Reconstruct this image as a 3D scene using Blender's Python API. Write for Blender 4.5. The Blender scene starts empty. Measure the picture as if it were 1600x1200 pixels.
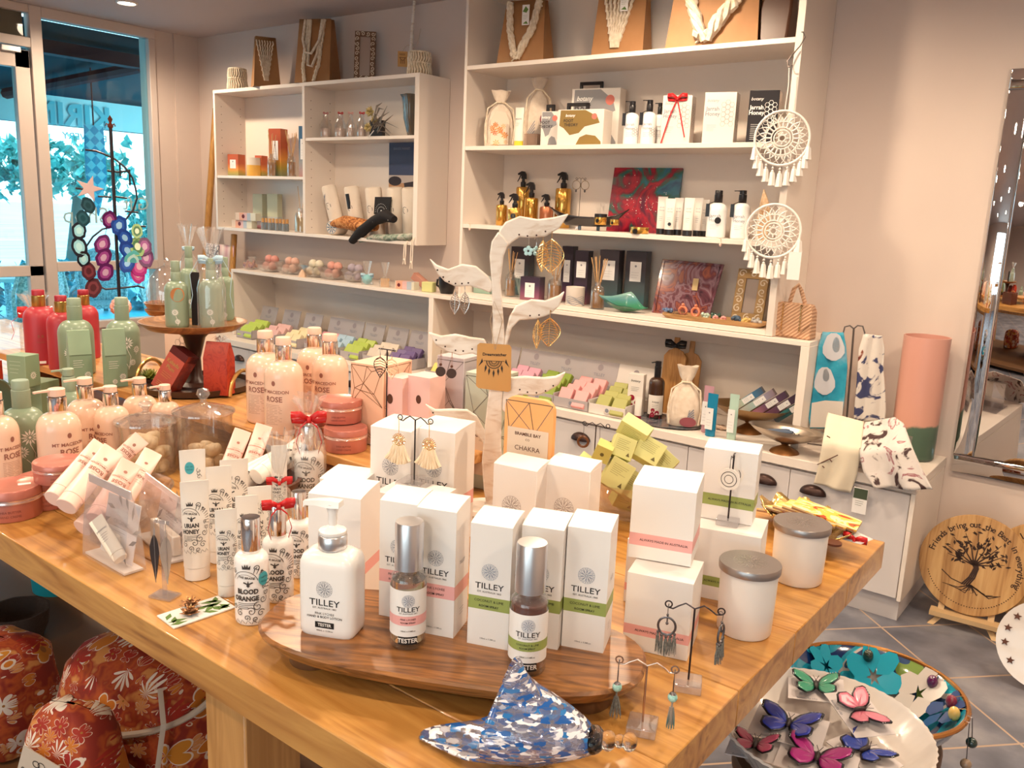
import bpy,math,random
from math import sin,cos,pi,hypot,atan2,sqrt
rad=math.pi and(lambda d:d*math.pi/180)
from mathutils import Vector,Matrix
random.seed(7)
SC=bpy.context.scene
COL=SC.collection
# camera
F=1329.44
HC=1.5
def _rot(a,b,c):
 Rx=Matrix(((1,0,0),(0,cos(a),-sin(a)),(0,sin(a),cos(a))))
 Ry=Matrix(((cos(b),0,sin(b)),(0,1,0),(-sin(b),0,cos(b))))
 Rz=Matrix(((cos(c),-sin(c),0),(sin(c),cos(c),0),(0,0,1)))
 return Rz@Rx@Ry
RC=_rot(0.20277766,0.65320275,0.04210806)
CAM=Vector((0,0,HC))
def _w(v):return Vector((v[0],v[2],-v[1]))
ax,ay,az=_w(RC[0]),-_w(RC[1]),-_w(RC[2])
cam=bpy.data.cameras.new('camera');cam.sensor_width=36;cam.lens=F/1600*36
cam.clip_start=0.02;cam.clip_end=400
co=bpy.data.objects.new('camera',cam);COL.objects.link(co)
m4=Matrix((ax,ay,az)).transposed().to_4x4();m4.translation=CAM
co.matrix_world=m4
SC.camera=co
# light and exposure
SC.view_settings.view_transform='Standard';SC.view_settings.look='None'
SC.view_settings.gamma=1;SC.view_settings.exposure=0.1
SC.view_settings.use_curve_mapping=False
SC.cycles.use_denoising=True
SC.cycles.max_bounces=8;SC.cycles.transparent_max_bounces=16;SC.cycles.transmission_bounces=8
SC.cycles.caustics_reflective=False;SC.cycles.caustics_refractive=False
SC.cycles.sample_clamp_indirect=4.0
wd=bpy.data.worlds.new('sky');SC.world=wd;wd.use_nodes=True
nt=wd.node_tree;bg=nt.nodes['Background']
tc=nt.nodes.new('ShaderNodeTexCoord');sx=nt.nodes.new('ShaderNodeSeparateXYZ')
rp=nt.nodes.new('ShaderNodeValToRGB')
nt.links.new(tc.outputs['Generated'],sx.inputs[0]);nt.links.new(sx.outputs[2],rp.inputs[0])
rp.color_ramp.elements[0].position=0.0;rp.color_ramp.elements[0].color=(0.80,0.98,1.0,1)
rp.color_ramp.elements[1].position=0.6;rp.color_ramp.elements[1].color=(0.45,0.78,1.0,1)
nt.links.new(rp.outputs[0],bg.inputs[0]);bg.inputs[1].default_value=3.3
XW,YW,ZC=-6.0,3.81,2.64
XR,YF=2.6,-3.4
WARM=(1.0,0.785,0.56)
DOWN=[(-1.75,2.95,15),(-0.62,2.35,12),(-3.0,2.35,17),(-4.45,2.75,16),(-1.3,1.35,9.5),(-2.5,1.2,10),(-3.9,1.3,14),(-0.1,0.3,9),(-1.5,-0.3,11),(-3.2,-0.3,14),(0.3,2.4,18),(1.5,0.2,12),(0.2,-1.6,15),(-2.2,-1.9,15),(1.3,3.0,8),(-4.9,0.2,12)]
# pixel -> point on a plane of the place
def ray(u,v):
 c=Vector(((u-800)/F,(v-600)/F,1));w=RC.transposed()@c
 return _w(w)
def PZ(u,v,z):
 r=ray(u,v);return CAM+r*((z-HC)/r.z)
def PY(u,v,y):
 r=ray(u,v);return CAM+r*(y/r.y)
def PX(u,v,x):
 r=ray(u,v);return CAM+r*(x/r.x)
def proj(p):
 d=Vector(p)-CAM;w=RC@Vector((d.x,-d.z,d.y));return 800+F*w.x/w.z,600+F*w.y/w.z,w.z
def HT(p,v):
 """height above p at which the plumb line through p meets image row v"""
 lo,hi=-1.0,3.0
 for _ in range(40):
  m=(lo+hi)/2
  if proj((p[0],p[1],p[2]+m))[1]>v:lo=m
  else:hi=m
 return lo
def PM(p):return F/proj(p)[2]
def toward(p,extra=0.0):
 return atan2(CAM.y-p[1],CAM.x-p[0])+pi/2+rad(extra)
 # materials
MATS={}
def mat(name,col=(.8,.8,.8),rough=.5,metal=0,trans=0,ior=1.45,emit=0,alpha=1,coat=0,bump=0,bs=60,spec=.5,sheen=0,emc=None):
 if name in MATS:return MATS[name]
 m=bpy.data.materials.new(name);m.use_nodes=True
 b=m.node_tree.nodes['Principled BSDF'];i=b.inputs
 i['Base Color'].default_value=(*col,1);i['Roughness'].default_value=rough
 i['Metallic'].default_value=metal;i['Transmission Weight'].default_value=trans
 i['IOR'].default_value=ior;i['Alpha'].default_value=alpha;i['Coat Weight'].default_value=coat
 i['Specular IOR Level'].default_value=spec
 i['Sheen Weight'].default_value=sheen
 if emit:i['Emission Color'].default_value=(*(emc or col),1);i['Emission Strength'].default_value=emit
 if bump:
  n=m.node_tree.nodes.new('ShaderNodeTexNoise');n.inputs['Scale'].default_value=bs
  t=m.node_tree.nodes.new('ShaderNodeTexCoord');m.node_tree.links.new(t.outputs['Object'],n.inputs['Vector'])
  q=m.node_tree.nodes.new('ShaderNodeBump');q.inputs['Strength'].default_value=bump;q.inputs['Distance'].default_value=.01
  m.node_tree.links.new(n.outputs[0],q.inputs['Height']);m.node_tree.links.new(q.outputs[0],i['Normal'])
 MATS[name]=m;return m
def nodes(m):return m.node_tree.nodes,m.node_tree.links,m.node_tree.nodes['Principled BSDF']
def ramp_node(N,stops,interp='LINEAR'):
 r=N.new('ShaderNodeValToRGB');cr=r.color_ramp;cr.interpolation=interp
 while len(cr.elements)<len(stops):cr.elements.new(0.5)
 for e,(p,c)in zip(cr.elements,stops):e.position=p;e.color=(*c,1)
 return r
def nmat(name,stops,scale=5,rough=.5,stretch=(1,1,1),detail=4,dist=0,kind='noise',metal=0,coat=0,bump=0,interp='LINEAR',trans=0,rot=(0,0,0),alpha=1,coord='Object'):
 if name in MATS:return MATS[name]
 m=mat(name,rough=rough,metal=metal,coat=coat,trans=trans,alpha=alpha);N,L,b=nodes(m)
 t=N.new('ShaderNodeTexCoord');mp=N.new('ShaderNodeMapping');mp.inputs['Scale'].default_value=stretch;mp.inputs['Rotation'].default_value=rot
 L.new(t.outputs[coord],mp.inputs[0])
 if kind=='noise':
  n=N.new('ShaderNodeTexNoise');n.inputs['Detail'].default_value=detail;n.inputs['Distortion'].default_value=dist;out=n.outputs[0]
 elif kind=='voronoi':
  n=N.new('ShaderNodeTexVoronoi');n.feature='F1';out=n.outputs['Color']
 elif kind=='edge':
  n=N.new('ShaderNodeTexVoronoi');n.feature='DISTANCE_TO_EDGE';out=n.outputs['Distance']
 else:
  n=N.new('ShaderNodeTexWave');n.inputs['Distortion'].default_value=dist;n.inputs['Detail'].default_value=detail;n.bands_direction=kind[-1].upper();out=n.outputs['Color']
  n.inputs['Detail Scale'].default_value=1.5
 n.inputs['Scale'].default_value=scale
 L.new(mp.outputs[0],n.inputs['Vector'])
 r=ramp_node(N,stops,interp);L.new(out,r.inputs[0]);L.new(r.outputs[0],b.inputs['Base Color'])
 if bump:
  q=N.new('ShaderNodeBump');q.inputs['Strength'].default_value=bump;q.inputs['Distance'].default_value=.01
  L.new(out,q.inputs['Height']);L.new(q.outputs[0],b.inputs['Normal'])
 return m
def gmat(name,stops,axis=2,lo=0,hi=1,rough=.5,noise=0,nscale=8,trans=0,metal=0,interp='LINEAR',coat=0):
 """colour bands along a local axis from lo to hi (the dye or print of the thing)"""
 if name in MATS:return MATS[name]
 m=mat(name,rough=rough,trans=trans,metal=metal,coat=coat);N,L,b=nodes(m)
 t=N.new('ShaderNodeTexCoord');s=N.new('ShaderNodeSeparateXYZ');L.new(t.outputs['Object'],s.inputs[0])
 mr=N.new('ShaderNodeMapRange');mr.inputs[1].default_value=lo;mr.inputs[2].default_value=hi
 src=s.outputs[axis]
 if noise:
  n=N.new('ShaderNodeTexNoise');n.inputs['Scale'].default_value=nscale;L.new(t.outputs['Object'],n.inputs['Vector'])
  a=N.new('ShaderNodeMath');a.operation='MULTIPLY_ADD';a.inputs[1].default_value=noise;L.new(n.outputs[0],a.inputs[0]);L.new(src,a.inputs[2]);src=a.outputs[0]
 L.new(src,mr.inputs[0]);r=ramp_node(N,stops,interp);L.new(mr.outputs[0],r.inputs[0]);L.new(r.outputs[0],b.inputs['Base Color'])
 return m
def woodmat(name,dark,light,scale=3,stretch=(1,12,12),rough=.4,bump=.05,coat=.2,dist=3):
 return nmat(name,[(0.25,dark),(0.5,tuple((a+b)/2 for a,b in zip(dark,light))),(0.72,light)],scale=scale,rough=rough,stretch=stretch,detail=6,dist=dist,coat=coat,bump=bump)
def glassmat(name,col=(1,1,1),rough=.02,ior=1.45):
 """clear glass that lets light through without caustics"""
 if name in MATS:return MATS[name]
 m=mat(name,col,rough=rough,trans=1,ior=ior);return m
def thinmat(name,tint=(1,1,1),gloss=.12,rough=.03,dens=0.0,col=(1,1,1)):
 """cellophane, window panes, thin clear plastic: mostly see-through plus a clear reflection and a little milky haze"""
 if name in MATS:return MATS[name]
 m=bpy.data.materials.new(name);m.use_nodes=True;N=m.node_tree.nodes;L=m.node_tree.links
 N.remove(N['Principled BSDF']);o=N['Material Output']
 t=N.new('ShaderNodeBsdfTransparent');t.inputs[0].default_value=(*tint,1)
 g=N.new('ShaderNodeBsdfGlossy');g.inputs['Roughness'].default_value=rough
 d=N.new('ShaderNodeBsdfDiffuse');d.inputs[0].default_value=(*col,1)
 fr=N.new('ShaderNodeLayerWeight');fr.inputs[0].default_value=.35
 a=N.new('ShaderNodeMath');a.operation='MULTIPLY_ADD';a.inputs[1].default_value=.75;a.inputs[2].default_value=gloss;L.new(fr.outputs['Facing'],a.inputs[0])
 m1=N.new('ShaderNodeMixShader');m1.inputs[0].default_value=dens;L.new(t.outputs[0],m1.inputs[1]);L.new(d.outputs[0],m1.inputs[2])
 m2=N.new('ShaderNodeMixShader');L.new(a.outputs[0],m2.inputs[0]);L.new(m1.outputs[0],m2.inputs[1]);L.new(g.outputs[0],m2.inputs[2])
 a2=N.new('ShaderNodeMath');a2.operation='MULTIPLY';a2.inputs[1].default_value=.6;L.new(a.outputs[0],a2.inputs[0]);L.new(a2.outputs[0],m2.inputs[0])
 L.new(m2.outputs[0],o.inputs[0]);MATS[name]=m;return m
 # geometry collector: everything added becomes ONE mesh object
class G:
 def __init__(s):s.v=[];s.f=[];s.m=[];s.k=0;s.T=Matrix.Identity(4)
 def mat(s,k):s.k=k;return s
 def at(s,loc=(0,0,0),rz=0,rx=0,ry=0,sc=1):
  s.T=Matrix.Translation(loc)@Matrix.Rotation(rz,4,'Z')@Matrix.Rotation(ry,4,'Y')@Matrix.Rotation(rx,4,'X')@Matrix.Scale(sc,4);return s
 def add(s,vs,fs):
  n=len(s.v);s.v+=[s.T@Vector(p)for p in vs]
  s.f+=[[n+i for i in f]for f in fs];s.m+=[s.k]*len(fs);return s
 def box(s,x0,x1,y0,y1,z0,z1):
  return s.add([(x0,y0,z0),(x1,y0,z0),(x1,y1,z0),(x0,y1,z0),(x0,y0,z1),(x1,y0,z1),(x1,y1,z1),(x0,y1,z1)],[(0,3,2,1),(4,5,6,7),(0,1,5,4),(1,2,6,5),(2,3,7,6),(3,0,4,7)])
 def cbox(s,c,d):return s.box(c[0]-d[0]/2,c[0]+d[0]/2,c[1]-d[1]/2,c[1]+d[1]/2,c[2]-d[2]/2,c[2]+d[2]/2)
 def loft(s,rings,closed=True,cap0=True,cap1=True):
  n=len(rings[0]);vs=[p for r in rings for p in r];fs=[]
  for j in range(len(rings)-1):
   for i in range(n if closed else n-1):
    a,b=j*n+i,j*n+(i+1)%n;fs.append((a,b,b+n,a+n))
  if closed and cap0:fs.append(tuple(range(n-1,-1,-1)))
  if closed and cap1:fs.append(tuple(range((len(rings)-1)*n,len(rings)*n)))
  return s.add(vs,fs)
 def lathe(s,prof,n=24,sx=1,sy=1,c=(0,0),sq=2.0,cap=True,wob=0,wn=6):
  """profile [(r,z)...] bottom to top; sq>2 makes a rounded square section; wob ripples the rim"""
  rings=[]
  for r,z in prof:
   ring=[]
   for i in range(n):
    t=2*pi*i/n+(pi/n if sq>2 else 0);ct,st=cos(t),sin(t)
    k=(abs(ct)**sq+abs(st)**sq)**(-1/sq)if sq!=2 else 1
    k*=1+wob*cos(wn*t)
    ring.append((c[0]+max(r,1e-5)*k*ct*sx,c[1]+max(r,1e-5)*k*st*sy,z))
   rings.append(ring)
  return s.loft(rings,cap0=cap,cap1=cap)
 def cyl(s,p0,p1,r0,r1=None,n=12):
  return s.tube([p0,p1],[r0,r0 if r1 is None else r1],n)
 def tube(s,pts,r,n=8,flat=1.0,closed=False):
  pts=[Vector(p)for p in pts];k=len(pts)
  if not isinstance(r,(list,tuple)):r=[r]*k
  rings=[];up=None
  for i,p in enumerate(pts):
   if closed:t=pts[(i+1)%k]-pts[i-1]
   else:t=pts[min(i+1,k-1)]-pts[max(i-1,0)]
   t=t.normalized()if t.length>1e-9 else Vector((0,0,1))
   if up is None:
    a=Vector((0,0,1))if abs(t.z)<.9 else Vector((0,1,0))
    up=(a-t*a.dot(t)).normalized()
   else:
    up=up-t*up.dot(t);up=up.normalized()if up.length>1e-6 else t.orthogonal().normalized()
   sd=t.cross(up)
   rings.append([p+up*(cos(2*pi*j/n)*r[i]*flat)+sd*(sin(2*pi*j/n)*r[i])for j in range(n)])
  if closed:rings.append(rings[0]);return s.loft(rings,cap0=False,cap1=False)
  return s.loft(rings)
 def ball(s,c,r,n=12,m=8,sz=1,sx=1,sy=1):
  vs=[];
  prof=[(r*sin(pi*j/m),-r*sz*cos(pi*j/m))for j in range(m+1)]
  T=s.T;s.T=T@Matrix.Translation(c)@Matrix.Diagonal((sx,sy,1,1));s.lathe(prof,n,cap=False);s.T=T;return s
 def prism(s,pts,z0,z1):
  """outline in local x,y pushed from z0 to z1"""
  return s.loft([[(x,y,z0)for x,y in pts],[(x,y,z1)for x,y in pts]])
 def plate(s,pts,y0,y1):
  """outline in local x,z with thickness along y"""
  a=[(x,y0,z)for x,z in pts];b=[(x,y1,z)for x,z in pts];n=len(pts)
  return s.add(a+b,[tuple(range(n)),tuple(range(2*n-1,n-1,-1))]+[(i,i+n,(i+1)%n+n,(i+1)%n)for i in range(n)])
 def grid(s,fn,nu,nv,wrapu=False):
  vs=[fn(i/(nu if wrapu else nu-1),j/(nv-1))for j in range(nv)for i in range(nu)];fs=[]
  for j in range(nv-1):
   for i in range(nu if wrapu else nu-1):
    a,b=j*nu+i,j*nu+(i+1)%nu;fs.append((a,b,b+nu,a+nu))
  return s.add(vs,fs)
 def text(s,t,size,loc=(0,0,0),plane='xz',cyl=None,phi=0,bold=0,shear=0,rz=0,align='CENTER',sx=1.0):
  """flat lettering; plane xz faces -Y. cyl=(radius) wraps it round a vertical cylinder facing -Y at angle phi"""
  vs,fs=textgeo(t,bold,align)
  out=[]
  for x,y in vs:
   x,y=(x*sx+y*shear)*size,y*size
   if rz:x,y=x*cos(rz)-y*sin(rz),x*sin(rz)+y*cos(rz)
   if cyl:
    a=x/cyl+phi-pi/2;out.append((loc[0]+cyl*cos(a),loc[1]+cyl*sin(a),loc[2]+y))
   elif plane=='xz':out.append((loc[0]+x,loc[1],loc[2]+y))
   elif plane=='xy':out.append((loc[0]+x,loc[1]+y,loc[2]))
   elif plane=='yz':out.append((loc[0],loc[1]+x,loc[2]+y))
  return s.add(out,fs)
 def mk(s,name,mats,parent=None,smooth=40,bevel=0,seg=2,sub=0,solid=0,**tags):
  me=bpy.data.meshes.new(name);me.from_pydata([tuple(v)for v in s.v],[],s.f)
  if not isinstance(mats,(list,tuple)):mats=[mats]
  for q in mats:me.materials.append(q)
  if len(mats)>1:me.polygons.foreach_set('material_index',s.m)
  me.validate()
  if smooth:
   me.polygons.foreach_set('use_smooth',[True]*len(me.polygons))
   me.set_sharp_from_angle(angle=rad(smooth))
  o=bpy.data.objects.new(name,me);COL.objects.link(o)
  if parent:o.parent=parent
  if solid:q=o.modifiers.new('solid','SOLIDIFY');q.thickness=solid;q.offset=0
  if bevel:q=o.modifiers.new('bevel','BEVEL');q.width=bevel;q.segments=seg;q.limit_method='ANGLE';q.angle_limit=rad(40)
  if sub:q=o.modifiers.new('sub','SUBSURF');q.levels=sub;q.render_levels=sub
  for k,v in tags.items():o[k]=v
  return o
_TX={}
def textgeo(t,bold=0,align='CENTER'):
 key=(t,bold,align)
 if key not in _TX:
  c=bpy.data.curves.new('t','FONT');c.body=t;c.size=1;c.align_x=align;c.align_y='CENTER';c.offset=bold;c.resolution_u=2
  o=bpy.data.objects.new('t',c);COL.objects.link(o)
  bpy.context.view_layer.update()
  me=bpy.data.meshes.new_from_object(o.evaluated_get(bpy.context.evaluated_depsgraph_get()))
  _TX[key]=([(v.co.x,v.co.y)for v in me.vertices],[list(p.vertices)for p in me.polygons])
  bpy.data.objects.remove(o);bpy.data.curves.remove(c);bpy.data.meshes.remove(me)
 return _TX[key]
def thing(name,label,cat,loc=(0,0,0),rz=0,group=None,rx=0,ry=0):
 o=bpy.data.objects.new(name,None);COL.objects.link(o);o.empty_display_size=.02
 o.location=loc;o.rotation_euler=(rx,ry,rz);o['label']=label;o['category']=cat
 if group:o['group']=group
 return o
def tag(o,label,cat,group=None,loc=None,rz=None,kind=None):
 o['label']=label;o['category']=cat
 if group:o['group']=group
 if kind:o['kind']=kind
 if loc is not None:o.location=loc
 if rz is not None:o.rotation_euler=(0,0,rz)
 return o
def struct(g,name,m,**k):return g.mk(name,m,kind='structure',**k)
def dup(root,loc,rz=None,label=None,group=None,rot=None,scale=None):
 """a copy of a thing with copies of its parts and their sub-parts"""
 r=root.copy();COL.objects.link(r);r.location=loc
 if rz is not None:r.rotation_euler=(0,0,rz)
 if rot is not None:r.rotation_euler=rot
 if scale is not None:r.scale=(scale,)*3 if not isinstance(scale,tuple)else scale
 if label:r['label']=label
 if group:r['group']=group
 for ch in list(root.children):
  c=ch.copy();COL.objects.link(c);c.parent=r
  for gg in ch.children:
   d=gg.copy();COL.objects.link(d);d.parent=c
 return r
 # palette
white_lam=mat('white_laminate',(.80,.71,.635),rough=.35,bump=.02,bs=200)
wall_paint=nmat('wall_paint',[(.3,(.63,.515,.455)),(.7,(.66,.54,.475))],scale=3,rough=.7)
ceil_paint=nmat('ceiling_paint',[(.3,(.52,.44,.42)),(.7,(.54,.46,.44))],scale=2,rough=.8)
alu=mat('painted_frame',(.62,.52,.47),rough=.4)
black=mat('black_plastic',(.012,.010,.012),rough=.3)
dark_metal=mat('dark_metal',(.05,.04,.045),rough=.35,metal=.9)
chrome=mat('chrome',(.80,.78,.78),rough=.12,metal=1)
steel=mat('brushed_steel',(.62,.60,.60),rough=.28,metal=1)
gold=mat('gold_metal',(.85,.55,.22),rough=.22,metal=1)
white_card=mat('white_card',(.82,.79,.77),rough=.45,bump=.01)
white_pl=mat('white_plastic',(.86,.84,.83),rough=.22,coat=.3)
ink=mat('black_ink',(.015,.013,.015),rough=.5)
grey_ink=mat('grey_ink',(.23,.24,.29),rough=.5)
brown_ink=mat('brown_ink',(.10,.035,.02),rough=.6)
white_ink=mat('white_ink',(.85,.82,.78),rough=.5)
gold_ink=mat('gold_ink',(.75,.45,.18),rough=.3,metal=.6)
clear=glassmat('clear_glass')
cello=thinmat('cellophane',gloss=.10,dens=.10)
pane=thinmat('window_glass',tint=(.80,.97,1.0),gloss=.03,rough=.01)
acrylic=thinmat('clear_acrylic',tint=(.93,.91,.93),gloss=.22,rough=.06,dens=.10,col=(.9,.88,.9))
table_wood=nmat('golden_table_wood',[(.28,(.22,.08,.014)),(.42,(.42,.185,.04)),(.58,(.55,.28,.075)),(.74,(.33,.13,.025))],scale=2.6,rough=.32,stretch=(.7,7,7),detail=8,dist=1.9,coat=.35)
end_wood=nmat('end_grain_wood',[(.2,(.20,.075,.02)),(.5,(.38,.17,.05)),(.8,(.27,.11,.03))],scale=9,rough=.45,stretch=(1,1,3),detail=6,dist=2.5,coat=.1)
# room
g=G();g.box(XW-.3,XR+.2,YF-.2,YW+.2,-.12,0)
fl=mat('slate_tiles',rough=.42,coat=.1);N,L,b=nodes(fl)
t=N.new('ShaderNodeTexCoord');mp=N.new('ShaderNodeMapping');mp.inputs['Rotation'].default_value=(0,0,rad(43.2));mp.inputs['Location'].default_value=(.195,-.1067,0)
L.new(t.outputs['Object'],mp.inputs[0])
br=N.new('ShaderNodeTexBrick');br.offset=0.0;br.squash=1
br.inputs['Scale'].default_value=1;br.inputs['Mortar Size'].default_value=.004;br.inputs['Brick Width'].default_value=.361;br.inputs['Row Height'].default_value=.361;br.inputs['Mortar Smooth'].default_value=.1
L.new(mp.outputs[0],br.inputs['Vector'])
n=N.new('ShaderNodeTexNoise');n.inputs['Scale'].default_value=4.5;n.inputs['Detail'].default_value=8;L.new(t.outputs['Object'],n.inputs['Vector'])
r=ramp_node(N,[(.3,(.085,.088,.112)),(.5,(.15,.152,.185)),(.68,(.26,.255,.28))]);L.new(n.outputs[0],r.inputs[0])
L.new(r.outputs[0],br.inputs['Color1']);L.new(r.outputs[0],br.inputs['Color2']);br.inputs['Mortar'].default_value=(.42,.30,.22,1)
L.new(br.outputs['Color'],b.inputs['Base Color'])
q=N.new('ShaderNodeBump');q.inputs['Strength'].default_value=.15;q.inputs['Distance'].default_value=.01;L.new(n.outputs[0],q.inputs['Height']);L.new(q.outputs[0],b.inputs['Normal'])
FLM=mp
struct(g,'floor',fl)
g=G();g.box(XW-.3,XR+.2,YF-.2,YW+.2,ZC,ZC+.1);struct(g,'ceiling',ceil_paint)
g=G();g.box(XW-.3,XR+.2,YW,YW+.15,0,ZC);struct(g,'wall_back',wall_paint)
g=G();g.box(XR,XR+.15,YF,YW,0,ZC);struct(g,'wall_right',wall_paint)  # unseen wall, closes the room against blue fill light
g=G();g.box(XW-.3,XR,YF-.15,YF,0,.5);g.box(XW-.3,XR,YF-.15,YF,2.35,ZC);g.box(XW-.3,-1.6,YF-.15,YF,.5,2.35)  # unseen shop front, left half kept solid to cut blue daylight
for x in(.3,2.45):g.box(x-.08,x+.08,YF-.12,YF,.5,2.35)
struct(g,'wall_front',alu)
g=G();g.box(XW-.2,XW,3.475,YW,0,ZC);g.box(XW-.2,XW+.02,3.62,YW,0,ZC)
g.box(XW-.2,XW,2.70,3.475,0,.57)
struct(g,'wall_left',wall_paint)
g=G()
g.box(XW-.06,XW+.02,2.625,2.70,0,ZC)
g.box(XW-.06,XW+.02,2.70,3.475,2.575,ZC)
g.box(XW-.06,XW+.02,3.425,3.475,.57,2.575)
g.box(XW-.06,XW+.02,2.70,3.425,.955,1.02)
g.box(XW-.06,XW+.03,2.70,3.425,.55,.60)
wf=struct(g,'window_1',alu,bevel=.004)
g=G();g.box(XW-.03,XW-.022,2.70,3.425,.60,.955);g.box(XW-.03,XW-.022,2.70,3.425,1.02,2.575);g.mk('pane',pane,wf)
g=G()
for s_,z_,y_,sz in(('Gift',1.42,3.30,.13),('Shop',1.33,2.93,.16)):
 vs,fs=textgeo(s_,.0);g.add([(XW-.018,y_-x*sz,z_+y*sz)for x,y in vs],fs)
g.mk('lettering',mat('window_letters',(.35,.5,.52),rough=.5),wf)
g=G()
g.box(XW-.06,XW+.02,.44,2.625,2.38,2.44);g.box(XW-.06,XW+.02,.44,2.625,2.59,ZC)
g.box(XW-.06,XW+.02,.44,.50,0,ZC)
for y0,y1 in((1.55,2.615),(.50,1.54)):
 g.box(XW-.05,XW+.01,y0,y0+.09,.02,2.36);g.box(XW-.05,XW+.01,y1-.09,y1,.02,2.36)
 g.box(XW-.05,XW+.01,y0,y1,2.25,2.36);g.box(XW-.05,XW+.01,y0,y1,.02,.22)
 g.box(XW-.05,XW+.01,y0,y1,.93,1.0)
dr=struct(g,'door_1',alu,bevel=.004)
g=G()
for y0,y1 in((1.64,2.525),(.59,1.45)):g.box(XW-.03,XW-.022,y0,y1,.22,2.25)
g.mk('pane',pane,dr)
g=G();g.box(XW-.03,XW-.022,0.5,2.60,2.44,2.59);g.mk('transom_pane',mat('smoked_glass',(.10,.085,.05),rough=.03,coat=1),dr)
g=G();g.box(XW-.005,XW+.035,2.44,2.56,2.335,2.375);g.mk('door_closer',steel,dr,bevel=.006)
g=G();g.box(XW-.2,XW,YF,.44,0,ZC);struct(g,'wall_left_unseen',wall_paint)  # unseen stretch added as solid wall to hold back blue daylight
lamp_glow=mat('downlight_disc',(1,.88,.70),emit=14,emc=(1,.86,.66))
def downlight(x,y,w,i):
 t=thing('downlight','round recessed ceiling downlight glowing warm white','ceiling light',(x,y,ZC),0,'ceiling downlights of the shop')
 g=G();g.lathe([(.050,-.001),(.052,-.008),(.062,-.006),(.065,.0)],28,cap=False);g.mk('rim',white_lam,t)
 g=G();g.lathe([(.0001,-.004),(.051,-.004)],28,cap=False);g.mk('lens',lamp_glow,t)
 ld=bpy.data.lights.new('downlight_lamp','SPOT');ld.energy=w*4.9;ld.color=WARM;ld.spot_size=rad(168);ld.spot_blend=.6;ld.shadow_soft_size=.05
 lo=bpy.data.objects.new('downlight_lamp',ld);COL.objects.link(lo);lo.location=(0,0,-.03);lo.parent=t
 return t
p=PZ(198,5,ZC-.004)
DOWN[3]=(p.x,p.y,16)
for i,(x,y,w)in enumerate(DOWN):
 dl=downlight(x,y,w,i)
 if i==3:dl['label']='glowing round downlight in the ceiling near the window';
 # outside the window; the cyan cast of daylight is put into these colours
def outmat(n,c,r=.7):return mat(n,c,rough=r)
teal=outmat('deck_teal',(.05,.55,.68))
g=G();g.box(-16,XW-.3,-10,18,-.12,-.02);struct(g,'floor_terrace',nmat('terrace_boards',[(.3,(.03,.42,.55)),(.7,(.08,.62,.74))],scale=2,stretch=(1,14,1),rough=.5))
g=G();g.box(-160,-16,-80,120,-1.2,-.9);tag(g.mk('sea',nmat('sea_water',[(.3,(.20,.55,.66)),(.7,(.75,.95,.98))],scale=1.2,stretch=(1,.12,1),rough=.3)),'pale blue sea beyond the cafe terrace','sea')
t=thing('awning','dark retractable awning with red frame arms outside the window','awning',(XW-.3,4.0,2.3))
def wl(u,v,d):
 return PX(u,v,XW-d)
g=G()
a,b_,c_,d_=wl(40,28,.35),wl(300,88,.35),wl(300,182,1.75),wl(40,150,1.75)
A=Vector((XW-.35,-1.5,2.62));Bv=Vector((XW-.35,8.5,2.62));Cv=Vector((XW-2.6,8.5,2.17));Dv=Vector((XW-2.6,-1.5,2.17))
g.add([A,Bv,Cv,Dv],[(0,1,2,3)]);o=g.mk('canvas',mat('awning_canvas',(.010,.05,.075),rough=.8),t,solid=.01);o.matrix_parent_inverse=t.matrix_world.inverted()
o.location=(-t.location.x,-t.location.y,-t.location.z)
def rel(o,t):o.location=(-t.location.x,-t.location.y,-t.location.z);o.matrix_parent_inverse=Matrix.Identity(4);return o
rel(o,t)
dkred=mat('awning_frame',(.10,.012,.015),rough=.5)
g=G();g.box(XW-.62,XW-.50,-1.5,8.5,2.44,2.53);g.box(XW-2.68,XW-2.55,-1.5,8.5,2.10,2.22);rel(g.mk('front_bar',dkred,t),t)
g=G();g.tube([(XW-.6,3.7,2.46),(XW-2.6,2.9,2.13)],.045,8);rel(g.mk('folding_arm',dkred,t),t)
g=G();g.tube([(XW-2.55,3.0,2.14),(XW-1.2,5.9,2.30)],.04,8);rel(g.mk('folding_arm',dkred,t),t)
g=G();g.tube([(XW-2.5,3.15,2.10),(XW-1.2,5.9,2.25)],.012,6);rel(g.mk('tension_rod',mat('rod',(.5,.6,.62),rough=.4),t),t)
um_m=mat('umbrella_cloth',(.42,.82,.90),rough=.7)
def umbrella(x,y,z,r,lab,txt=None):
 t=thing('cafe_umbrella',lab,'umbrella',(x,y,0),0,None)
 g=G();rings=[]
 for rr,zz in((.02,z+.75),(r*.5,z+.42),(r,z),(r,z-.28)):
  rings.append([(rr*(1.0 if i%2==0 else .995)*cos(2*pi*i/8+.4),rr*sin(2*pi*i/8+.4),zz)for i in range(8)])
 g.loft(rings,cap0=False,cap1=False);g.mk('canopy',um_m,t)
 g=G();g.cyl((0,0,0),(0,0,z+.7),.04);g.mk('pole',mat('pale_pole',(.40,.72,.80),rough=.5),t)
 g=G();g.lathe([(.3,0),(.3,.06),(.08,.1)],16);g.mk('base',mat('pale_pole'),t)
 return t
zt_,zb_=PX(150,158,-7.82).z,PX(150,201,-7.82).z
umbrella(-9.8,2.6,2.95,1.6,'pale blue cafe umbrella with large lettering on its valance')
umbrella(-9.8,8.2,2.95,1.5,'pale blue cafe umbrella on the right of the window view')
u0=SC.objects['cafe_umbrella']
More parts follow.
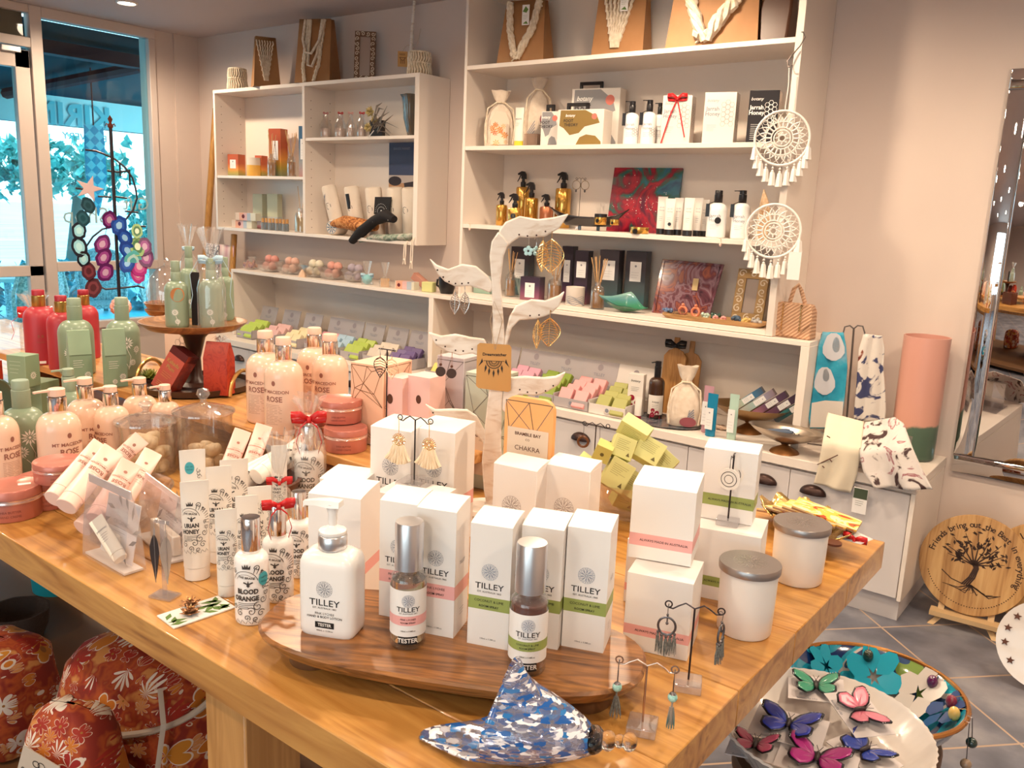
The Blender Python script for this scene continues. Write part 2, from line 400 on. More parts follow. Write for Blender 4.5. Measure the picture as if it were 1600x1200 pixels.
g=G();vs,fs=textgeo('KIRIN',.03);q=PX(112,178,-7.81);g.add([(-7.80,q.y-x*.27,q.z-.02+y*.26)for x,y in vs],fs)
vs,fs=textgeo('BREWERY',.01);g.add([(-7.80,q.y+.1-x*.09,q.z-.19+y*.08)for x,y in vs],fs)
g.box(-7.84,-7.815,2.2,5.6,zb_,zt_)
o=g.mk('valance_sign',[mat('sign_teal',(.10,.50,.62),rough=.6),um_m],u0);rel(o,u0)
for p_ in o.data.polygons[-6:]:p_.material_index=1
t=thing('hanging_banner','long blue and teal chevron patterned banner hanging outside','banner',PX(146,196,-7.1))
g=G();g.plate([(-.075,-.0),(.075,-.0),(.085,-.40),(.0,-.72),(-.085,-.40)],-.01,.01)
bm_=mat('chevron_cloth',rough=.8);N,L,b=nodes(bm_)
tcn=N.new('ShaderNodeTexCoord');ck=N.new('ShaderNodeTexChecker');ck.inputs['Scale'].default_value=18;ck.inputs['Color1'].default_value=(.02,.28,.50,1);ck.inputs['Color2'].default_value=(.12,.55,.72,1)
mp=N.new('ShaderNodeMapping');mp.inputs['Rotation'].default_value=(0,rad(45),0);L.new(tcn.outputs['Object'],mp.inputs[0]);L.new(mp.outputs[0],ck.inputs['Vector']);L.new(ck.outputs[0],b.inputs['Base Color'])
o=g.mk('cloth',bm_,t);t.rotation_euler=(0,0,pi/2)
g=G();g.cyl((0,0,0),(0,0,2.465-t.location.z),.006);g.mk('cord',dkred,t)
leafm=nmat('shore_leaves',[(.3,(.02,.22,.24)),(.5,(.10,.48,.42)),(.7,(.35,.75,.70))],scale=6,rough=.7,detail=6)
def bush(x,y,z,r,n,lab,name='shore_tree',seed=1,trunk=True):
 t=thing(name,lab,'tree',(x,y,-.02));R_=random.Random(seed);g=G()
 for i in range(n):
  a,e,q=R_.uniform(0,2*pi),R_.uniform(-1,1),R_.uniform(.45,1)
  c=Vector((q*r*cos(a)*.9,q*r*sin(a)*1.25,z+q*r*.55*e));s_=R_.uniform(.05,.11)
  for k in range(5):
   d=Vector((R_.uniform(-1,1),R_.uniform(-1,1),R_.uniform(-1,1)))*s_;e2=Vector((R_.uniform(-1,1),R_.uniform(-1,1),R_.uniform(-1,1)))*s_*.8
   g.add([c+d,c+d+e2,c-d*.3+e2,c-e2*.3],[(0,1,2,3)])
 g.mk('foliage',leafm,t)
 if trunk:g=G();g.cyl((0,0,0),(.1,.2,z),.12,.06);g.mk('trunk',mat('shore_trunk',(.12,.16,.14),rough=.8),t)
for i,(x,y,z,r,n)in enumerate([(-12.4,5.75,1.80,.76,380),(-12.4,3.6,1.7,.80,260),(-12.6,7.8,1.15,.80,380),(-12.8,10.6,1.0,1.0,240),(-9.0,-.4,1.5,.6,120),(-12.6,0.8,1.4,.8,160)]):
 bush(x,y,z,r,n,['spreading shore tree left of the banner outside','leafy shore tree seen through the glass door','rounded shore tree at the right of the window view','shore tree beside the right window jamb','dark leafy shrub near the glass door','shore tree hidden behind the door frame'][i],seed=i)
g=G();R_=random.Random(3)
for i in range(1300):
 c=Vector((-10.9+R_.uniform(-.25,.25),R_.uniform(0,12),R_.uniform(0,.62)));d=Vector((R_.uniform(-1,1),R_.uniform(-1,1),R_.uniform(-1,1)))*.08;e2=Vector((R_.uniform(-1,1),R_.uniform(-1,1),R_.uniform(-1,1)))*.1
 g.add([c+d,c+e2,c-d,c-e2],[(0,1,2,3)])
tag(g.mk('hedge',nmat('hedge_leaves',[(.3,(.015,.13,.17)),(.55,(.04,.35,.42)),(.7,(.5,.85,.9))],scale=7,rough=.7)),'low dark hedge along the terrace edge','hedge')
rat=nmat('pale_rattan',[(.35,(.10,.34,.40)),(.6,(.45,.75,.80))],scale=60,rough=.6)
def cafe_chair(x,y,rz,lab,first=None):
 if first:return dup(first,(x,y,-.02),rz,lab)
 t=thing('cafe_chair',lab,'chair',(x,y,-.02),rz)
 g=G();g.tube([(-.2,.2,.45),(-.23,.24,.7),(-.17,.26,.92),(0,.27,.98),(.17,.26,.92),(.23,.24,.7),(.2,.2,.45)],.016,8);g.mk('back_frame',rat,t)
 g=G();g.grid(lambda u,v:((u-.5)*.4*(1 if v<.6 else 1-.6*(v-.6)),.21+.06*v+.03*(1-4*(u-.5)**2),.45+.5*v),9,7);g.mk('backrest',rat,t,solid=.012)
 g=G();g.lathe([(.0,.43),(.22,.43),(.23,.45),(.22,.465),(0,.47)],20);g.mk('seat',rat,t)
 for sx_ in(-1,1):
  for sy_ in(-1,1):g=G();g.cyl((sx_*.17,sy_*.17,.44),(sx_*.2,sy_*.2,0),.013);g.mk('leg',rat,t)
 return t
ch=cafe_chair(-7.25,4.35,rad(100),'rattan cafe chair with rounded back nearest the window jamb')
cafe_chair(-8.2,4.1,rad(60),'rattan cafe chair seen behind the agate wind chimes',ch)
cafe_chair(-7.4,3.05,rad(-80),'rattan cafe chair at the left edge of the window',ch)
cafe_chair(-7.7,2.35,rad(-100),'rattan cafe chair beyond the glass door',ch)
for x,y,lab in((-8.3,3.3,'round pale cafe table outside the window'),(-7.6,1.4,'round pale cafe table outside the glass door'),(-8.9,5.3,'round cafe table beside the far rattan chair')):
 t=thing('cafe_table',lab,'table',(x,y,-.02))
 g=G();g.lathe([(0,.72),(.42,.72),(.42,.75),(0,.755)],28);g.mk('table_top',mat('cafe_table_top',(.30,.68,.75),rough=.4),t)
 g=G();g.cyl((0,0,0),(0,0,.72),.03);g.mk('leg',rat,t);g=G();g.lathe([(.25,0),(.25,.02),(.03,.05)],16);g.mk('base',rat,t)
 # furniture
def panel(name,parent,x0,x1,y0,y1,z0,z1,m=None,b=.0012,o=(0,0,0)):
 g=G();g.box(x0-o[0],x1-o[0],y0-o[1],y1-o[1],z0-o[2],z1-o[2]);return g.mk(name,m or white_lam,parent,bevel=b,seg=1)
YB=YW-.002
hole=mat('pin_hole',(.20,.13,.10),rough=.8)
def pins(parent,x,ys,zs,s,o):
 g=G()
 for y in ys:
  for z in zs:g.cbox((x-o[0]+s*.0004,y-o[1],z-o[2]),(.001,.005,.005))
 g.mk('pin_holes',hole,parent)
CX0,CX1,CYF,CZ0,CZ1=-5.415,-3.45,3.555,1.272,2.213
o=(CX0,CYF,CZ0)
wc=thing('wall_cabinet','white open wall cabinet with four compartments hung between window and tall shelves','cabinet',o)
panel('side_panel',wc,CX0,CX0+.02,CYF,YB,CZ0,CZ1,o=o);panel('side_panel',wc,CX1-.034,CX1,CYF,YB,CZ0,CZ1,o=o)
panel('top_panel',wc,CX0+.02,CX1-.034,CYF,YB,CZ1-.022,CZ1,o=o);panel('bottom_panel',wc,CX0+.02,CX1-.034,CYF,YB,CZ0,CZ0+.02,o=o)
CD=-4.447
panel('divider',wc,CD-.012,CD+.012,CYF,YB-.01,CZ0+.02,CZ1-.022,o=o)
panel('back_panel',wc,CX0+.02,CX1-.034,YB-.01,YB,CZ0+.02,CZ1-.022,o=o)
ZL,ZRS,ZB_=1.645,1.882,CZ0+.02
panel('shelf',wc,CX0+.02,CD-.012,CYF+.004,YB-.01,ZL-.018,ZL,o=o);panel('shelf',wc,CD+.012,CX1-.034,CYF+.004,YB-.01,ZRS-.018,ZRS,o=o)
pins(wc,CX0+.02,(CYF+.05,YB-.05),[1.33+.052*i for i in range(16)if abs(1.33+.052*i-1.636)>.03],1,o)
pins(wc,CD+.012,(CYF+.05,YB-.05),[1.33+.052*i for i in range(16)if abs(1.33+.052*i-1.873)>.03],1,o)
SX0,SX1,SYF=-3.045,-1.293,3.465
Z1,Z2,Z3,Z4=1.043,1.412,1.81,2.208
o=(SX0,SYF,1.022)
su=thing('tall_shelving','tall white open shelving unit with four tiers in the middle of the back wall','shelves',o)
panel('side_panel',su,SX0,SX0+.018,SYF,YB,1.022,2.58,o=o);panel('side_panel',su,SX1-.03,SX1,SYF,YB,1.022,2.58,o=o)
panel('back_panel',su,SX0+.018,SX1-.03,YB-.01,YB,1.043,2.56,o=o)
for z in(Z1,Z2,Z3,Z4,2.58):panel('shelf',su,SX0+.018,SX1-.03,SYF+.002,YB-.01,z-.021,z,o=o)
LX0,LX1,LYF,LZT=-5.10,-1.128,3.45,1.02
ZC0=.569
o=(LX0,LYF,ZC0+.001)
lu=thing('low_shelving','long low white shelving unit standing on the counter','shelves',o)
LD=-3.229
panel('side_panel',lu,LX0,LX0+.02,LYF,YB,ZC0+.001,LZT-.02,o=o);panel('side_panel',lu,LX1-.035,LX1,LYF,YB,ZC0+.001,LZT-.02,o=o)
panel('top_panel',lu,LX0,LX1,LYF,YB,LZT-.02,LZT,o=o);panel('divider',lu,LD-.017,LD+.017,LYF,YB-.01,ZC0+.001,LZT-.02,o=o)
panel('back_panel',lu,LX0+.02,LX1-.035,YB-.01,YB,ZC0+.001,LZT-.02,o=o)
panel('back_rail',lu,LX0+.02,LX1-.035,YB-.03,YB-.01,LZT-.11,LZT-.02,o=o)
BX0,BX1,BYF=-5.2,-.631,3.302
door_m=mat('cabinet_door',(.66,.61,.60),rough=.38)
wt=thing('worktop','long white worktop over the base cabinets','worktop',(BX0,BYF,.529))
panel('slab',wt,BX0,BX1,BYF,YB,.53,ZC0,o=(BX0,BYF,.529),b=.002)
xs=[BX1-.018,-1.104+.0,-1.556,-2.008,-2.46,-2.912,-3.364,-3.816,-4.268,-4.72,BX0+.02]
cup=mat('bronze_pull',(.045,.022,.018),rough=.35,metal=.6)
def cup_handle(parent,x,z,o):
 g=G()
 rings=[]
 for j in range(7):
  e=j/6*pi/2
  rings.append([(x-o[0]+.052*cos(a)*cos(e*.999),BYF+.008-.028*sin(e)-o[1],z-o[2]+.036*sin(a)*cos(e*.999)-.0)for a in[pi*k/12 for k in range(13)]])
 g.loft(rings,closed=False);g.mk('handle',cup,parent,solid=.003)
for i in range(0,10,2):
 a,b_=xs[i],xs[min(i+2,10)]
 o=(b_,BYF+.012,0)
 bc=thing('base_cabinet',['white base cabinet at the right end of the counter with cup handles','white base cabinet behind the bowl of green boxes','white base cabinet behind the white jewellery tree','white base cabinet behind the rose bottles','white base cabinet at the window end of the counter'][i//2],'cabinet',o)
 panel('body',bc,b_+.001,a-.001 if i else BX1,BYF+.03,YB-.01,.1,.529,o=o,b=0)
 panel('plinth',bc,b_+.001,a-.001 if i else BX1-.015,BYF+.055,YB-.012,0.0,.1,m=door_m,o=o,b=0)
 mid=xs[i+1]
 for(d0,d1,hx)in((mid+.0015,a-.002,mid+.10),(b_+.002,mid-.0015,mid-.10)):
  d=panel('door',bc,d0,d1,BYF+.012,BYF+.03,.105,.518,m=door_m,o=o)
  cup_handle(d,hx,.452-.012,o)
panel('end_panel',[x for x in SC.objects if x.name=='base_cabinet'][0],BX1-.016,BX1,BYF+.002,BYF+.03,.1,.529,o=(xs[2],BYF+.012,0))
g=G();g.box(BX1+.001,XR,YW-.014,YW,0,.09);struct(g,'baseboard_back',mat('skirting',(.72,.64,.58),rough=.4),bevel=.003)
# the big display table
T=.88
TX0,TX1,TY0,TY1=-4.42,-.375,.60,1.738
o=(TX0,TY0,0)
tb=thing('display_table','large golden wooden display table in the foreground','table',o)
g=G()
ys=[TY0+.001,.72,.815,1.02,1.235,1.5,TY1]
for a,b_ in zip(ys,ys[1:]):
 g.mat(0).box(TX0-o[0],TX1-o[0],a-o[1],b_-.0012-o[1],T-.056,T)
tt=g.mk('tabletop',[table_wood],tb,bevel=.0015,seg=1)
def leg(x,y,s=.095):
 panel('leg',tb,x-s/2,x+s/2,y-s/2,y+s/2,0,T-.057,m=mat_leg,o=o,b=.003)
mat_leg=woodmat('leg_wood',(.40,.18,.045),(.60,.31,.10),scale=3,stretch=(8,8,.7))
for x in(-.955,-2.75,-4.25):
 for y in(.665,1.66):leg(x,y)
for y in(.86,1.50):panel('apron',tb,-4.2,-1.005,y-.02,y+.02,T-.13,T-.058,m=mat_leg,o=o)
panel('lower_shelf',tb,-4.25,-.96,.56,1.62,.05,.09,m=mat('lower_shelf_wood',(.16,.075,.03),rough=.5),o=o,b=.002)
RZ=.97
o=(-3.05,1.155,T)
rs=thing('plank_riser','long low wooden plank riser standing on the display table','riser',(o[0],o[1],T+.0005))
g=G();g.box(0,1.90,0,.27,RZ-T-.024,RZ-T-.0005);g.mk('plank',nmat('riser_wood',[(.25,(.30,.12,.03)),(.5,(.55,.26,.08)),(.75,(.66,.36,.13))],scale=3,rough=.4,stretch=(.8,9,9),detail=6,dist=1.5,coat=.2),rs,bevel=.003)
for x in(.08,.95,1.80):
 g=G();g.box(x,x+.03,.03,.24,0,RZ-T-.0245);g.mk('leg',mat('riser_leg',(.22,.09,.03),rough=.5),rs)
 # printing on surfaces
def flat(y=-.0004):return lambda x,z:(x,y,z)
def onside(x0=.0004):return lambda x,z:(x0,x,z)
def wrap(r,phi=0,c=(0,0)):return lambda x,z:(c[0]+r*sin(x/r+phi),c[1]-r*cos(x/r+phi),z)
class Ink(G):
 def __init__(s,fn=None):super().__init__();s.fn=fn or flat()
 def stroke(s,pts,w):
  L,Rr=[],[]
  for i,p in enumerate(pts):
   a=pts[max(i-1,0)];b=pts[min(i+1,len(pts)-1)];dx,dz=b[0]-a[0],b[1]-a[1];q=hypot(dx,dz)or 1
   ww=w if not isinstance(w,(list,tuple))else w[i]
   L.append(s.fn(p[0]-dz/q*ww/2,p[1]+dx/q*ww/2));Rr.append(s.fn(p[0]+dz/q*ww/2,p[1]-dx/q*ww/2))
  return s.loft([L,Rr],closed=False)
 def poly(s,pts):return s.add([s.fn(*p)for p in pts],[tuple(range(len(pts)))])
 def disc(s,x,z,r,n=16,k=1):return s.poly([(x+r*cos(2*pi*i/n),z+r*k*sin(2*pi*i/n))for i in range(n)])
 def ring(s,x,z,r,w,n=20,a0=0,a1=2*pi,k=1):return s.stroke([(x+r*cos(a0+(a1-a0)*i/n),z+k*r*sin(a0+(a1-a0)*i/n))for i in range(n+1)],w)
 def rect(s,x0,x1,z0,z1,n=1):
  for i in range(n):a,b=x0+(x1-x0)*i/n,x0+(x1-x0)*(i+1)/n;s.poly([(a,z0),(b,z0),(b,z1),(a,z1)])
  return s
 def txt(s,t,size,x=0,z=0,bold=0,sx=1,rot=0,align='CENTER',shear=0):
  vs,fs=textgeo(t,bold,align);out=[]
  for a,b in vs:
   a,b=(a+b*shear)*sx*size,b*size
   if rot:a,b=a*cos(rot)-b*sin(rot),a*sin(rot)+b*cos(rot)
   out.append(s.fn(x+a,z+b))
  return s.add(out,fs)
 def lines(s,x0,x1,z,dz,n,w=.0006,seed=0):
  R_=random.Random(seed)
  for i in range(n):s.rect(x0,x0+(x1-x0)*R_.uniform(.55,1),z-i*dz,z-i*dz+w,3)
  return s
 def spiral(s,x,z,r,turns=1.2,w=.0008,d=1,a0=0):
  n=18;return s.stroke([(x+r*(1-.85*i/n)*cos(a0+d*turns*2*pi*i/n),z+r*(1-.85*i/n)*sin(a0+d*turns*2*pi*i/n))for i in range(n+1)],w)
 def rosette(s,x,z,R,w=None,n=10):
  w=w or R*.052
  for i in range(n):
   a=2*pi*i/n+.2
   def pt(r,da):return(x+R*r*cos(a+da),z+R*r*sin(a+da))
   s.stroke([pt(.08,0),pt(.55,.05),pt(.95,.02)],w)
   s.stroke([pt(.40,.02),pt(.68,.18),pt(.90,.26)],w*.8);s.stroke([pt(.40,.02),pt(.68,-.16),pt(.90,-.27)],w*.8)
   s.stroke([pt(.2,.0),pt(.42,.2),pt(.50,.31)],w*.7)
  s.ring(x,z,R*.97,w*.6,24);return s
 def hexes(s,x,z,r,cells,w=.0008):
  for(i,j)in cells:
   cx_,cz=x+i*r*1.5,z+(j+(.5 if i%2 else 0))*r*1.732
   s.stroke([(cx_+r*.92*cos(k*pi/3),cz+r*.92*sin(k*pi/3))for k in range(7)],w)
  return s
  # measuring things against the photograph
def yawof(a,b):return atan2(b.y-a.y,b.x-a.x)
def front(L,R,z,v=None):
 """front bottom edge from two base pixels on the plane z -> (loc, yaw, width, height)"""
 a,b=PZ(*L,z),PZ(*R,z);h=HT(a,v)if v else 0
 return(a+b)/2,yawof(a,b),(b-a).length,h
def rnd(uL,uR,vb,z,vt=None):
 """round thing: side pixels and lowest base pixel -> centre, radius, height"""
 um=(uL+uR)/2;p=PZ(um,vb,z);c=p.copy()
 for _ in range(3):
  r=(uR-uL)/2/PM(c);d=Vector((p.x,p.y,0)).normalized();c=p+d*r
 return c,r,(HT(c,vt)if vt else 0)
U_=.0006
white_box=mat('box_card',(.80,.77,.755),rough=.42,bump=.008)
pink_band=mat('pink_band',(.80,.40,.39),rough=.45);green_band=mat('green_band',(.30,.36,.10),rough=.45)
blue_foil=mat('blue_grey_foil',(.26,.31,.42),rough=.35,metal=.3)
def carton(label,loc,rz,w,d,h,bands=(),dome=.006,name='product_box',m=None,group=None,cat='box',ry=0,rx=0):
 """folding carton standing on its base; bands = [(z0, z1, material)]; a slightly sprung top flap"""
 m=m or white_box
 t=thing(name,label,cat,(loc[0],loc[1],loc[2]+U_),rz,group,rx=rx,ry=ry)
 zs=[0];ms=[m]
 mats=[m];g=G();cur=0
 for z0,z1,bm in bands:
  if bm not in mats:mats.append(bm)
  g.mat(0).box(-w/2,w/2,0,d,cur,z0)if z0>cur else None
  g.mat(mats.index(bm)).box(-w/2,w/2,0,d,z0,z1);cur=z1
 g.mat(0).box(-w/2,w/2,0,d,cur,h-(dome if dome else 0))
 g.mk('carton',mats,t,bevel=.0008 if not bands else 0,seg=1)
 if dome:
  g=G();n=8
  rings=[]
  for i in range(n+1):
   y=d*i/n;zt=h-dome+dome*sin(pi*min(1,(i/n)*1.0)*.5)**.8*(1 if i<n else 1)
   rings.append([(-w/2,y,h-dome),(w/2,y,h-dome),(w/2,y,zt),(-w/2,y,zt)])
  g.loft(rings);g.mk('top_flap',m,t,smooth=30)
 return t
def tilley_print(t,w,h,ze,band,kind,side=False,R=None,lines=('COCONUT & LIME','ROOM SPRAY')):
 R=R or w*.20
 g=Ink();g.rosette(0,ze*h,R);g.mk('emblem',grey_ink if kind=='grey' else blue_foil,t)
 g=Ink();g.txt('TILLEY',w*.205,0,ze*h-R-w*.16,bold=.006,sx=1.15);g.txt('EST. AUSTRALIA 1865',w*.062,0,ze*h-R-w*.30)
 if band:
  zb=(band[0]+band[1])/2;bh=band[1]-band[0]
  g.txt(lines[0],w*.085,0,zb+bh*.18);g.txt(lines[1],w*.078,0,zb-bh*.22,bold=.01)
 g.txt('100mL e 3.38fl.oz',w*.055,0,h*.06)
 g.mk('lettering',ink,t)
 # the raised wooden serving board and what stands on it
olive=woodmat('olive_wood',(.055,.016,.005),(.42,.175,.05),scale=4.5,stretch=(.7,5,5),rough=.3,coat=.35,dist=4.5)
BZ=T+.05
bc_=Vector((-.702,.800,T));byaw=rad(26)
bd=thing('serving_board','oval raised olive wood serving board carrying the testers and spray boxes','board',(bc_.x,bc_.y,T+U_),byaw)
g=G();n=48
def ell(a,b,q=2.7):return[((abs(cos(t_))**(2/q))*math.copysign(a,cos(t_)),(abs(sin(t_))**(2/q))*math.copysign(b,sin(t_)))for t_ in[2*pi*i/n for i in range(n)]]
rings=[[(x,y,z)for x,y in ell(a,b)]for a,b,z in((.225,.080,.0205),(.255,.105,.030),(.264,.112,.040),(.266,.114,.046),(.262,.111,.05))]
g.loft(rings);g.mk('board',olive,bd,smooth=30)
for x in(-.185,.19):
 g=G();g.loft([[(x+px*.55,py*.8,z)for px,py in ell(.07,.072,2.2)]for z in(0,.021)]);g.mk('foot',mat('dark_foot_wood',(.13,.055,.02),rough=.4),bd,smooth=30)
silver=mat('satin_silver',(.74,.73,.75),rough=.30,metal=1)
tester=mat('tester_sticker',(.012,.010,.010),rough=.4)
def sticker(g_,parent,fn,x,z,w,h):
 g=Ink(fn);g.rect(x-w/2,x+w/2,z-h/2,z+h/2,5);st=g.mk('tester_sticker',tester,parent)
 g=Ink(fn2(fn,.0002));g.txt('TESTER',h*.72,x,z,bold=.02,sx=.95);g.mk('sticker_lettering',white_ink,st)
def fn2(fn,e):
 def f(x,z):
  p=Vector(fn(x,z));q=Vector((p.x,p.y,0));
  return tuple(p+(q.normalized()*e if fn.__name__=='w' else Vector((0,-e,0))))
 return f
a,b_=PZ(467,990,BZ),PZ(548,1004,BZ)
loc,yaw,w,_=front((463,990),(552,1004),BZ);hb=HT(PZ(463,990,BZ),895)
d_=.052;w=.080
pbm=thing('pump_bottle','square white pump lotion bottle with a black tester sticker on the wooden board','bottle',(loc.x,loc.y,BZ+U_),yaw)
g=G();H_=.117
cy=d_/2
prof=[(.92,0),(.985,.004),(1,.012),(1,.095),(.985,.103),(.90,.111),(.70,.1165),(.42,.1185)]
rings=[]
for k,z in prof:
 ring=[]
 for i in range(40):
  t_=2*pi*i/40;ct,st_=cos(t_),sin(t_);q=5.2 if k>.85 else 3
  kk=(abs(ct)**q+abs(st_)**q)**(-1/q);ring.append((w/2*k*kk*ct,cy+d_/2*k*kk*st_,z))
 rings.append(ring)
g.loft(rings);g.mk('body',white_pl,pbm,smooth=50)
g=G();g.lathe([(.0185,.1185),(.0192,.120),(.0192,.136),(.018,.1375)],28,c=(0,cy));g.mk('collar',silver,pbm)
g=G();g.lathe([(.0175,.1375),(.0185,.139),(.018,.143),(.009,.146),(.0055,.150),(.0062,.156),(.0062,.165),(.0078,.172),(.0085,.180),(.006,.182)],28,c=(0,cy))
g.loft([[(x,cy+y,z)for y,z in((-hw,z0),(hw,z0),(hw*.8,z1),(-hw*.8,z1))]for x,hw,z0,z1 in((.012,.009,.176,.184),(-.004,.009,.175,.1845),(-.022,.0065,.176,.183),(-.038,.0045,.174,.180),(-.041,.004,.170,.179))])
g.mk('pump_head',white_pl,pbm,smooth=45)
g=Ink();g.rosette(0,.069,.0115);g.mk('emblem',grey_ink,pbm)
g=Ink();g.txt('TILLEY',.0128,0,.0495,bold=.006,sx=1.15);g.txt('EST. AUSTRALIA 1865',.0036,0,.0420);g.txt('PINK LYCHEE',.0046,0,.034);g.txt('HAND & BODY LOTION',.0046,0,.0292,bold=.012);g.txt('400mL e 13.5fl.oz',.0033,0,.0098);g.mk('lettering',ink,pbm)
sticker(None,pbm,flat(),0,.018,.027,.0085)
def spray_bottle(label,uL,uR,vb,vt,liquid,band,words2):
 c,r,h=rnd(uL,uR,vb,BZ,vt)
 h=max(h,.1);t=thing('spray_bottle',label,'bottle',(c.x,c.y,BZ+U_),toward(c));hb=h*.60
 g=G();g.lathe([(0,0),(r*.94,0),(r,.003),(r,hb-.012),(r*.97,hb-.006),(r*.80,hb-.001),(r*.60,hb),(r*.60,hb+.004),(r*.56,hb+.004),(r*.56,hb-.004),(r*.9,hb-.010),(r*.93,.008),(0,.007)],36,cap=False);g.mk('glass',thinmat('bottle_glass',gloss=.12,rough=.03,dens=.02),t)
 g=G();g.lathe([(0,.0072),(r*.925,.0082),(r*.925,hb*.90),(0,hb*.90)],30,cap=False);g.mk('liquid',liquid,t)
 g=G();g.lathe([(r*.80,hb+.0045),(r*.80,h-.003),(r*.76,h-.0005),(0,h)],32);g.mk('cap',silver,t)
 z0,z1=hb*.19,hb*.82
 g=G();fn=wrap(r+.0004)
 g.grid(lambda u,v:fn((u-.5)*r*4.6,z0+(z1-z0)*v),30,2);lb=g.mk('paper_label',mat('label_paper',(.82,.80,.79),rough=.5),t)
 fn=wrap(r+.0007);g=Ink(fn);g.rect(-r*2.3,r*2.3,z0+(z1-z0)*.25,z0+(z1-z0)*.45,24);g.mk('band',band,lb)
 g=Ink(wrap(r+.0009));g.rosette(0,z0+(z1-z0)*.78,r*.37,w=.0005);g.mk('emblem',blue_foil,lb)
 g=Ink(wrap(r+.0010));zz=lambda q:z0+(z1-z0)*q
 g.txt('TILLEY',r*.40,0,zz(.59),bold=.008,sx=1.15);g.txt('EST. AUSTRALIA 1865',r*.11,0,zz(.51));g.txt(words2,r*.15,0,zz(.38));g.txt('ROOM SPRAY',r*.14,0,zz(.31),bold=.01);g.txt('100mL e 3.38fl.oz',r*.12,0,zz(.13),bold=.01);g.mk('lettering',ink,lb)
 fn=wrap(r+.0008);g=Ink(fn);g.rect(-r*.55,r*.55,hb*.085,hb*.195,6);st=g.mk('tester_sticker',tester,t)
 g=Ink(wrap(r+.0011));g.txt('TESTER',hb*.085,0,hb*.14,bold=.02,sx=.95);g.mk('sticker_lettering',white_ink,st)
 return t
pale_liq=mat('pale_oil',(.93,.80,.50),rough=.0,trans=1,ior=1.33);amber_liq=mat('dark_amber_liquid',(.25,.05,.012),rough=.05,trans=.6,ior=1.33)
spray_bottle('clear room spray tester with pink label band on the wooden board',609,664,1018,814,pale_liq,pink_band,'PINK LYCHEE')
spray_bottle('dark amber room spray tester with green label band at the board edge',792,851,1060,847,amber_liq,green_band,'COCONUT & LIME')
def spray_box(label,L,R,v,band,lines,w=None,d=.054,col='blue',group=None,kind=None):
 loc,yaw,w_,h=front(L,R,BZ,v);w=w or w_
 t=carton(label,loc,rad(21)if kind is None else kind,w,d,h,[(h*.295,h*.40,band)])
 tilley_print(t,w,h,.60,(h*.295,h*.40),col,lines=lines);
 g=Ink(lambda x,z:(w/2+.0004,d/2+x,z));g.lines(-.006,.010,h*.18,.004,3);g.txt('TILLEY',.007,0,h*.55);g.mk('side_print',grey_ink,t)
 return t
pl=('PINK LYCHEE','ROOM SPRAY');cl=('COCONUT & LIME','ROOM SPRAY')
a0=rad(21)
spray_box('white pink-banded spray box at the right, just behind the pink tester bottle',(650,985),(706,1000),785,pink_band,pl,w=.056,col='grey')
spray_box('white pink-banded spray box mostly hidden behind the pink tester bottle',(591,961),(650,972),775,pink_band,pl,w=.056,col='grey')
spray_box('white green-banded spray box in cellophane, leftmost of three on the board',(728,1002),(795,1020),808,green_band,cl,w=.057)
spray_box('white green-banded spray box in cellophane behind the dark amber tester',(808,1002),(871,1019),812,green_band,cl,w=.056,col='grey')
spray_box('white green-banded spray box with crisp edges, rightmost of three on the board',(876,1008),(943,1023),815,green_band,cl,w=.057)
# white cartons standing on the table
PINKB=lambda h,a=.16,b_=.27:[(h*a,h*b_,pink_band)]
loc,yaw,w,h=front((485,948),(560,958),T,766)
t=carton('tall white carton with a pink side band standing behind the pump bottle',loc,rad(24),.086,.075,h,[(h*.30,h*.40,pink_band)])
t=carton('white carton squeezed behind the tall one, only its top flap and side in view',(-1.135,.985,T),rad(22),.085,.075,.13,PINKB(.13,.3,.4))
for L,R,lab in(((575,843),(642,853),'large white carton, left of the pair behind the sunburst earrings'),((643,847),(706,858),'large white carton with a pink side band, right of the pair behind the sunburst earrings')):
 loc,yaw,w,h=front(L,R,T,662 if L[0]<600 else 664)
 t=carton(lab,loc,rad(14),.086,.082,h,[(h*.30,h*.42,pink_band)]);tilley_print(t,.086,h,.66,None,'grey')
p=PZ(594,770,T+.13);LOWZ=T+.13
t=carton('low white carton carrying the sunburst earring stand',(p.x+.045,p.y+.012,T),rad(14),.115,.085,.13,[(.03,.045,pink_band)],dome=0)
for L,R,lab in(((760,880),(837,890),'tall plain white carton, left of the pair before the orange box'),((841,884),(917,897),'tall plain white carton, right of the pair before the orange box')):
 loc,yaw,w,h=front(L,R,T,719)
 t=carton(lab,loc,rad(9),.0855 if L[0]<800 else .084,.05,h,dome=.009);g=Ink();g.rosette(-.004,h*.58,.019);g.mk('emblem',mat('taupe_ink',(.36,.31,.30),rough=.5),t)
def tiny(t,w,zc,txt='ALWAYS MADE IN AUSTRALIA',s=.0052):
 g=Ink();g.txt(txt,s,w*.05,zc);g.mk('lettering',ink,t)
loc,yaw,w,h=front((972,1011),(1073,1034),T,893)
t=carton('white pink-banded cube carton, lower of the stack behind the tassel earrings',loc,yaw,w,.088,h-.001,[(h*.20,h*.33,pink_band)],dome=0);tiny(t,w,h*.265)
zt=T+h;loc,yaw,w,h2=front((973,871),(1071,888),zt+.001,752)
t=carton('white pink-banded cube carton, upper of the stack behind the tassel earrings',loc+Vector((.004,.008,0)),yaw,w,.086,h2,[(h2*.17,h2*.33,pink_band)]);tiny(t,w,h2*.25)
t=carton('white pink-banded carton just behind the left edge of the cube stack',(-.588,1.155,T),rad(12),.085,.07,.108,[(.02,.033,pink_band)],dome=0)
loc,yaw,w,h=front((1074,929),(1178,951),T,822);GL=(loc.copy(),yaw,h)
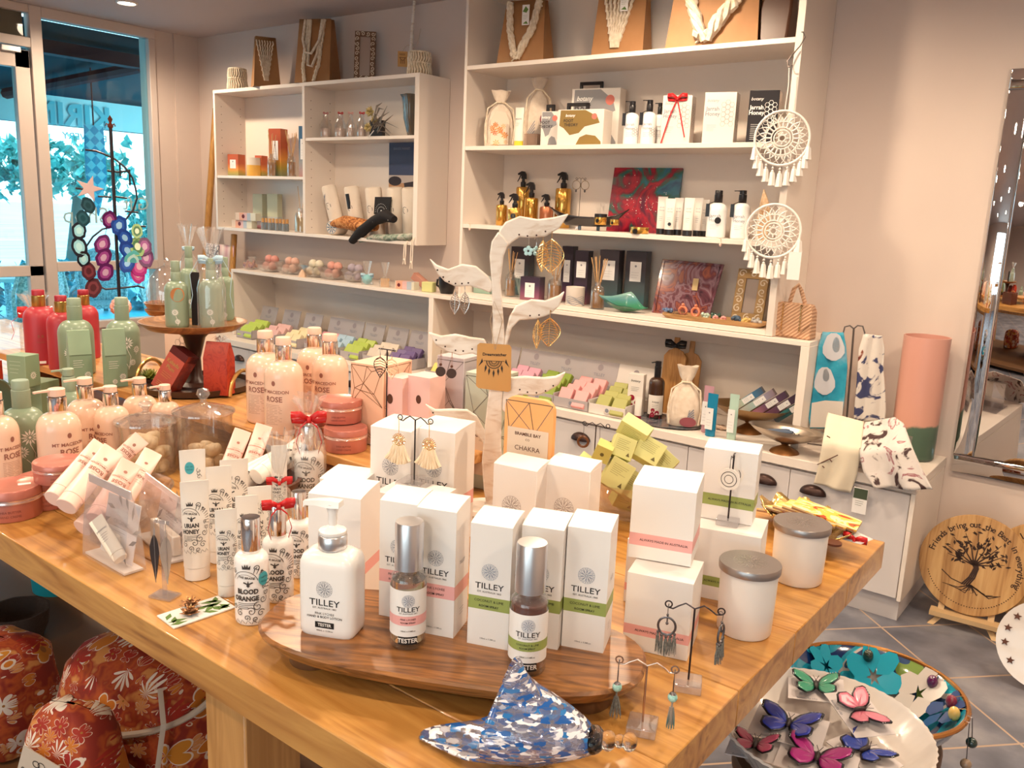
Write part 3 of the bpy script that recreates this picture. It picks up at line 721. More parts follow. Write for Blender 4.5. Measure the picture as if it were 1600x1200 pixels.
t=carton('white green-banded carton with an acrylic earring stand on top, behind the front jar',loc,yaw,w,.095,h-.001,[(h*.19,h*.33,green_band)],dome=0);tiny(t,w,h*.26)
loc2,yaw2,w2,h2=front((1071,797),(1153,812),T+h+.001,699)
t=carton('white green-banded carton, upper box behind the acrylic earring stand',loc+Vector((-.012,.0,h))+Vector((-sin(yaw),cos(yaw),0))*.045,yaw,.088,.048,h2*1.14,[(h2*.22,h2*.40,green_band)]);tiny(t,.088,h2*.31)
jar_white=mat('frosted_white_glass',(.80,.77,.75),rough=.28,coat=.2)
lid_m=mat('pewter_lid',(.40,.36,.35),rough=.32,metal=.9)
def candle_jar(label,uL,uR,vb,vt):
 c,r,h=rnd(uL,uR,vb,T,vt)
 t=thing('candle_jar',label,'candle jar',(c.x,c.y,T+U_),toward(c))
 g=G();g.lathe([(0,0),(r*.90,0),(r*.95,.003),(r*.985,h*.5),(r,h-.012),(0,h-.012)],48);g.mk('jar',jar_white,t)
 g=G();g.lathe([(r*1.0,h-.0119),(r*1.07,h-.0119),(r*1.08,h-.010),(r*1.08,h-.0015),(r*1.06,h),(0,h)],48);ld=g.mk('lid',lid_m,t)
 g=Ink(lambda x,z:(x,z,h+.0003));g.rosette(0,0,r*.60,w=.0011,n=9);g.mk('embossed_flower',mat('embossed_line',(.75,.72,.70),rough=.25,metal=.9),ld)
 return t
candle_jar('white candle jar with a grey metal lid, nearest the table edge',1116,1203,1004,878)
candle_jar('white candle jar with a grey metal lid, further back beside the gold leaf dish',1202,1282,920,816)
# earring stands and earrings
def curl(c,r,d,n=14):return[(c[0]+d*r*sin(2*pi*i/n)*(1-.25*i/n),0,c[2]+r-r*cos(2*pi*i/n)*(1-.25*i/n))for i in range(n+1)]
def earring_stand(label,base,yaw,hh,half,m,blk=.036,bh=.012):
 """acrylic block, pole and a bar that curls up at both ends; returns thing and world hanging points"""
 t=thing('earring_stand',label,'earring stand',(base[0],base[1],base[2]+U_),yaw)
 g=G();g.box(-blk/2,blk/2,-blk/2,blk/2,0,bh);g.mk('base',acrylic,t,bevel=.0015)
 g=G();g.cyl((0,0,bh),(0,0,hh),.0014,n=10);g.mk('pole',m,t)
 g=G()
 r=.0045
 for s in(-1,1):
  e=(s*half,0,hh-.003)
  g.tube([(0,0,hh),(s*half*.35,0,hh+.006),(s*half*.62,0,hh+.001),(s*(half-.006),0,hh-.004),e],.0011,8)
  g.tube([(e[0]+s*r*sin(q)*1.0,0,e[2]+r-r*cos(q))for q in[2*pi*k/16*1.1 for k in range(17)]],.0010,6)
 g.mk('hook_bar',m,t)
 R=Matrix.Rotation(yaw,3,'Z')
 return t,[Vector(base)+R@Vector((s*half,-.0022,hh+.0005))for s in(-1,1)]
def hook(g,z=0):g.tube([(0,.004,z-.004),(0,.003,z+.0015),(0,0,z+.003),(0,-.003,z),(0,-.002,z-.010)],.0005,6)
antique=mat('antique_silver',(.14,.13,.14),rough=.35,metal=.85)
def strands(g,x0,x1,z0,z1,n,sp=1.25,seed=0,y=0,r=.0006,dep=.004):
 R_=random.Random(seed)
 for i in range(n):
  u=i/(n-1)if n>1 else .5;x=x0+(x1-x0)*u;xb=(x0+x1)/2+(x-(x0+x1)/2)*sp+R_.uniform(-.001,.001)
  yy=y+R_.uniform(-dep,dep)*.5
  g.tube([(x,y+yy*.3,z0),((x+xb)/2+R_.uniform(-.0006,.0006),yy,(z0+z1)/2),(xb,yy*1.4,z1+R_.uniform(-.002,.002))],[r,r,r*.5],4)
cA,_,_=rnd(1054,1093,1085,T)
hA=HT(cA,952)
stA,hk=earring_stand('dark earring stand on an acrylic block at the right, holding grey tassel hoops',(cA.x,cA.y,T),rad(24),hA,.034,dark_metal)
tas_g=nmat('grey_thread',[(.3,(.10,.10,.10)),(.7,(.26,.27,.25))],scale=300,rough=.7)
for i,(q,lab)in enumerate(zip(hk,('antique silver hoop earring with grey tassels, facing the viewer','antique silver hoop earring with grey tassels, turned edge-on'))):
 e=thing('tassel_earring',lab,'earring',q,rad(20)if i==0 else rad(95))
 g=G();hook(g);g.ball((0,-.002,-.012),.0018,8,6);g.mk('hook',antique,e)
 g=G();g.tube([(.0115*sin(a),-.002,-.028-.0125*cos(a))for a in[pi+2*pi*k/28 for k in range(28)]],.0016,8,closed=True)
 for k in range(5):a=-pi*.30+pi*.6*k/4;g.ball((.0135*sin(a),-.002,-.030-.0135*cos(a)),.0022,8,6)
 g.tube([(0,-.002,-.014),(0,-.002,-.022)],.001,6);g.ball((0,-.002,-.024),.0022,8,6)
 g.mk('hoop',antique,e)
 for k in range(5):
  x=(k-2)*.0055;z=-.046+abs(k-2)*.0018
  g=G();g.tube([(x,-.002,z+.004),(x,-.002,z-.002)],.0016,6);strands(g,x-.0016,x+.0016,z-.001,z-.024,9,1.7,k,-.002,.0006);g.mk('tassel',tas_g,e)
cB,_,_=rnd(982,1022,1153,T);hB=HT(cB,1041)
rose=mat('rose_wire',(.55,.38,.30),rough=.25,metal=1)
stB,hk=earring_stand('rose metal earring stand on an acrylic block in front, holding turquoise bead earrings',(cB.x,cB.y,T),rad(22),hB,.0335,rose)
turq=nmat('turquoise_bead',[(.35,(.20,.45,.42)),(.6,(.45,.75,.70)),(.75,(.10,.15,.13))],scale=400,rough=.3)
for i,(q,lab)in enumerate(zip(hk,('turquoise bead earring with a grey thread tassel at the left of the front stand','turquoise bead earring with a teal and grey tassel at the right of the front stand'))):
 e=thing('bead_earring',lab,'earring',q,rad(20))
 g=G();hook(g);g.tube([(0,-.002,-.010),(0,-.002,-.026)],.0008,6);g.lathe([(.0045,-.028),(.003,-.0265),(.001,-.0255)],10,c=(0,-.002));g.mk('hook',antique,e)
 g=G();g.ball((0,-.002,-.0325),.0060,14,10);g.mk('bead',turq,e)
 g=G();g.tube([(0,-.002,-.037),(0,-.002,-.046)],.0013,6);strands(g,-.002,.002,-.045,-.072,16,3.4 if i==0 else 2.2,3,-.002,.0008,.006)
 g.mk('tassel',tas_g if i==0 else nmat('teal_grey_thread',[(.45,(.02,.16,.18)),(.55,(.35,.30,.26))],scale=120,rough=.7,stretch=(1,1,.05)),e)
pC=PZ(647,760,LOWZ);hC=HT(pC,657)
stC,hk=earring_stand('black earring stand on a white carton holding two gold sunburst earrings',(pC.x,pC.y,LOWZ),rad(16),hC,.030,black,blk=.05,bh=.012)
raff=nmat('cream_raffia',[(.3,(.72,.58,.40)),(.7,(.85,.74,.58))],scale=200,rough=.7,stretch=(1,1,.1))
for i,(q,lab)in enumerate(zip(hk,('gold sunburst earring with cream tassel fan, left one of the pair','gold sunburst earring with cream tassel fan, right one of the pair'))):
 e=thing('sunburst_earring',lab,'earring',q,rad(14))
 g=G();hook(g);g.tube([(0,-.002,-.010),(0,-.002,-.026)],.0006,6);g.mk('hook',gold,e)
 g=G();R0=.0135
 g.T=Matrix.Translation((0,-.002,-.040))@Matrix.Rotation(pi/2,4,'X')
 for rr,tt in((.0085,.0009),(.0055,.0008),(.003,.0008)):g.tube([(rr*cos(a),rr*sin(a),0)for a in[2*pi*k/24 for k in range(24)]],tt,6,closed=True)
 for k in range(24):a=2*pi*k/24;g.tube([(.0085*cos(a),.0085*sin(a),0),(R0*cos(a),R0*sin(a),0)],[.0006,.0010],5)
 for k in range(12):a=2*pi*k/12;g.tube([(.003*cos(a),.003*sin(a),0),(.0085*cos(a+.2),.0085*sin(a+.2),0)],.0006,4)
 g.mk('sunburst',gold,e)
 g=G()
 for k in range(13):
  u=(k-6)/6;g.tube([(u*.010,-.002,-.050+abs(u)*.004),(u*.0165,-.003+.002*(k%2),-.068+abs(u)*.004),(u*.0245,-.002+.003*(k%3-1),-.083+abs(u)*abs(u)*.008)],[.0012,.0026,.0030],6)
 g.mk('tassel_fan',raff,e)
lc,yw,hh_=GL
pD=PZ(1132,822,T+hh_);pD=pD+Vector((.0,.012,0));hD=HT(pD,712)
t=thing('earring_stand','thin earring stand on a clear block with white target-shaped earrings','earring stand',(pD.x,pD.y,T+hh_+U_),rad(15))
g=G();g.box(-.018,.018,-.014,.014,0,.010);g.mk('base',acrylic,t,bevel=.001)
g=G();g.cyl((0,0,.010),(0,0,hD),.0014);g.mk('pole',dark_metal,t);g=G();g.tube([(0,-.014,hD),(0,0,hD+.003),(0,.014,hD)],.0011);g.mk('hook_bar',dark_metal,t)
for i,(dx,dy)in enumerate(((.002,-.016),(-.004,.014))):
 q=pD+Vector((dx,dy,hD+.0005));e=thing('disc_earring',('white disc earring with black ring lines, nearer of the pair','white disc earring behind the nearer one')[i],'earring',q,rad(10))
 g=G();hook(g);g.tube([(0,-.002,-.010),(0,-.002,-.018)],.0006,6);g.mk('hook',antique,e)
 g=G();g.T=Matrix.Translation((0,-.002,-.036))@Matrix.Rotation(pi/2,4,'X');g.lathe([(0,-.001),(.018,-.001),(.018,.001),(0,.001)],32);g.mk('disc',mat('white_shell',(.80,.76,.72),rough=.3),e)
 g=Ink(flat(-.0034));g.ring(0,-.036,.0125,.0010,32);g.ring(0,-.036,.007,.0009,24);g.mk('ring_lines',ink,e)
 # blown glass conch
cshell=PZ(794,1184,T)
sh=thinmat('speckled_glass',tint=(.80,.80,.90),gloss=.16,rough=.04,dens=.12,col=(.75,.78,.92));N=sh.node_tree.nodes;L=sh.node_tree.links
tcn=N.new('ShaderNodeTexCoord');mp=N.new('ShaderNodeMapping');mp.inputs['Scale'].default_value=(60,60,150);mp.inputs['Rotation'].default_value=(0,.75,0);L.new(tcn.outputs['Object'],mp.inputs[0])
nz=N.new('ShaderNodeTexNoise');nz.inputs['Scale'].default_value=.9;L.new(mp.outputs[0],nz.inputs['Vector'])
vm=N.new('ShaderNodeVectorMath');vm.operation='ADD';L.new(mp.outputs[0],vm.inputs[0]);L.new(nz.outputs['Color'],vm.inputs[1])
vo=N.new('ShaderNodeTexVoronoi');vo.feature='SMOOTH_F1';vo.inputs['Smoothness'].default_value=.15;vo.inputs['Scale'].default_value=1.5;L.new(vm.outputs[0],vo.inputs['Vector'])
sp=N.new('ShaderNodeSeparateColor');L.new(vo.outputs['Color'],sp.inputs[0])
r1=ramp_node(N,[(0,(.02,.10,.36)),(.42,(.03,.18,.48)),(.60,(.82,.82,.88))],'CONSTANT');L.new(sp.outputs[0],r1.inputs[0])
r2=ramp_node(N,[(0,(1,1,1)),(.30,(.0,)*3),(.48,(.85,)*3),(.60,(.0,)*3),(.90,(.4,)*3)],'CONSTANT');L.new(sp.outputs[1],r2.inputs[0])
pb=N.new('ShaderNodeBsdfPrincipled');pb.inputs['Roughness'].default_value=.12;L.new(r1.outputs[0],pb.inputs['Base Color'])
ms=N.new('ShaderNodeMixShader');L.new(r2.outputs[0],ms.inputs[0]);old=N['Material Output'].inputs[0].links[0].from_socket
L.new(old,ms.inputs[1]);L.new(pb.outputs[0],ms.inputs[2]);L.new(ms.outputs[0],N['Material Output'].inputs[0])
t=thing('glass_shell','blown glass conch speckled blue and white lying at the front edge of the table','ornament',(cshell.x,cshell.y,T+U_),rad(22));t.scale=(.90,.95,.75)
g=G()
def shellpt(u,v):
 th=2*pi*u
 c_,s_=cos(th),sin(th)
 R0=.060*(1-v)**.62+.004
 x=.004+.112*v
 zc=.058+.006*sin(pi*v)
 lip=max(0,1-v*3.2)**1.5
 up=max(0,s_)**5;dn=max(0,-s_*.93+c_*.0-.1)**3
 side=abs(c_)
 x+=lip*(-.175*dn*1.25-.055*side*(.6 if c_>0 else .45)+.006*up)
 z=zc+R0*s_*(1.0)+lip*(.045*up+.004*side+dn*.022)-.004*v
 y=R0*c_*(.92)*(1-lip*.45*dn)
 R1=.0022*sin(7*th+9*v)*(1-v)
 return(x,y,max(.0015,z+R1*s_))
g.grid(shellpt,56,30,wrapu=True);bo=g.mk('shell',sh,t,smooth=180,solid=.0035)
g=G()
for x,z,r in((.108,.060,.020),(.126,.063,.014),(.140,.066,.0095),(.152,.068,.013)):g.ball((x,0,z),r,18,12,sx=.75)
g.mk('spiral_tip',clear,t)
# bottles, tubes and tins of the left half of the table
blush=mat('blush_plastic',(.80,.55,.42),rough=.22,coat=.4);blush_cap=mat('blush_cap',(.78,.54,.43),rough=.35)
sage=mat('sage_plastic',(.24,.31,.22),rough=.30,coat=.1);sage_cap=mat('sage_cap',(.27,.34,.25),rough=.38)
crimson=mat('crimson_plastic',(.42,.035,.05),rough=.38);crimson_cap=mat('crimson_cap',(.35,.02,.035),rough=.35)
bottle_pink_ink=mat('rose_ink',(.30,.12,.09),rough=.5)
def daisy(g,x,z,r,n=12):
 for i in range(n):
  a=2*pi*i/n;c_,s_=cos(a),sin(a)
  g.poly([(x+c_*r*.22,z+s_*r*.22),(x+c_*r*.6-s_*r*.12,z+s_*r*.6+c_*r*.12),(x+c_*r,z+s_*r),(x+c_*r*.6+s_*r*.12,z+s_*r*.6-c_*r*.12)])
 g.disc(x,z,r*.16,8)
def lotion(name,label,c,r,h,body,collar,cap,style='pump',yaw=None,group=None,shoulder=.76,cat='bottle',base=(0,0),hd=0):
 """cosmetic bottle: domed shoulder, metal collar and a pump or a disc cap"""
 t=thing(name,label,cat,(c[0],c[1],c[2]+U_),toward(c)if yaw is None else yaw,group)
 hb=h*shoulder;nr=r*.40
 g=G();prof=[(0,0),(r*.93,0),(r*.985,.003),(r,.008),(r,hb-r*.85)]
 for k in range(1,8):a=pi/2*k/8;prof.append((nr+(r-nr)*cos(a),hb-r*.85+r*.80*sin(a)))
 prof+=[(nr,hb),(0,hb)]
 g.lathe(prof,36);g.mk('body',body,t,smooth=50)
 zc=hb+(h-hb)*(.66 if style!='tall' else .45)
 g=G();g.lathe([(nr*1.02,hb-.001),(nr*1.06,hb),(nr*1.06,zc-.001),(nr,zc)],28);g.mk('collar',collar,t)
 g=G()
 if style=='pump':
  g.lathe([(nr*.5,zc),(nr*.5,zc+.001),(nr*.95,zc+.0015),(nr*.95,h-.001),(nr*.85,h),(0,h)],24)
  a=rad(hd);
  g.loft([[(x*cos(a)-y*sin(a),x*sin(a)+y*cos(a),z)for y,z in((-w_,z0),(w_,z0),(w_,z1),(-w_,z1))]for x,w_,z0,z1 in((-nr*.5,nr*.35,h-.006,h-.0012),(-nr*1.9,nr*.26,h-.0055,h-.002),(-nr*2.6,nr*.22,h-.0065,h-.0025))])
 else:
  g.lathe([(nr*.95,zc),(nr*.98,zc+.0005),(nr*.98,h-.002),(nr*.9,h),(0,h)],28)
 g.mk('pump_head' if style=='pump' else 'cap',cap,t,smooth=45)
 return t,hb
def rose_print(t,r,hb,ph=-.5):
 g=Ink(wrap(r+.0004,ph));s=r/.038
 g.txt('MT MACEDON',.0088*s,0,hb*.60,bold=.02,sx=1.05);g.txt('ROSE',.0150*s,0,hb*.50,bold=.025,sx=1.0)
 g.lines(-.020*s,.018*s,hb*.42,hb*.022,13,.0006,5);g.disc(0,hb*.72,.004*s,10,1.3)
 g.mk('lettering',bottle_pink_ink,t)
def daisy_print(t,r,hb,ph=0):
 g=Ink(wrap(r+.0004,ph));s=r/.038
 for x,z,q in((0,.62,.016),(-.014,.42,.012),(.024,.5,.010),(.012,.28,.009)):daisy(g,x*s,hb*z,q*s)
 g.stroke([(0,hb*.52),(.008*s,hb*.38),(.002*s,hb*.16)],.0012);g.stroke([(-.014*s,hb*.36),(-.002*s,hb*.26),(.003*s,hb*.18)],.001);g.stroke([(.024*s,hb*.44),(.010*s,hb*.30),(.004*s,hb*.2)],.001)
 g.mk('flower_print',white_ink,t)
def put_rose(label,uL,uR,vb,vt,z,style,ph,hd=20):
 c,r,h=rnd(uL,uR,vb,z,vt)
 t,hb=lotion('lotion_bottle',label,c,r,h,blush,chrome,blush_cap,style,hd=hd);rose_print(t,r,hb,ph);return t
put_rose('blush rose bottle on the riser, at the far left of its group of four',387,446,664,517,RZ,'cap',-.55)
put_rose('blush rose bottle on the riser, nearest of its group of four',415,474,682,527,RZ,'cap',-.55)
put_rose('blush rose bottle at the back of the group of four on the riser',465,519,645,512,RZ,'cap',-.4)
put_rose('blush rose bottle on the riser behind the stacked pink tins',488,544,661,522,RZ,'cap',-.5)
for k,(uL,uR,vb,vt,ph,lab)in enumerate(((-30,34,775,613,.7,'blush pump bottle cut by the left picture edge, behind the front pink tin'),(67,130,765,607,.45,'blush pump bottle right of the tall sage bottle, behind the stacked pink tins'),(112,169,735,590,.5,'blush pump bottle, second from left in the row behind the rose tubes'),(153,205,737,603,-.8,'blush pump bottle in front of the green ones, left of the glass jars'),(197,249,712,590,-.2,'blush pump bottle behind the left glass jar, its nozzle pointing left'),(240,284,716,601,-.2,'blush pump bottle squeezed between the two glass jars'))):
 put_rose(lab,uL,uR,vb,vt,T,'pump',ph,hd=20)
def put_green(label,uL,uR,vb,vt,z,style='pump',ph=0,yaw=None,name='lotion_bottle'):
 c,r,h=rnd(uL,uR,vb,z,vt);t,hb=lotion(name,label,c,r,h,sage,sage_cap,sage_cap,style,hd=10,shoulder=.72);daisy_print(t,r,hb,ph);return t
put_green('tall sage green bottle with white daisies at the left, behind the pink tins',12,74,752,594,T,'cap',.25)
put_green('sage green pump bottle behind the blush bottles, nozzle towards the left',92,136,705,576,T,'pump',0)
tin_m=mat('rose_tin',(.56,.20,.155),rough=.30,metal=.35);rim_m=mat('tin_rim',(.85,.62,.58),rough=.2,metal=.8)
def tin(label,uL,uR,vb,z,hh=None,group=None,stick=False):
 c,r,_=rnd(uL,uR,vb,z);h=hh or r*1.15
 t=thing('round_tin',label,'tin',(c.x,c.y,z+U_),toward(c),group)
 g=G();g.lathe([(0,0),(r*.94,0),(r*.96,.002),(r*.96,h*.55),(0,h*.55)],44);g.mk('tin_body',tin_m,t)
 g=G();g.lathe([(r*.965,h*.552),(r,h*.56),(r*1.005,h*.60),(r*.99,h*.62),(r*.99,h*.66),(r*1.0,h*.69),(r*.96,h*.695)],44,cap=False);g.mk('rim',rim_m,t)
 g=G();g.lathe([(r*.98,h*.696),(r*.985,h*.70),(r*.985,h*.93),(r*.96,h*.97),(r*.90,h*.975),(r*.88,h*.965),(0,h*.968)],44);g.mk('lid',tin_m,t)
 g=Ink(wrap(r*.962+.0003,-.1));g.txt('SHEA BUTTER',h*.10,0,h*.32,bold=.01);g.txt('HAND CREME',h*.10,0,h*.18);g.mk('lettering',mat('tin_ink',(.25,.07,.06),rough=.5),t)
 if stick:g=Ink(lambda x,z_:(x,z_,h*.972));g.rect(.012,.034,-.012,.0);g.mk('price_sticker',white_ink,t)
 return t,c,r,h
t3,c3,r3,h3=tin('pink tin under the upper one in the stack at the left, half hidden',32,112,800,T)
tin('pink tin on top of the offset stack at the left',57,133,760,T+h3+.0005,hh=.040)
tin('pink tin with a white price sticker on its lid, cut by the left picture edge',-22,65,818,T,stick=True)
tA,cA_,rA,hA_=tin('pink tin, lower one of the stack on the riser beside the rose bottles',506,574,711,RZ,hh=.052)
tin('pink tin, upper one of the stack on the riser beside the rose bottles',498,566,665,RZ+.0525,hh=.051)
tin('pink tin behind the red bow, mostly hidden by cellophane',460,512,690,RZ,hh=.045)
# soft tubes: cap at one end, flat crimp at the other
def orient(o,p0,axis,facing):
 """local z along axis, local -y towards facing"""
 z=Vector(axis).normalized();f=Vector(facing);f=(f-z*f.dot(z)).normalized();y=-f;x=y.cross(z)
 m=Matrix((x,y,z)).transposed();o.rotation_euler=m.to_euler();o.location=p0
def soft_tube(label,p0,p1,r,body,cap,ink_fn=None,group=None,facing=None,crimpw=1.5,capl=.13,name='cosmetic_tube',squash=.72):
 Lh=(Vector(p1)-Vector(p0)).length
 t=thing(name,label,'tube',(0,0,0),0,group)
 g=G();g.lathe([(0,0),(r*.9,0),(r*.96,.001),(r*.97,Lh*capl),(0,Lh*capl)],26,sy=squash);g.mk('cap',cap,t)
 g=G();rings=[]
 for k in range(9):
  v=k/8;e=v**1.6;rx_=r*(1+(crimpw*.72-1)*e*.55);ry_=r*squash*(1-e)+.0010*e
  rings.append([(rx_*cos(2*pi*i/26),ry_*sin(2*pi*i/26),Lh*capl+.0006+(Lh*.93-Lh*capl)*v)for i in range(26)])
 rings.append([(rings[-1][i][0],rings[-1][i][1]*.8,Lh)for i in range(26)])
 g.loft(rings);g.mk('tube_body',body,t,smooth=60)
 def fn(x,z):
  v=max(0,min(1,(z-Lh*capl)/(Lh*.93-Lh*capl)));e=v**1.6;rx_=r*(1+(crimpw*.72-1)*e*.55);ry_=r*squash*(1-e)+.0010*e
  a=max(-1.2,min(1.2,x/rx_));return(rx_*sin(a),-ry_*cos(a)-.0004,z)
 if ink_fn:ink_fn(t,fn,r,Lh)
 orient(t,p0,Vector(p1)-Vector(p0),facing if facing is not None else(CAM-Vector(p0)))
 return t
tube_white=mat('tube_white',(.76,.71,.66),rough=.32);ornate_ink=mat('ornate_ink',(.05,.045,.045),rough=.5)
def crown(g,x,z,s):g.poly([(x-s,z),(x+s,z),(x+s*1.1,z+s*1.1),(x+s*.55,z+s*.5),(x+s*.3,z+s*1.4),(x,z+s*.6),(x-s*.3,z+s*1.4),(x-s*.55,z+s*.5),(x-s*1.1,z+s*1.1)])
def ornate(g,L,s,w1,w2,z0):
 """crown, curling rays, insect and scrolls round two lines of bold words; s = scale in metres, z0 = middle height"""
 crown(g,-.1*s,z0+1.55*s,.24*s)
 g.ring(-.2*s,z0+.62*s,.80*s,.035*s,18,rad(15),rad(165));g.ring(-.2*s,z0+.62*s,.60*s,.02*s,18,rad(25),rad(155))
 g.txt('THE BRACE',.20*s,-.1*s,z0+1.0*s,bold=.02,rot=-.1)
 g.poly([(-.1*s,z0+.50*s),(.0,z0+.85*s),(.1*s,z0+.50*s),(0,z0+.40*s)]);g.stroke([(-.28*s,z0+.72*s),(0,z0+.60*s),(.28*s,z0+.72*s)],.09*s)
 for k in range(9):a=rad(-12+11*k);g.stroke([(.1*s+.95*s*cos(a),z0+.45*s+.85*s*sin(a)),(.1*s+1.35*s*cos(a),z0+.45*s+1.2*s*sin(a))],[.03*s,.06*s])
 g.txt(w1,.42*s,-.05*s,z0+.12*s,bold=.045,sx=.9);g.txt(w2,.42*s,-.15*s,z0-.33*s,bold=.045,sx=.9)
 g.lines(-.7*s,.5*s,z0-.65*s,.11*s,4,.035*s,2)
 R_=random.Random(4)
 for(x,z,r_,d)in((.55,-.85,.30,1),(.9,-.45,.26,-1),(.15,-1.15,.28,-1),(-.55,-1.25,.24,1),(.75,-1.3,.25,1),(1.15,-.05,.20,1),(-.1,-1.55,.2,1),(.4,-1.65,.18,-1),(1.0,.35,.15,-1),(-.9,1.35,.16,1),(.55,1.6,.2,-1),(.9,1.3,.14,1),(-1.0,-.9,.2,-1)):g.spiral(x*s,z0+z*s,r_*s,1.3,.045*s,d,R_.uniform(0,6))
 for k in range(6):x=(-.9+.36*k)*s;g.stroke([(x,z0-1.95*s),(x+.12*s,z0-1.7*s),(x+.3*s,z0-1.9*s)],.03*s)
def honey_ink(w1='URIAN',w2='HONEY',ring=True,dx=-.35):
 def f(t,fn,r,Lh):
  g=Ink(lambda x,z:fn(x+dx*r,z));ornate(g,Lh,r*1.08,w1,w2,Lh*.55);
  g.mk('ornate_print',ornate_ink,t)
 return f
def teal_sticker(t,fn,x,z,r):
 g=Ink(lambda a,b:tuple(Vector(fn(a,b))+Vector((0,-.0003,0))));g.disc(x,z,r,20,1.25);s=g.mk('teal_sticker',mat('teal_sticker',(.06,.36,.42),rough=.5),t)
 g=Ink(lambda a,b:tuple(Vector(fn(a,b))+Vector((0,-.0006,0))));g.txt('TRY ME',r*.42,x,z+r*.25);g.txt('TESTER',r*.42,x,z-r*.35);g.mk('sticker_lettering',mat('sticker_ink',(.01,.08,.10),rough=.5),s)
def stand_tube(label,uL,uR,vb,vt,lean=(0,0),fn=None,**k):
 c,r,h=rnd(uL,uR,vb,T,vt)
 p0=Vector((c.x,c.y,T+U_));p1=p0+Vector((lean[0],lean[1],h))
 return soft_tube(label,p0,p1,r*.93,tube_white,tube_white,fn or honey_ink(),squash=.86,crimpw=1.55,facing=Vector((CAM.x-c.x+.25,CAM.y-c.y,0)),**k)
def teal_ink(t,fn,r,Lh):teal_sticker(t,fn,-r*.3,Lh*.83,r*.42);g=Ink(fn);g.lines(-r*.6,r*.5,Lh*.66,.004,4,.0008);[g.spiral(r*.5,Lh*(.74+.03*k),.005,1,.0008,1,k)for k in range(3)];g.mk('print',ornate_ink,t)
stand_tube('white tube with a teal sticker standing at the back left of the honey tubes',287,325,868,703,fn=teal_ink)
stand_tube('white ornate honey tube standing front left of the group',288,330,911,752)
stand_tube('white ornate honey tube standing second from left, just behind the front one',327,365,884,729)
stand_tube('white ornate honey tube standing furthest back of the honey group',348,390,862,718)
stand_tube('slim white ornate honey tube standing in front, beside the silver-capped bottle',340,373,936,796)
stand_tube('slim white ornate honey tube half hidden behind the silver-capped bottle',371,405,905,775)
stand_tube('white ornate honey tube peeping out behind the red bow',390,426,890,760)
shiny=mat('mirror_silver',(.80,.76,.75),rough=.10,metal=1)
def capped(label,uL,uR,vb,vt,z=T,sticker_=False,w=('BLOOD','ORANGE')):
 c,r,h=rnd(uL,uR,vb,z,vt);t=thing('spray_bottle',label,'bottle',(c.x,c.y,z+U_),toward(c,8));hb=h*.68
 g=G();prof=[(0,0),(r*.92,0),(r*.98,.002),(r,.008),(r,hb-r*.55)]+[(r*.45+(r*.55)*cos(pi/2*k/7),hb-r*.55+r*.5*sin(pi/2*k/7))for k in range(1,7)]+[(r*.45,hb),(0,hb)]
 g.lathe(prof,34);g.mk('body',white_pl,t,smooth=50)
 g=G();g.lathe([(r*.52,hb-.002),(r*.56,hb),(r*.56,h-.002),(r*.53,h),(0,h-.0005)],30);g.mk('cap',shiny,t)
 g=Ink(wrap(r+.0010,-.35));ornate(g,0,r*.98,w[0],w[1],hb*.47);g.mk('ornate_print',ornate_ink,t)
 if sticker_:
  def f2(x,z_):return wrap(r+.0014,.55)(x,z_)
  g=Ink(f2);g.disc(0,hb*.66,r*.34,20,1.25);s_=g.mk('teal_sticker',mat('teal_sticker'),t)
  g=Ink(wrap(r+.0018,.55));g.txt('TRY ME',r*.14,0,hb*.68);g.txt('TESTER',r*.14,0,hb*.62);g.mk('sticker_lettering',mat('sticker_ink'),s_)
 return t,c,r,h
capped('white ornate bottle with a tall silver cap and teal sticker, beside the wooden board',369,421,979,808,sticker_=True)
t2,c2,r2,h2_=capped('white ornate bottle with a red bow on its silver cap',412,459,944,789)
t4,c4,r4,h4=capped('white ornate bottle with a silver cap directly behind the red-bowed one',448,488,905,768)
t5,c5,r5,h5=capped('white bottle with a silver cap wrapped in cellophane under a large red bow',461,506,792,664)
red_rib=mat('red_ribbon',(.55,.012,.015),rough=.35,coat=.2);blue_rib=mat('pale_blue_ribbon',(.38,.55,.68),rough=.4)
def bow(parent,z,s,m,tails=True,name='bow',y=0,sp=1.0):
 g=G()
 def rib(pts,w):
  pts=[Vector(p)for p in pts];g.loft([[p+Vector((0,-w*.25,-w)),p+Vector((0,w*.25,w))]for p in pts],closed=False)
 for d in(-1,1):rib([(0,y,z),(d*s*.5,y-.004,z+s*.38),(d*s*1.05*sp,y-.002,z+s*.34),(d*s*1.0*sp,y+.004,z-s*.02),(d*s*.4,y+.004,z-s*.08),(0,y,z)],s*.19)
 rib([(-s*.12,y-.004,z-.0),(s*.12,y-.004,z)],s*.16)
 if tails:
  for d in(-1,1):rib([(0,y-.002,z),(d*s*.5,y-.010,z-s*.4),(d*s*.75,y-.012,z-s*1.3),(d*s*.55,y-.010,z-s*2.0)],s*.06)
 return g.mk(name,m,parent,smooth=60,solid=.0006)
bow(t2,h2_*1.0+.001,.024,red_rib,y=-.012)
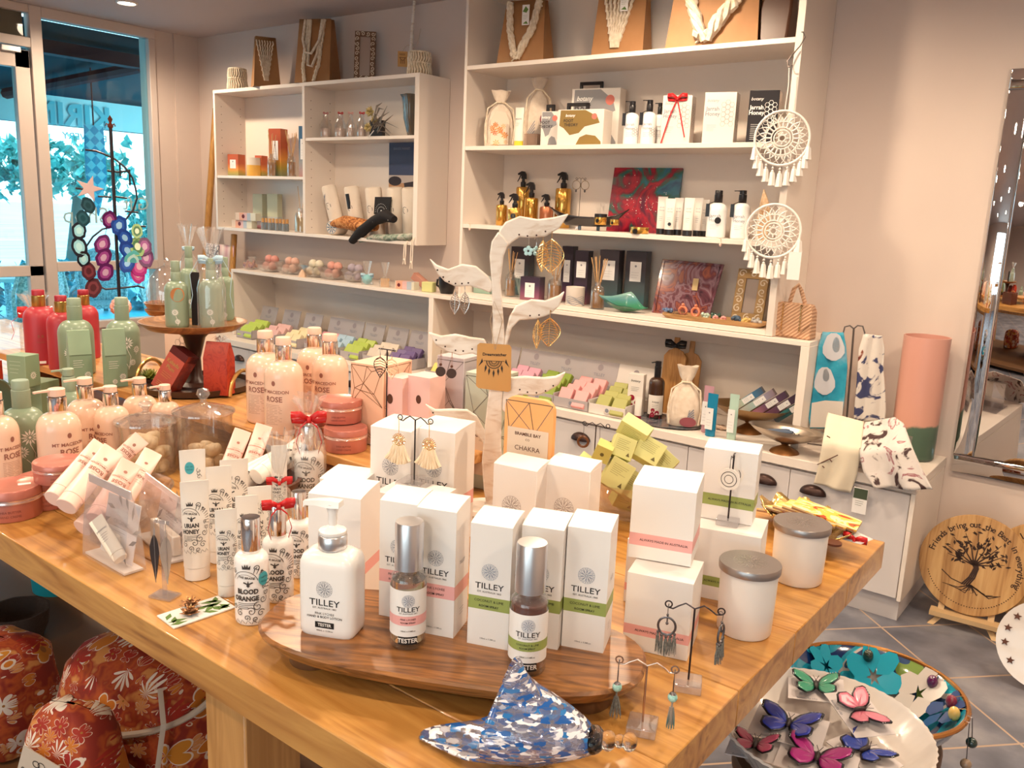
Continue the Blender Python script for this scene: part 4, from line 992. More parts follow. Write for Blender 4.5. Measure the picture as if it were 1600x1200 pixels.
def cello_bag(label,c,r,z,h,htop,m=cello,bowm=red_rib,bs=.026,seed=0,group=None,tails=True,curl_=False):
 """cellophane bag gathered with a ribbon: lower sleeve and a crumpled tuft"""
 t=thing('cellophane_bag',label,'gift wrap',(c[0],c[1],z+U_),toward(c),group);R_=random.Random(seed)
 n=28;rings=[]
 ph=[R_.uniform(-1,1)for _ in range(n)]
 for v,rr,amp in((0,1.02,.0),(.03,1.06,.01),(.6,1.05,.03),(.85,.75,.06),(.97,.3,.12),(1,.16,.2)):
  rings.append([(r*rr*(1+amp*ph[i])*cos(2*pi*i/n),r*rr*(1+amp*ph[i])*sin(2*pi*i/n),h*v)for i in range(n)])
 for v,rr,amp in((.3,.34,.35),(.7,.62,.45),(1,.85,.5)):
  rings.append([(r*rr*(1+amp*ph[i])*cos(2*pi*i/n),r*rr*(1+amp*ph[i])*sin(2*pi*i/n),h+(htop-h)*(v+.12*ph[(i*5)%n]*v))for i in range(n)])
 g=G();g.loft(rings,cap0=False,cap1=False);g.mk('cellophane',m,t,smooth=25)
 bow(t,h,bs,bowm,y=-r*.2,tails=tails)
 if curl_:
  g=G();
  for d in(-1,1):g.tube([(0,-r*.2,h),(d*r*.9,-r*.5,h*1.02),(d*r*1.5,-r*.4,h*.8),(d*r*1.35,-r*.6,h*.5),(d*r*1.55,-r*.5,h*.3)],.0008,5)
  g.mk('curled_ribbon',bowm,t)
 return t
cello_bag('cellophane gift wrap with a large red bow in front of the pink tins',(c5.x,c5.y),r5*1.12,T,h5+.012,h5+.060,bs=.034,seed=1)
cw,rw,hw_=rnd(424,452,850,T,696)
soft_tube('white ornate tube wrapped in cellophane with a small red bow',(cw.x,cw.y,T+U_),(cw.x,cw.y,T+hw_),rw*.8,tube_white,tube_white,honey_ink(),squash=.8,facing=Vector((CAM.x-cw.x,CAM.y-cw.y,0)))
cello_bag('crumpled cellophane sleeve with a small red bow around a white tube',(cw.x,cw.y),rw*1.5,T,hw_*.62,hw_*1.12,bs=.022,seed=2,tails=False)
# glass bowl heaped with rose tubes
pink_tube=mat('pink_tube',(.80,.46,.40),rough=.35);pale_pink=mat('pale_pink_tube',(.80,.56,.49),rough=.35)
thin_glass=thinmat('thin_glass',tint=(.97,.96,.95),gloss=.16,rough=.02,dens=.03)
def glass_bowl(label,c,rb,rt,h,m=thin_glass,flare=1.0,wob=0,name='glass_bowl',sx=1,rz=0,group=None,z=None):
 t=thing(name,label,'bowl',(c[0],c[1],(c[2]if z is None else z)+U_),rz,group)
 g=G();pr=[(0,.0),(rb*.9,0),(rb,.002)]+[(rb+(rt-rb)*(k/8)**(.6*flare),.004+h*(k/8)**1.15)for k in range(1,9)]
 pr+=[(rt-.0022,h+.004),]+[(rb+(rt-rb)*(k/8)**(.6*flare)-.003,.007+(h-.003)*(k/8)**1.15)for k in range(7,0,-1)]+[(0,.006)]
 g.lathe(pr,44,cap=False,wob=wob,sx=sx);g.mk('bowl',m,t,smooth=60);return t
cb,rb_,_=rnd(68,240,852,T)
cb=PZ(158,845,T)+Vector((-.045,.06,0))
glass_bowl('round clear glass bowl heaped with pink rose tubes',cb,.045,.098,.072)
def rose_ink(t,fn,r,Lh):
 g=Ink(lambda x,z:fn(-x+.0,Lh-(z)));g.txt('MT MACEDON',r*.36,0,Lh*.34,bold=.02);g.txt('ROSE',r*.66,0,Lh*.43,bold=.03);g.lines(-r*.7,r*.6,Lh*.52,Lh*.03,8,.0006,3);g.disc(0,Lh*.22,r*.2,10,1.2)
 g.mk('lettering',bottle_pink_ink,t)
def tube_px(label,a,za,b,zb,r,m,cap=None,inkf=rose_ink,**k):
 return soft_tube(label,PZ(*a,T+za),PZ(*b,T+zb),r,m,cap or m,inkf,**k)
tube_px('pale rose tube lying at the left of the glass bowl, cap towards the tins',(84,780),.078,(160,694),.125,.019,pale_pink)
tube_px('pale rose tube in the middle of the glass bowl, lettering facing up',(103,792),.074,(178,702),.130,.020,pale_pink)
tube_px('pink rose tube on the right side of the bowl heap',(150,812),.060,(206,722),.115,.019,pink_tube)
tube_px('pale rose tube deep in the bowl, its cap showing through the glass',(128,826),.030,(215,742),.085,.019,pale_pink)
tube_px('pale rose tube behind the others, its crimped end pointing at the jar',(160,742),.070,(222,684),.125,.017,pale_pink)
tube_px('pale rose tube lowest in the glass bowl on the right',(175,812),.040,(240,705),.105,.018,pale_pink)
# lidded glass jars of soap roses
soap_cream=nmat('cream_soap',[(.3,(.72,.58,.40)),(.7,(.82,.70,.52))],scale=30,rough=.5)
def lidded_jar(label,uL,uR,vb,vrim,vknob,soaps,sl):
 c,r,h=rnd(uL,uR,vb,T,vrim);hk=HT(c,vknob)
 t=thing('lidded_jar',label,'jar',(c.x,c.y,T+U_),toward(c))
 g=G();g.lathe([(0,0),(r*.96,0),(r*.98,.004),(r*.99,h-.012),(r*1.05,h),(r*1.02,h),(r*.955,h-.012),(r*.94,.012),(0,.010)],48,cap=False);g.mk('jar',thin_glass,t,smooth=50)
 g=G();g.lathe([(r*1.02,h+.001),(r*1.10,h+.002),(r*1.09,h+.006),(r*.6,h+.016),(r*.2,h+.021),(r*.12,h+.024),(r*.10,h+.030),(r*.20,h+.040),(r*.24,(h+hk)/2+.014),(r*.19,hk-.004),(0,hk)],44,cap=False);g.mk('lid',thinmat('lid_glass',tint=(.92,.91,.9),gloss=.22,rough=.03,dens=.08),t,smooth=50)
 R_=random.Random(int(uL));k=0;first=None
 for i in range(soaps):
  a=2.4*i;rr=r*.55*sqrt((i%6+.5)/6);z=.022+.030*(i//6)
  p=(c.x+rr*cos(a),c.y+rr*sin(a),T+z-.008)
  if first is None:
   first=thing('rose_soap',sl,'soap',p,0,sl.split(',')[0]+'s')
   g=G();g.ball((0,0,0),.019,14,10,sz=.8)
   for j in range(5):b_=2*pi*j/5;g.ball((.010*cos(b_),.010*sin(b_),.004),.011,10,8,sz=.9)
   g.mk('soap',soap_cream,first)
  else:dup(first,p,rot=(R_.uniform(-.6,.6),R_.uniform(-.6,.6),R_.uniform(0,6)))
 return t,c,r,h
jar1=lidded_jar('lidded glass jar on the left, filled with cream soap roses',190,275,750,660,626,16,'cream rose-shaped soap inside the left lidded jar')
jar2=lidded_jar('lidded glass jar on the right, taller, with a few cream soaps',279,364,742,645,606,9,'cream soap inside the right lidded jar')
# clear zip pouches with small gift sets
pouch_m=thinmat('pouch_plastic',tint=(.96,.94,.95),gloss=.10,rough=.12,dens=.13,col=(.9,.86,.88))
leaf_ink=mat('leaf_ink',(.16,.15,.17),rough=.6)
def pouch(label,A,B,C,vt,tilt=0,seed=0,ph=0):
 """A, B front base pixels, C back right base pixel; vt top row"""
 a,b_,c_=PZ(*A,T),PZ(*B,T),PZ(*C,T);w=(b_-a).length;d=(c_-b_).length;yaw=yawof(a,b_);h=HT(a,vt)
 t=thing('clear_pouch',label,'pouch',((a.x+b_.x)/2,(a.y+b_.y)/2,T+U_),yaw)
 g=G();rings=[]
 for k in range(9):
  v=k/8;dd=d*(1-v)**.8*.5+.001;bulge=.004*sin(pi*v)
  rings.append([(x,d*.5+s*dd,h*v)for x,s in((-w/2-bulge,-1),(0,-1.05),(w/2+bulge,-1),(w/2+bulge,1),(0,1.05),(-w/2-bulge,1))])
 g.loft(rings,cap0=False,cap1=False);g.mk('pouch',pouch_m,t,smooth=30)
 g=G();g.box(-w/2-.001,w/2+.001,d*.5-.0012,d*.5+.0012,h*.90,h);g.mk('zip_seal',thinmat('zip_seal',tint=(.9,.88,.9),gloss=.15,rough=.2,dens=.45,col=(.85,.82,.84)),t)
 g=G();g.box(-w/2+.002,w/2-.002,.003,d-.003,.0005,.004);g.mk('base_card',white_card,t)
 g=G();T0=Matrix.Translation((0,d*.62,.006))@Matrix.Rotation(rad(-12),4,'X');g.T=T0;g.box(-w*.40,w*.38,-.0006,.0006,0,h*.72);cd=g.mk('gift_card',mat('gift_card',(.70,.66,.68),rough=.5),t)
 def fn(x,z):return tuple(T0@Vector((x,-.0010,z)))
 g=Ink(fn);R_=random.Random(seed)
 for k in range(11):
  a_=2*pi*k/11;x,z=w*.30*cos(a_)*.95,h*.36+h*.27*sin(a_);r_=R_.uniform(.3,1.2)+a_;s=w*.10
  g.poly([(x,z),(x+s*cos(r_)-s*.3*sin(r_),z+s*sin(r_)+s*.3*cos(r_)),(x+2*s*cos(r_),z+2*s*sin(r_)),(x+s*cos(r_)+s*.3*sin(r_),z+s*sin(r_)-s*.3*cos(r_))])
 g.txt('ORGANIC',w*.08,0,h*.42);g.lines(-w*.16,w*.16,h*.36,h*.05,3,.0005)
 g.mk('leaf_print',leaf_ink,cd)
 return t,a,b_,yaw,w,d,h
P1=pouch('clear zip pouch with a cream tube and grey leaf-print card, nearest the table edge',(130,866),(193,902),(226,890),744,seed=1)
P2=pouch('clear zip pouch with a leaf-print card behind the feather earring',(212,838),(262,884),(290,868),742,seed=5)
def in_pouch(P,x,y,z):
 t,a,b_,yaw,w,d,h=P;return(a+b_)/2+Vector((x*cos(yaw)-y*sin(yaw),x*sin(yaw)+y*cos(yaw),z))
cream_tube=mat('cream_tube',(.82,.76,.66),rough=.4)
def small_ink(t,fn,r,Lh):g=Ink(fn);g.lines(-r*.6,r*.6,Lh*.6,.005,4,.0007);g.txt('ORGANIC',r*.4,0,Lh*.7,bold=.02);g.mk('lettering',leaf_ink,t)
w,d=P1[4],P1[5]
soft_tube('small cream tube lying diagonally inside the front zip pouch',in_pouch(P1,w*.30,d*.28,.020),in_pouch(P1,-w*.30,d*.30,.070),.0125,cream_tube,cream_tube,small_ink,facing=Vector((.3,-.7,.6)))
t=thing('gift_box','small cream box with a botanical drawing inside the front zip pouch','box',in_pouch(P1,-w*.12,d*.30,.005),P1[3]);g=G();g.plate([(-.034,0),(.028,0),(.020,.040),(-.020,.042)],.012,.024);g.mk('box',cream_tube,t,bevel=.001)
g=Ink(flat(.0116));
for k in range(7):g.stroke([(0,.006),(.012*cos(k*.5+.1),.010+.020*sin(k*.5+.1))],.001);g.disc(.012*cos(k*.5+.1),.010+.020*sin(k*.5+.1),.0016,6)
g.mk('botanical_print',brown_ink,t)
w,d=P2[4],P2[5]
t=thing('gift_box','small cream box at the bottom of the rear zip pouch','box',in_pouch(P2,w*.05,d*.35,.006),P2[3]);g=G();g.box(-w*.36,w*.34,0,.014,0,.035);g.mk('box',cream_tube,t,bevel=.0015)
# feather earring on a clear stand, brooch card
cF=PZ(258,932,T);hF=HT(cF,815)
t=thing('earring_stand','thin clear acrylic stand with feather earrings near the table edge','earring stand',(cF.x,cF.y,T+U_),rad(20))
g=G();g.box(-.020,.020,-.014,.014,0,.003);g.mk('base',acrylic,t)
g=G();g.box(-.004,.004,-.001,.001,.003,hF);g.box(-.014,.014,-.001,.001,hF-.004,hF+.002);g.mk('upright',acrylic,t)
for i,(dx,m_,lab)in enumerate(((-.010,mat('dark_feather',(.03,.02,.02),rough=.5),'long dark brown feather earring hanging on the clear stand'),(.010,mat('silver_feather',(.62,.55,.50),rough=.3,metal=.7),'silver feather earring beside the dark one'))):
 R3=Matrix.Rotation(rad(20),3,'Z');q=cF+R3@Vector((dx,-.0042,hF+.0005))
 e=thing('feather_earring',lab,'earring',q,rad(20 if i==0 else 60));g=G();hook(g);g.tube([(0,-.002,-.010),(0,-.002,-.022)],.0008,6)
 for k in range(3):g.tube([(.0022*cos(a),-.002,-.013-.004*k+.0022*sin(a))for a in[2*pi*j/10 for j in range(10)]],.0004,4,closed=True)
 g.mk('chain',steel,e)
 g=G();Lf=.078;w_=.0095
 L1=[(-.002,-.022),(-.006,-.030),(-w_,-.042),(-w_*.98,-.055),(-w_*.72,-.068),(-w_*.5,-.078),(-.001,-.022-Lf),(.003,-.082),(w_*.6,-.066),(w_*.85,-.050),(w_*.7,-.036),(.004,-.027),(.001,-.022)]
 g.plate(L1,-.0026,-.0020);g.mk('feather',m_,e);g=G();g.tube([(0,-.003,-.020),(.0006,-.003,-.06),(0,-.003,-.022-Lf)],.0006,5);g.mk('quill',steel,e)
bc=[PZ(*q,T+.004)for q in((250,958),(264,981),(361,948),(349,929))]
ct=sum(bc,Vector())/4;yaw=yawof(bc[1],bc[2]);w=(bc[2]-bc[1]).length;d=(bc[0]-bc[1]).length
t=thing('brooch_card','white card with green leaf print carrying bronze flower earrings, lying on the table','card',(ct.x,ct.y,T+U_),yaw)
g=G();g.box(-w/2,w/2,-d/2,d/2,.0,.002);g.mk('card',white_card,t)
lg=mat('leaf_green_print',(.12,.22,.05),rough=.6)
g=Ink(lambda x,z:(x,z,.0024));R_=random.Random(8)
for k in range(16):
 x=(R_.choice((-1,1))*R_.uniform(.34,.46)if k<7 else R_.uniform(.05,.46))*w;z=R_.uniform(-.36,.36)*d;a=R_.uniform(0,6);s=.009
 pts=[(x+s*1.6*cos(a)*q[0]-s*.5*sin(a)*q[1],z+s*1.1*sin(a)*q[0]+s*.5*cos(a)*q[1])for q in((-1,0),(0,1),(1,0),(0,-1))]
 g.poly([(max(-w/2,min(w/2,p[0])),max(-d/2,min(d/2,p[1])))for p in pts])
g.mk('leaf_print',lg,t)
bronze=mat('bronze',(.38,.19,.09),rough=.3,metal=.9)
for i,(x,y,lab)in enumerate(((-.012,-.004,'bronze layered flower earring lying on the leaf-print card'),(.0,.020,'bronze layered flower earring at the far edge of the leaf-print card'))):
 q=ct+Vector((x*cos(yaw)-y*sin(yaw),x*sin(yaw)+y*cos(yaw),.0032));e=thing('flower_earring',lab,'earring',(q.x,q.y,T+.0036),yaw+i)
 g=G()
 for ly,(n,rr,zz,up)in enumerate(((6,.017,.002,.006),(6,.012,.005,.008),(5,.007,.009,.008))):
  for k in range(n):
   a=2*pi*k/n+ly*.4;ca,sa=cos(a),sin(a);u=rr*.5
   g.add([(0,0,zz),(ca*u-sa*rr*.28,sa*u+ca*rr*.28,zz+up*.2),(ca*rr,sa*rr,zz+up*.7),(ca*u+sa*rr*.28,sa*u-ca*rr*.28,zz+up*.2)],[(0,1,2,3)])
 g.mk('petals',bronze,e,solid=.0006);g=G();g.ball((0,0,.011),.0025,8,6);g.mk('centre',gold,e)
 # brown bowl with more tubes behind the honey group
cW=PZ(400,800,T);
t=thing('wooden_bowl','dark brown wooden bowl holding pink and floral tubes behind the honey tubes','bowl',(cW.x-.02,cW.y+.02,T+U_))
g=G();g.lathe([(0,0),(.045,0),(.075,.03),(.088,.062),(.080,.062),(.068,.032),(.04,.01),(0,.008)],36,cap=False);g.mk('bowl',mat('dark_bowl_wood',(.09,.025,.012),rough=.4,coat=.2),t)
tube_px('pink rose tube leaning from the brown bowl, left of its pair',(338,780),.045,(380,672),.135,.017,pink_tube)
tube_px('pink rose tube leaning from the brown bowl, right of its pair',(372,782),.045,(413,664),.135,.017,pink_tube)
def floral(t,fn,r,Lh):
 g=Ink(fn);R_=random.Random(3)
 for k in range(14):x,z=R_.uniform(-.8,.8)*r,R_.uniform(.25,.85)*Lh;g.spiral(x,z,.004,1,.0008,1,k);g.poly([(x,z),(x+.003,z+.004),(x+.001,z+.008),(x-.002,z+.004)])
 g.mk('floral_print',ornate_ink,t)
tube_px('white tube with a black floral print lying across the brown bowl',(352,762),.075,(452,712),.085,.024,tube_white,inkf=floral)
tube_px('white floral tube behind, pointing towards the red bow',(400,745),.085,(480,688),.110,.018,tube_white,inkf=floral)
# coloured boxes, tree and lime cartons at the back of the table
def tri_lines(g,w,h,seed,s=.0012,z0=0,x0=0,W=None):
 R_=random.Random(seed);P=[(R_.uniform(-.5,.5)*w,R_.uniform(0,1)*h)for _ in range(7)]+[(-.5*w,0),(.5*w,0),(-.5*w,h),(.5*w,h),(0,h),(-.5*w,h*.5),(.5*w,h*.5)]
 for i in range(len(P)):
  d=sorted(range(len(P)),key=lambda j:hypot(P[i][0]-P[j][0],P[i][1]-P[j][1]))[1:4]
  for j in d:g.stroke([P[i],P[j]],s)
def pat_box(label,L,R,v,col,linem,d=.09,z=T,yaw=None,lab_=('BRAMBLE BAY','',''),seed=1,band=None,name='gift_box',rt=.0,h=None,side=True,lbw=.84,lz=(0,.46)):
 loc,yw,w,hh=front(L,R,z,v);h=h or hh;yw=rad(yaw)if yaw is not None else yw
 t=thing(name,label,'box',(loc.x,loc.y,z+U_),yw)
 m=mat('card_'+name+str(seed),col,rough=.5)
 g=G();
 if rt:
  pts=[(-w/2,0),(w/2,0)]+[(w/2-rt*w*(1-cos(a)),h-rt*w+rt*w*sin(a))for a in[pi/2*k/6 for k in range(7)]]+[(-w/2+rt*w*(1-cos(a)),h-rt*w+rt*w*sin(a))for a in[pi/2*k/6 for k in range(6,-1,-1)]]
  g.plate(pts,0,d)
 else:g.box(-w/2,w/2,0,d,0,h)
 g.mk('carton',m,t,bevel=.001,seg=1)
 g=Ink();tri_lines(g,w*.96,h*.97,seed);g.mk('line_pattern',linem,t)
 if side:g=Ink(onside(w/2+.0005));g.T=Matrix.Translation((0,d/2,0));tri_lines(g,d*.9,h*.97,seed+3);g.mk('side_pattern',linem,t)
 if lab_[0]:
  g=Ink(flat(-.0008));g.rect(-w/2*lbw,w/2*lbw,h*lz[0]+.001,h*lz[1]);lb=g.mk('paper_label',mat('kraft_cream',(.72,.58,.46),rough=.55),t)
  H2=h*(lz[1]-lz[0]);z0_=h*lz[0]
  g=Ink(flat(-.0012));zt=z0_+H2;g.txt(lab_[0],w*.085,0,zt-w*.11,bold=.02);g.txt('CO',w*.06,0,zt-w*.21)
  if lab_[1]:g.txt(lab_[1],w*.13,0,zt-w*.38,bold=.0)
  g.txt(lab_[2],w*.06,0,zt-w*.55);g.txt('find your happy',w*.06,0,zt-w*.64);g.mk('lettering',brown_ink,lb)
 return t,loc,yw,w,h
line_gold=mat('copper_line',(.30,.15,.08),rough=.3,metal=.6);line_grey=mat('grey_line',(.16,.13,.12),rough=.4)
pat_box('tall orange box with brown triangle lines and a cream label, behind the white tree',(778,850),(856,864),618,(.85,.42,.16),line_grey,d=.012,yaw=10,lab_=('BRAMBLE BAY','CHAKRA','cleanse body, mind and'),seed=11,rt=.22,side=False,lz=(.0,.80))
pat_box('lilac grey box with dark triangle lines, left one behind the white tree',(676,742),(722,748),556,(.50,.44,.46),line_grey,d=.09,yaw=8,lab_=('BRAMBLE BAY','','living co'),seed=12,z=T+.001,lz=(.12,.50))
pat_box('sage grey box with dark triangle lines behind the hanging tag',(719,760),(778,768),582,(.46,.50,.42),line_grey,d=.08,yaw=8,lab_=('BRAMBLE BAY','','living co'),seed=13,lz=(.12,.50))
pat_box('apricot topped box with a text panel beside the rose bottles',(545,690),(600,698),566,(.86,.52,.36),line_gold,d=.11,yaw=10,lab_=('','',''),seed=14,z=RZ)
for i,(L,R,lab)in enumerate((((570,760),(615,765),'pink box with a gold base line, left of the pair under the leaf earrings'),((617,765),(656,770),'pink box with a gold base line, right of the pair under the leaf earrings'))):
 loc,yw,w,h=front(L,R,T,590);t=thing('gift_box',lab,'box',(loc.x,loc.y+.03,T+U_),rad(8))
 g=G();g.mat(1).box(-w/2,w/2,0,.06,0,h*.52);g.mat(2).box(-w/2,w/2,0,.06,h*.52,h*.535);g.mat(0).box(-w/2,w/2,0,.06,h*.535,h)
 g.mk('carton',[mat('baby_pink_card',(.84,.55,.52),rough=.45),mat('cream_card',(.78,.66,.56),rough=.5),gold_ink],t)
 g=Ink();g.disc(0,h*.80,w*.12,12,1.4);g.lines(-w*.4,w*.4,h*.47,h*.03,14,.0007,i);g.mk('lettering',brown_ink,t)
pE=PZ(612,640,T+.2)
# white carved jewellery tree
tree_m=nmat('whitewashed_wood',[(.25,(.55,.42,.32)),(.5,(.76,.70,.64)),(.8,(.83,.79,.74))],scale=4,rough=.6,stretch=(3,3,10),detail=6,dist=1.5)
pT=PZ(768,800,T);sT=1/PM(pT);yT=toward(pT)
tt_=thing('jewellery_tree','large whitewashed wooden jewellery tree with curling leaf arms','jewellery stand',(pT.x,pT.y,T+U_),yT)
UP=None
def tl(u,v):
 n=Vector((sin(yT),-cos(yT),0));r=ray(u,v);k=(pT-CAM).dot(n)/r.dot(n);q=CAM+r*k-pT
 return(q.x*cos(yT)+q.y*sin(yT),q.z)
def slab(name,outline,y0,y1,parent,holes=()):
 g=G();g.plate([tl(*p)for p in outline],y0,y1);o=g.mk(name,tree_m,parent,bevel=.003,seg=2)
 if holes:g=Ink(lambda x,z:(x,y0-.0005,z));[g.disc(*tl(*h_),.0018,8)for h_ in holes];g.mk('peg_holes',mat('peg_hole',(.05,.025,.02),rough=.9),o)
 return o
slab('trunk',[(762,795),(756,765),(753,720),(757,670),(764,610),(768,560),(770,500),(768,440),(765,400),(768,378),(779,362),(795,380),(787,400),(782,440),(786,490),(789,530),(787,580),(784,640),(783,700),(790,750),(800,795)],-.009,.009,tt_)
slab('leaf_arm',[(779,362),(790,347),(812,338),(840,343),(865,340),(889,334),(874,357),(852,370),(830,372),(812,371),(800,379),(793,387)],-.006,.006,tt_,[(811,367),(824,369),(838,368),(852,362)])
slab('leaf_arm',[(671,404),(682,414),(700,421),(722,413),(744,416),(762,431),(772,447),(766,458),(752,452),(735,447),(712,448),(695,440),(684,428)],-.007,.005,tt_,[(684,422),(693,433),(702,440),(712,443),(722,443),(732,442)])
slab('leaf_arm',[(781,582),(783,560),(790,520),(796,495),(806,478),(830,468),(852,470),(873,462),(882,455),(874,478),(858,492),(836,499),(812,500),(800,512),(792,540),(787,582)],-.007,.006,tt_,[(828,493),(842,492),(860,486)])
slab('leaf_arm',[(669,519),(690,525),(712,522),(735,527),(757,530),(764,545),(760,560),(738,552),(718,555),(700,550),(682,540)],-.007,.005,tt_,[(682,531),(696,541),(712,547),(724,548),(738,545)])
slab('leaf_arm',[(784,640),(786,605),(796,590),(820,588),(850,590),(868,588),(884,581),(873,601),(855,612),(838,618),(812,616),(800,622),(790,645)],-.007,.006,tt_,[(812,608),(824,612),(838,613),(852,610),(864,602)])
slab('leaf_arm',[(664,631),(680,640),(705,639),(730,640),(745,650),(757,672),(761,700),(752,688),(742,676),(722,678),(700,664),(682,652)],-.007,.005,tt_,[(677,644),(690,655)])
g=G();g.lathe([(0,0),(.075,0),(.078,.006),(.070,.014),(.03,.020),(0,.020)],30,sy=.7);g.mk('base',tree_m,tt_)
def at_tree(u,v,y=-.012):
 x,z=tl(u,v);return Vector((pT.x+x*cos(yT)-y*sin(yT),pT.y+x*sin(yT)+y*cos(yT),T+U_+z))
e=thing('hanging_tag','kraft card tag with a dreamcatcher drawing hanging on the white tree','tag',at_tree(773,536,-.0115),yT)
def tlg(u,v):x,z=tl(u,v);x0,z0=tl(773,536);return(x-x0,z-z0)
kraft=mat('kraft_card',(.55,.30,.10),rough=.6)
cs=[tlg(*q)for q in((750,535),(796,538),(799,542),(798,608),(794,611),(748,605),(744,601),(746,538))]
g=G();g.plate(cs,-.0005,.0005);g.mk('tag',kraft,e)
g=G();g.tube([(*tlg(773,545)[:1],-.001,tlg(773,545)[1]),(tlg(766,500)[0],.0,tlg(766,500)[1]),(tlg(772,470)[0],.0,tlg(772,470)[1]),(tlg(785,500)[0],0,tlg(785,500)[1]),(tlg(774,545)[0],-.001,tlg(774,545)[1])],.0007,5);g.mk('cord',mat('twine',(.45,.33,.22),rough=.8),e)
c0=tlg(772,553);g=Ink(flat(-.0009));sc=.052/51*1.02
g.txt('Dreamcatcher',.0082,c0[0]+.001,c0[1],bold=.03);cx_,cz_=tlg(772,563)
g.stroke([(cx_-.021,cz_),(cx_+.021,cz_)],.0010);g.ring(cx_,cz_,.015,.0016,20,pi,2*pi);g.ring(cx_,cz_,.010,.0012,16,pi,2*pi);g.ring(cx_,cz_,.005,.0010,12,pi,2*pi)
for k in range(12):a=pi+pi*(k+.5)/12;g.stroke([(cx_+.005*cos(a),cz_+.005*sin(a)),(cx_+.015*cos(a),cz_+.015*sin(a))],.0006)
for x,z,r_ in((-.016,-.010,.3),(-.009,-.016,.1),(0,-.020,0),(.009,-.016,-.1),(.016,-.010,-.3),(-.024,.002,1.2),(.024,.002,-1.2)):
 g.poly([(cx_+x,cz_+z+.003),(cx_+x+.0022,cz_+z-.004),(cx_+x-r_*.006,cz_+z-.014),(cx_+x-.0022,cz_+z-.004)])
g.mk('drawing',ink,e)
def hang(name,label,u,v,mk,rz=0,y=-.0135):
 q=at_tree(u,v,y);e=thing(name,label,'earring',q,yT+rad(rz));mk(e);return e
silver_f=mat('filigree_silver',(.62,.58,.56),rough=.25,metal=.9)
def filig(e):
 g=G();hook(g);g.mk('hook',steel,e);g=G()
 pts=[(0,-.008),(.006,-.018),(.0095,-.030),(.007,-.040),(0,-.052),(-.007,-.040),(-.0095,-.030),(-.006,-.018)]
 g.tube([(x,-.002,z)for x,z in pts],.0009,5,closed=True)
 for k in range(9):z=-.014-.004*k;w_=.0085*sin(pi*(k+1.5)/11);g.tube([(-w_,-.002,z),(-w_*.3,-.002,z-.003),(w_*.3,-.002,z+.001),(w_,-.002,z-.002)],.0007,4)
 g.tube([(0,-.002,-.01),(0,-.002,-.05)],.0009,5);g.mk('filigree_leaf',silver_f,e)
hang('filigree_earring','silver filigree leaf earring, left of the pair on the upper left arm',712,449,filig);hang('filigree_earring','silver filigree leaf earring, right of the pair on the upper left arm',727,449,filig,10)
def coin(e):
 g=G();hook(g);g.tube([(-.0015,-.002,-.006),(-.0012,-.002,-.024)],.0004,4);g.tube([(.0015,-.002,-.006),(.0012,-.002,-.024)],.0004,4);g.mk('hook',bronze,e)
 g=G();g.ball((0,-.002,-.026),.003,10,8);g.mk('bead',mat('brown_bead',(.10,.03,.015),rough=.3),e)
 g=G();g.T=Matrix.Translation((0,-.002,-.040))@Matrix.Rotation(pi/2,4,'X');g.lathe([(0,-.001),(.010,-.001),(.010,.001),(0,.001)],24);g.mk('disc',mat('dark_wood_disc',(.045,.018,.012),rough=.4),e)
hang('disc_earring','brown wooden disc earring, left of the pair on the middle left arm',690,548,coin);hang('disc_earring','brown wooden disc earring, right of the pair on the middle left arm',707,551,coin)
def flower_drop(e):
 g=G();hook(g);g.tube([(0,-.002,-.008),(0,-.002,-.018)],.0006,4);g.mk('hook',steel,e)
 g=G();
 for k in range(5):a=2*pi*k/5+.3;g.ball((.006*cos(a),-.002,-.026+.006*sin(a)),.0042,8,6,sy=.4)
 g.mk('flower',mat('pale_blue_enamel',(.45,.72,.78),rough=.2),e)
hang('flower_earring','pale blue flower earring on the top arm',826,371,flower_drop);hang('flower_earring','pale blue flower earring behind its twin on the top arm',838,372,flower_drop,40,.0135)
def goldleaf(s):
 def f(e):
  g=G();hook(g);g.tube([(0,-.002,-.008),(0,-.002,-.014)],.0006,4);g.mk('hook',gold,e);g=G()
  W_,H_=.0185*s,.048*s
  out=[(W_*sin(pi*t_)*(1.15-.3*t_),-.012-H_*t_)for t_ in[k/10 for k in range(11)]]
  ring_=out+[(-x,z)for x,z in out[::-1]][1:-1]
  g.tube([(x,-.002,z)for x,z in ring_],.0009,5,closed=True);g.tube([(0,-.002,-.012),(0,-.002,-.012-H_)],.0010,5)
  for k in range(1,12):
   t_=k/12;w_=W_*sin(pi*t_)*(1.15-.3*t_)
   for d in(-1,1):g.tube([(0,-.002,-.012-H_*(t_-.05)),(d*w_,-.002,-.012-H_*(t_+.03))],.0006,4);g.tube([(d*w_*.5,-.002,-.012-H_*(t_-.03)),(d*w_*.8,-.002,-.012-H_*(t_+.08))],.0005,4)
  g.mk('leaf_lattice',gold,e)
 return f
hang('leaf_earring','large gold lattice leaf earring on the top arm, facing the viewer',862,364,goldleaf(1.35));hang('leaf_earring','large gold lattice leaf earring on the top arm, turned sideways',848,366,goldleaf(1.3),60,.013)
hang('leaf_earring','gold lattice leaf earring on the middle right arm, facing the viewer',859,486,goldleaf(1.2));hang('leaf_earring','gold lattice leaf earring on the middle right arm, turned sideways',840,492,goldleaf(1.2),65,.013)
pE=PZ(613,796,T);hE=HT(pE,545)
stE=thing('earring_stand','tall dark earring stand with wire leaf earrings before the pink boxes','earring stand',(pE.x,pE.y-.02,T+U_),rad(10))
g=G();g.box(-.018,.018,-.014,.014,0,.006);g.mk('base',black,stE);g=G();g.cyl((0,0,.006),(0,0,hE),.0014);g.mk('pole',dark_metal,stE)
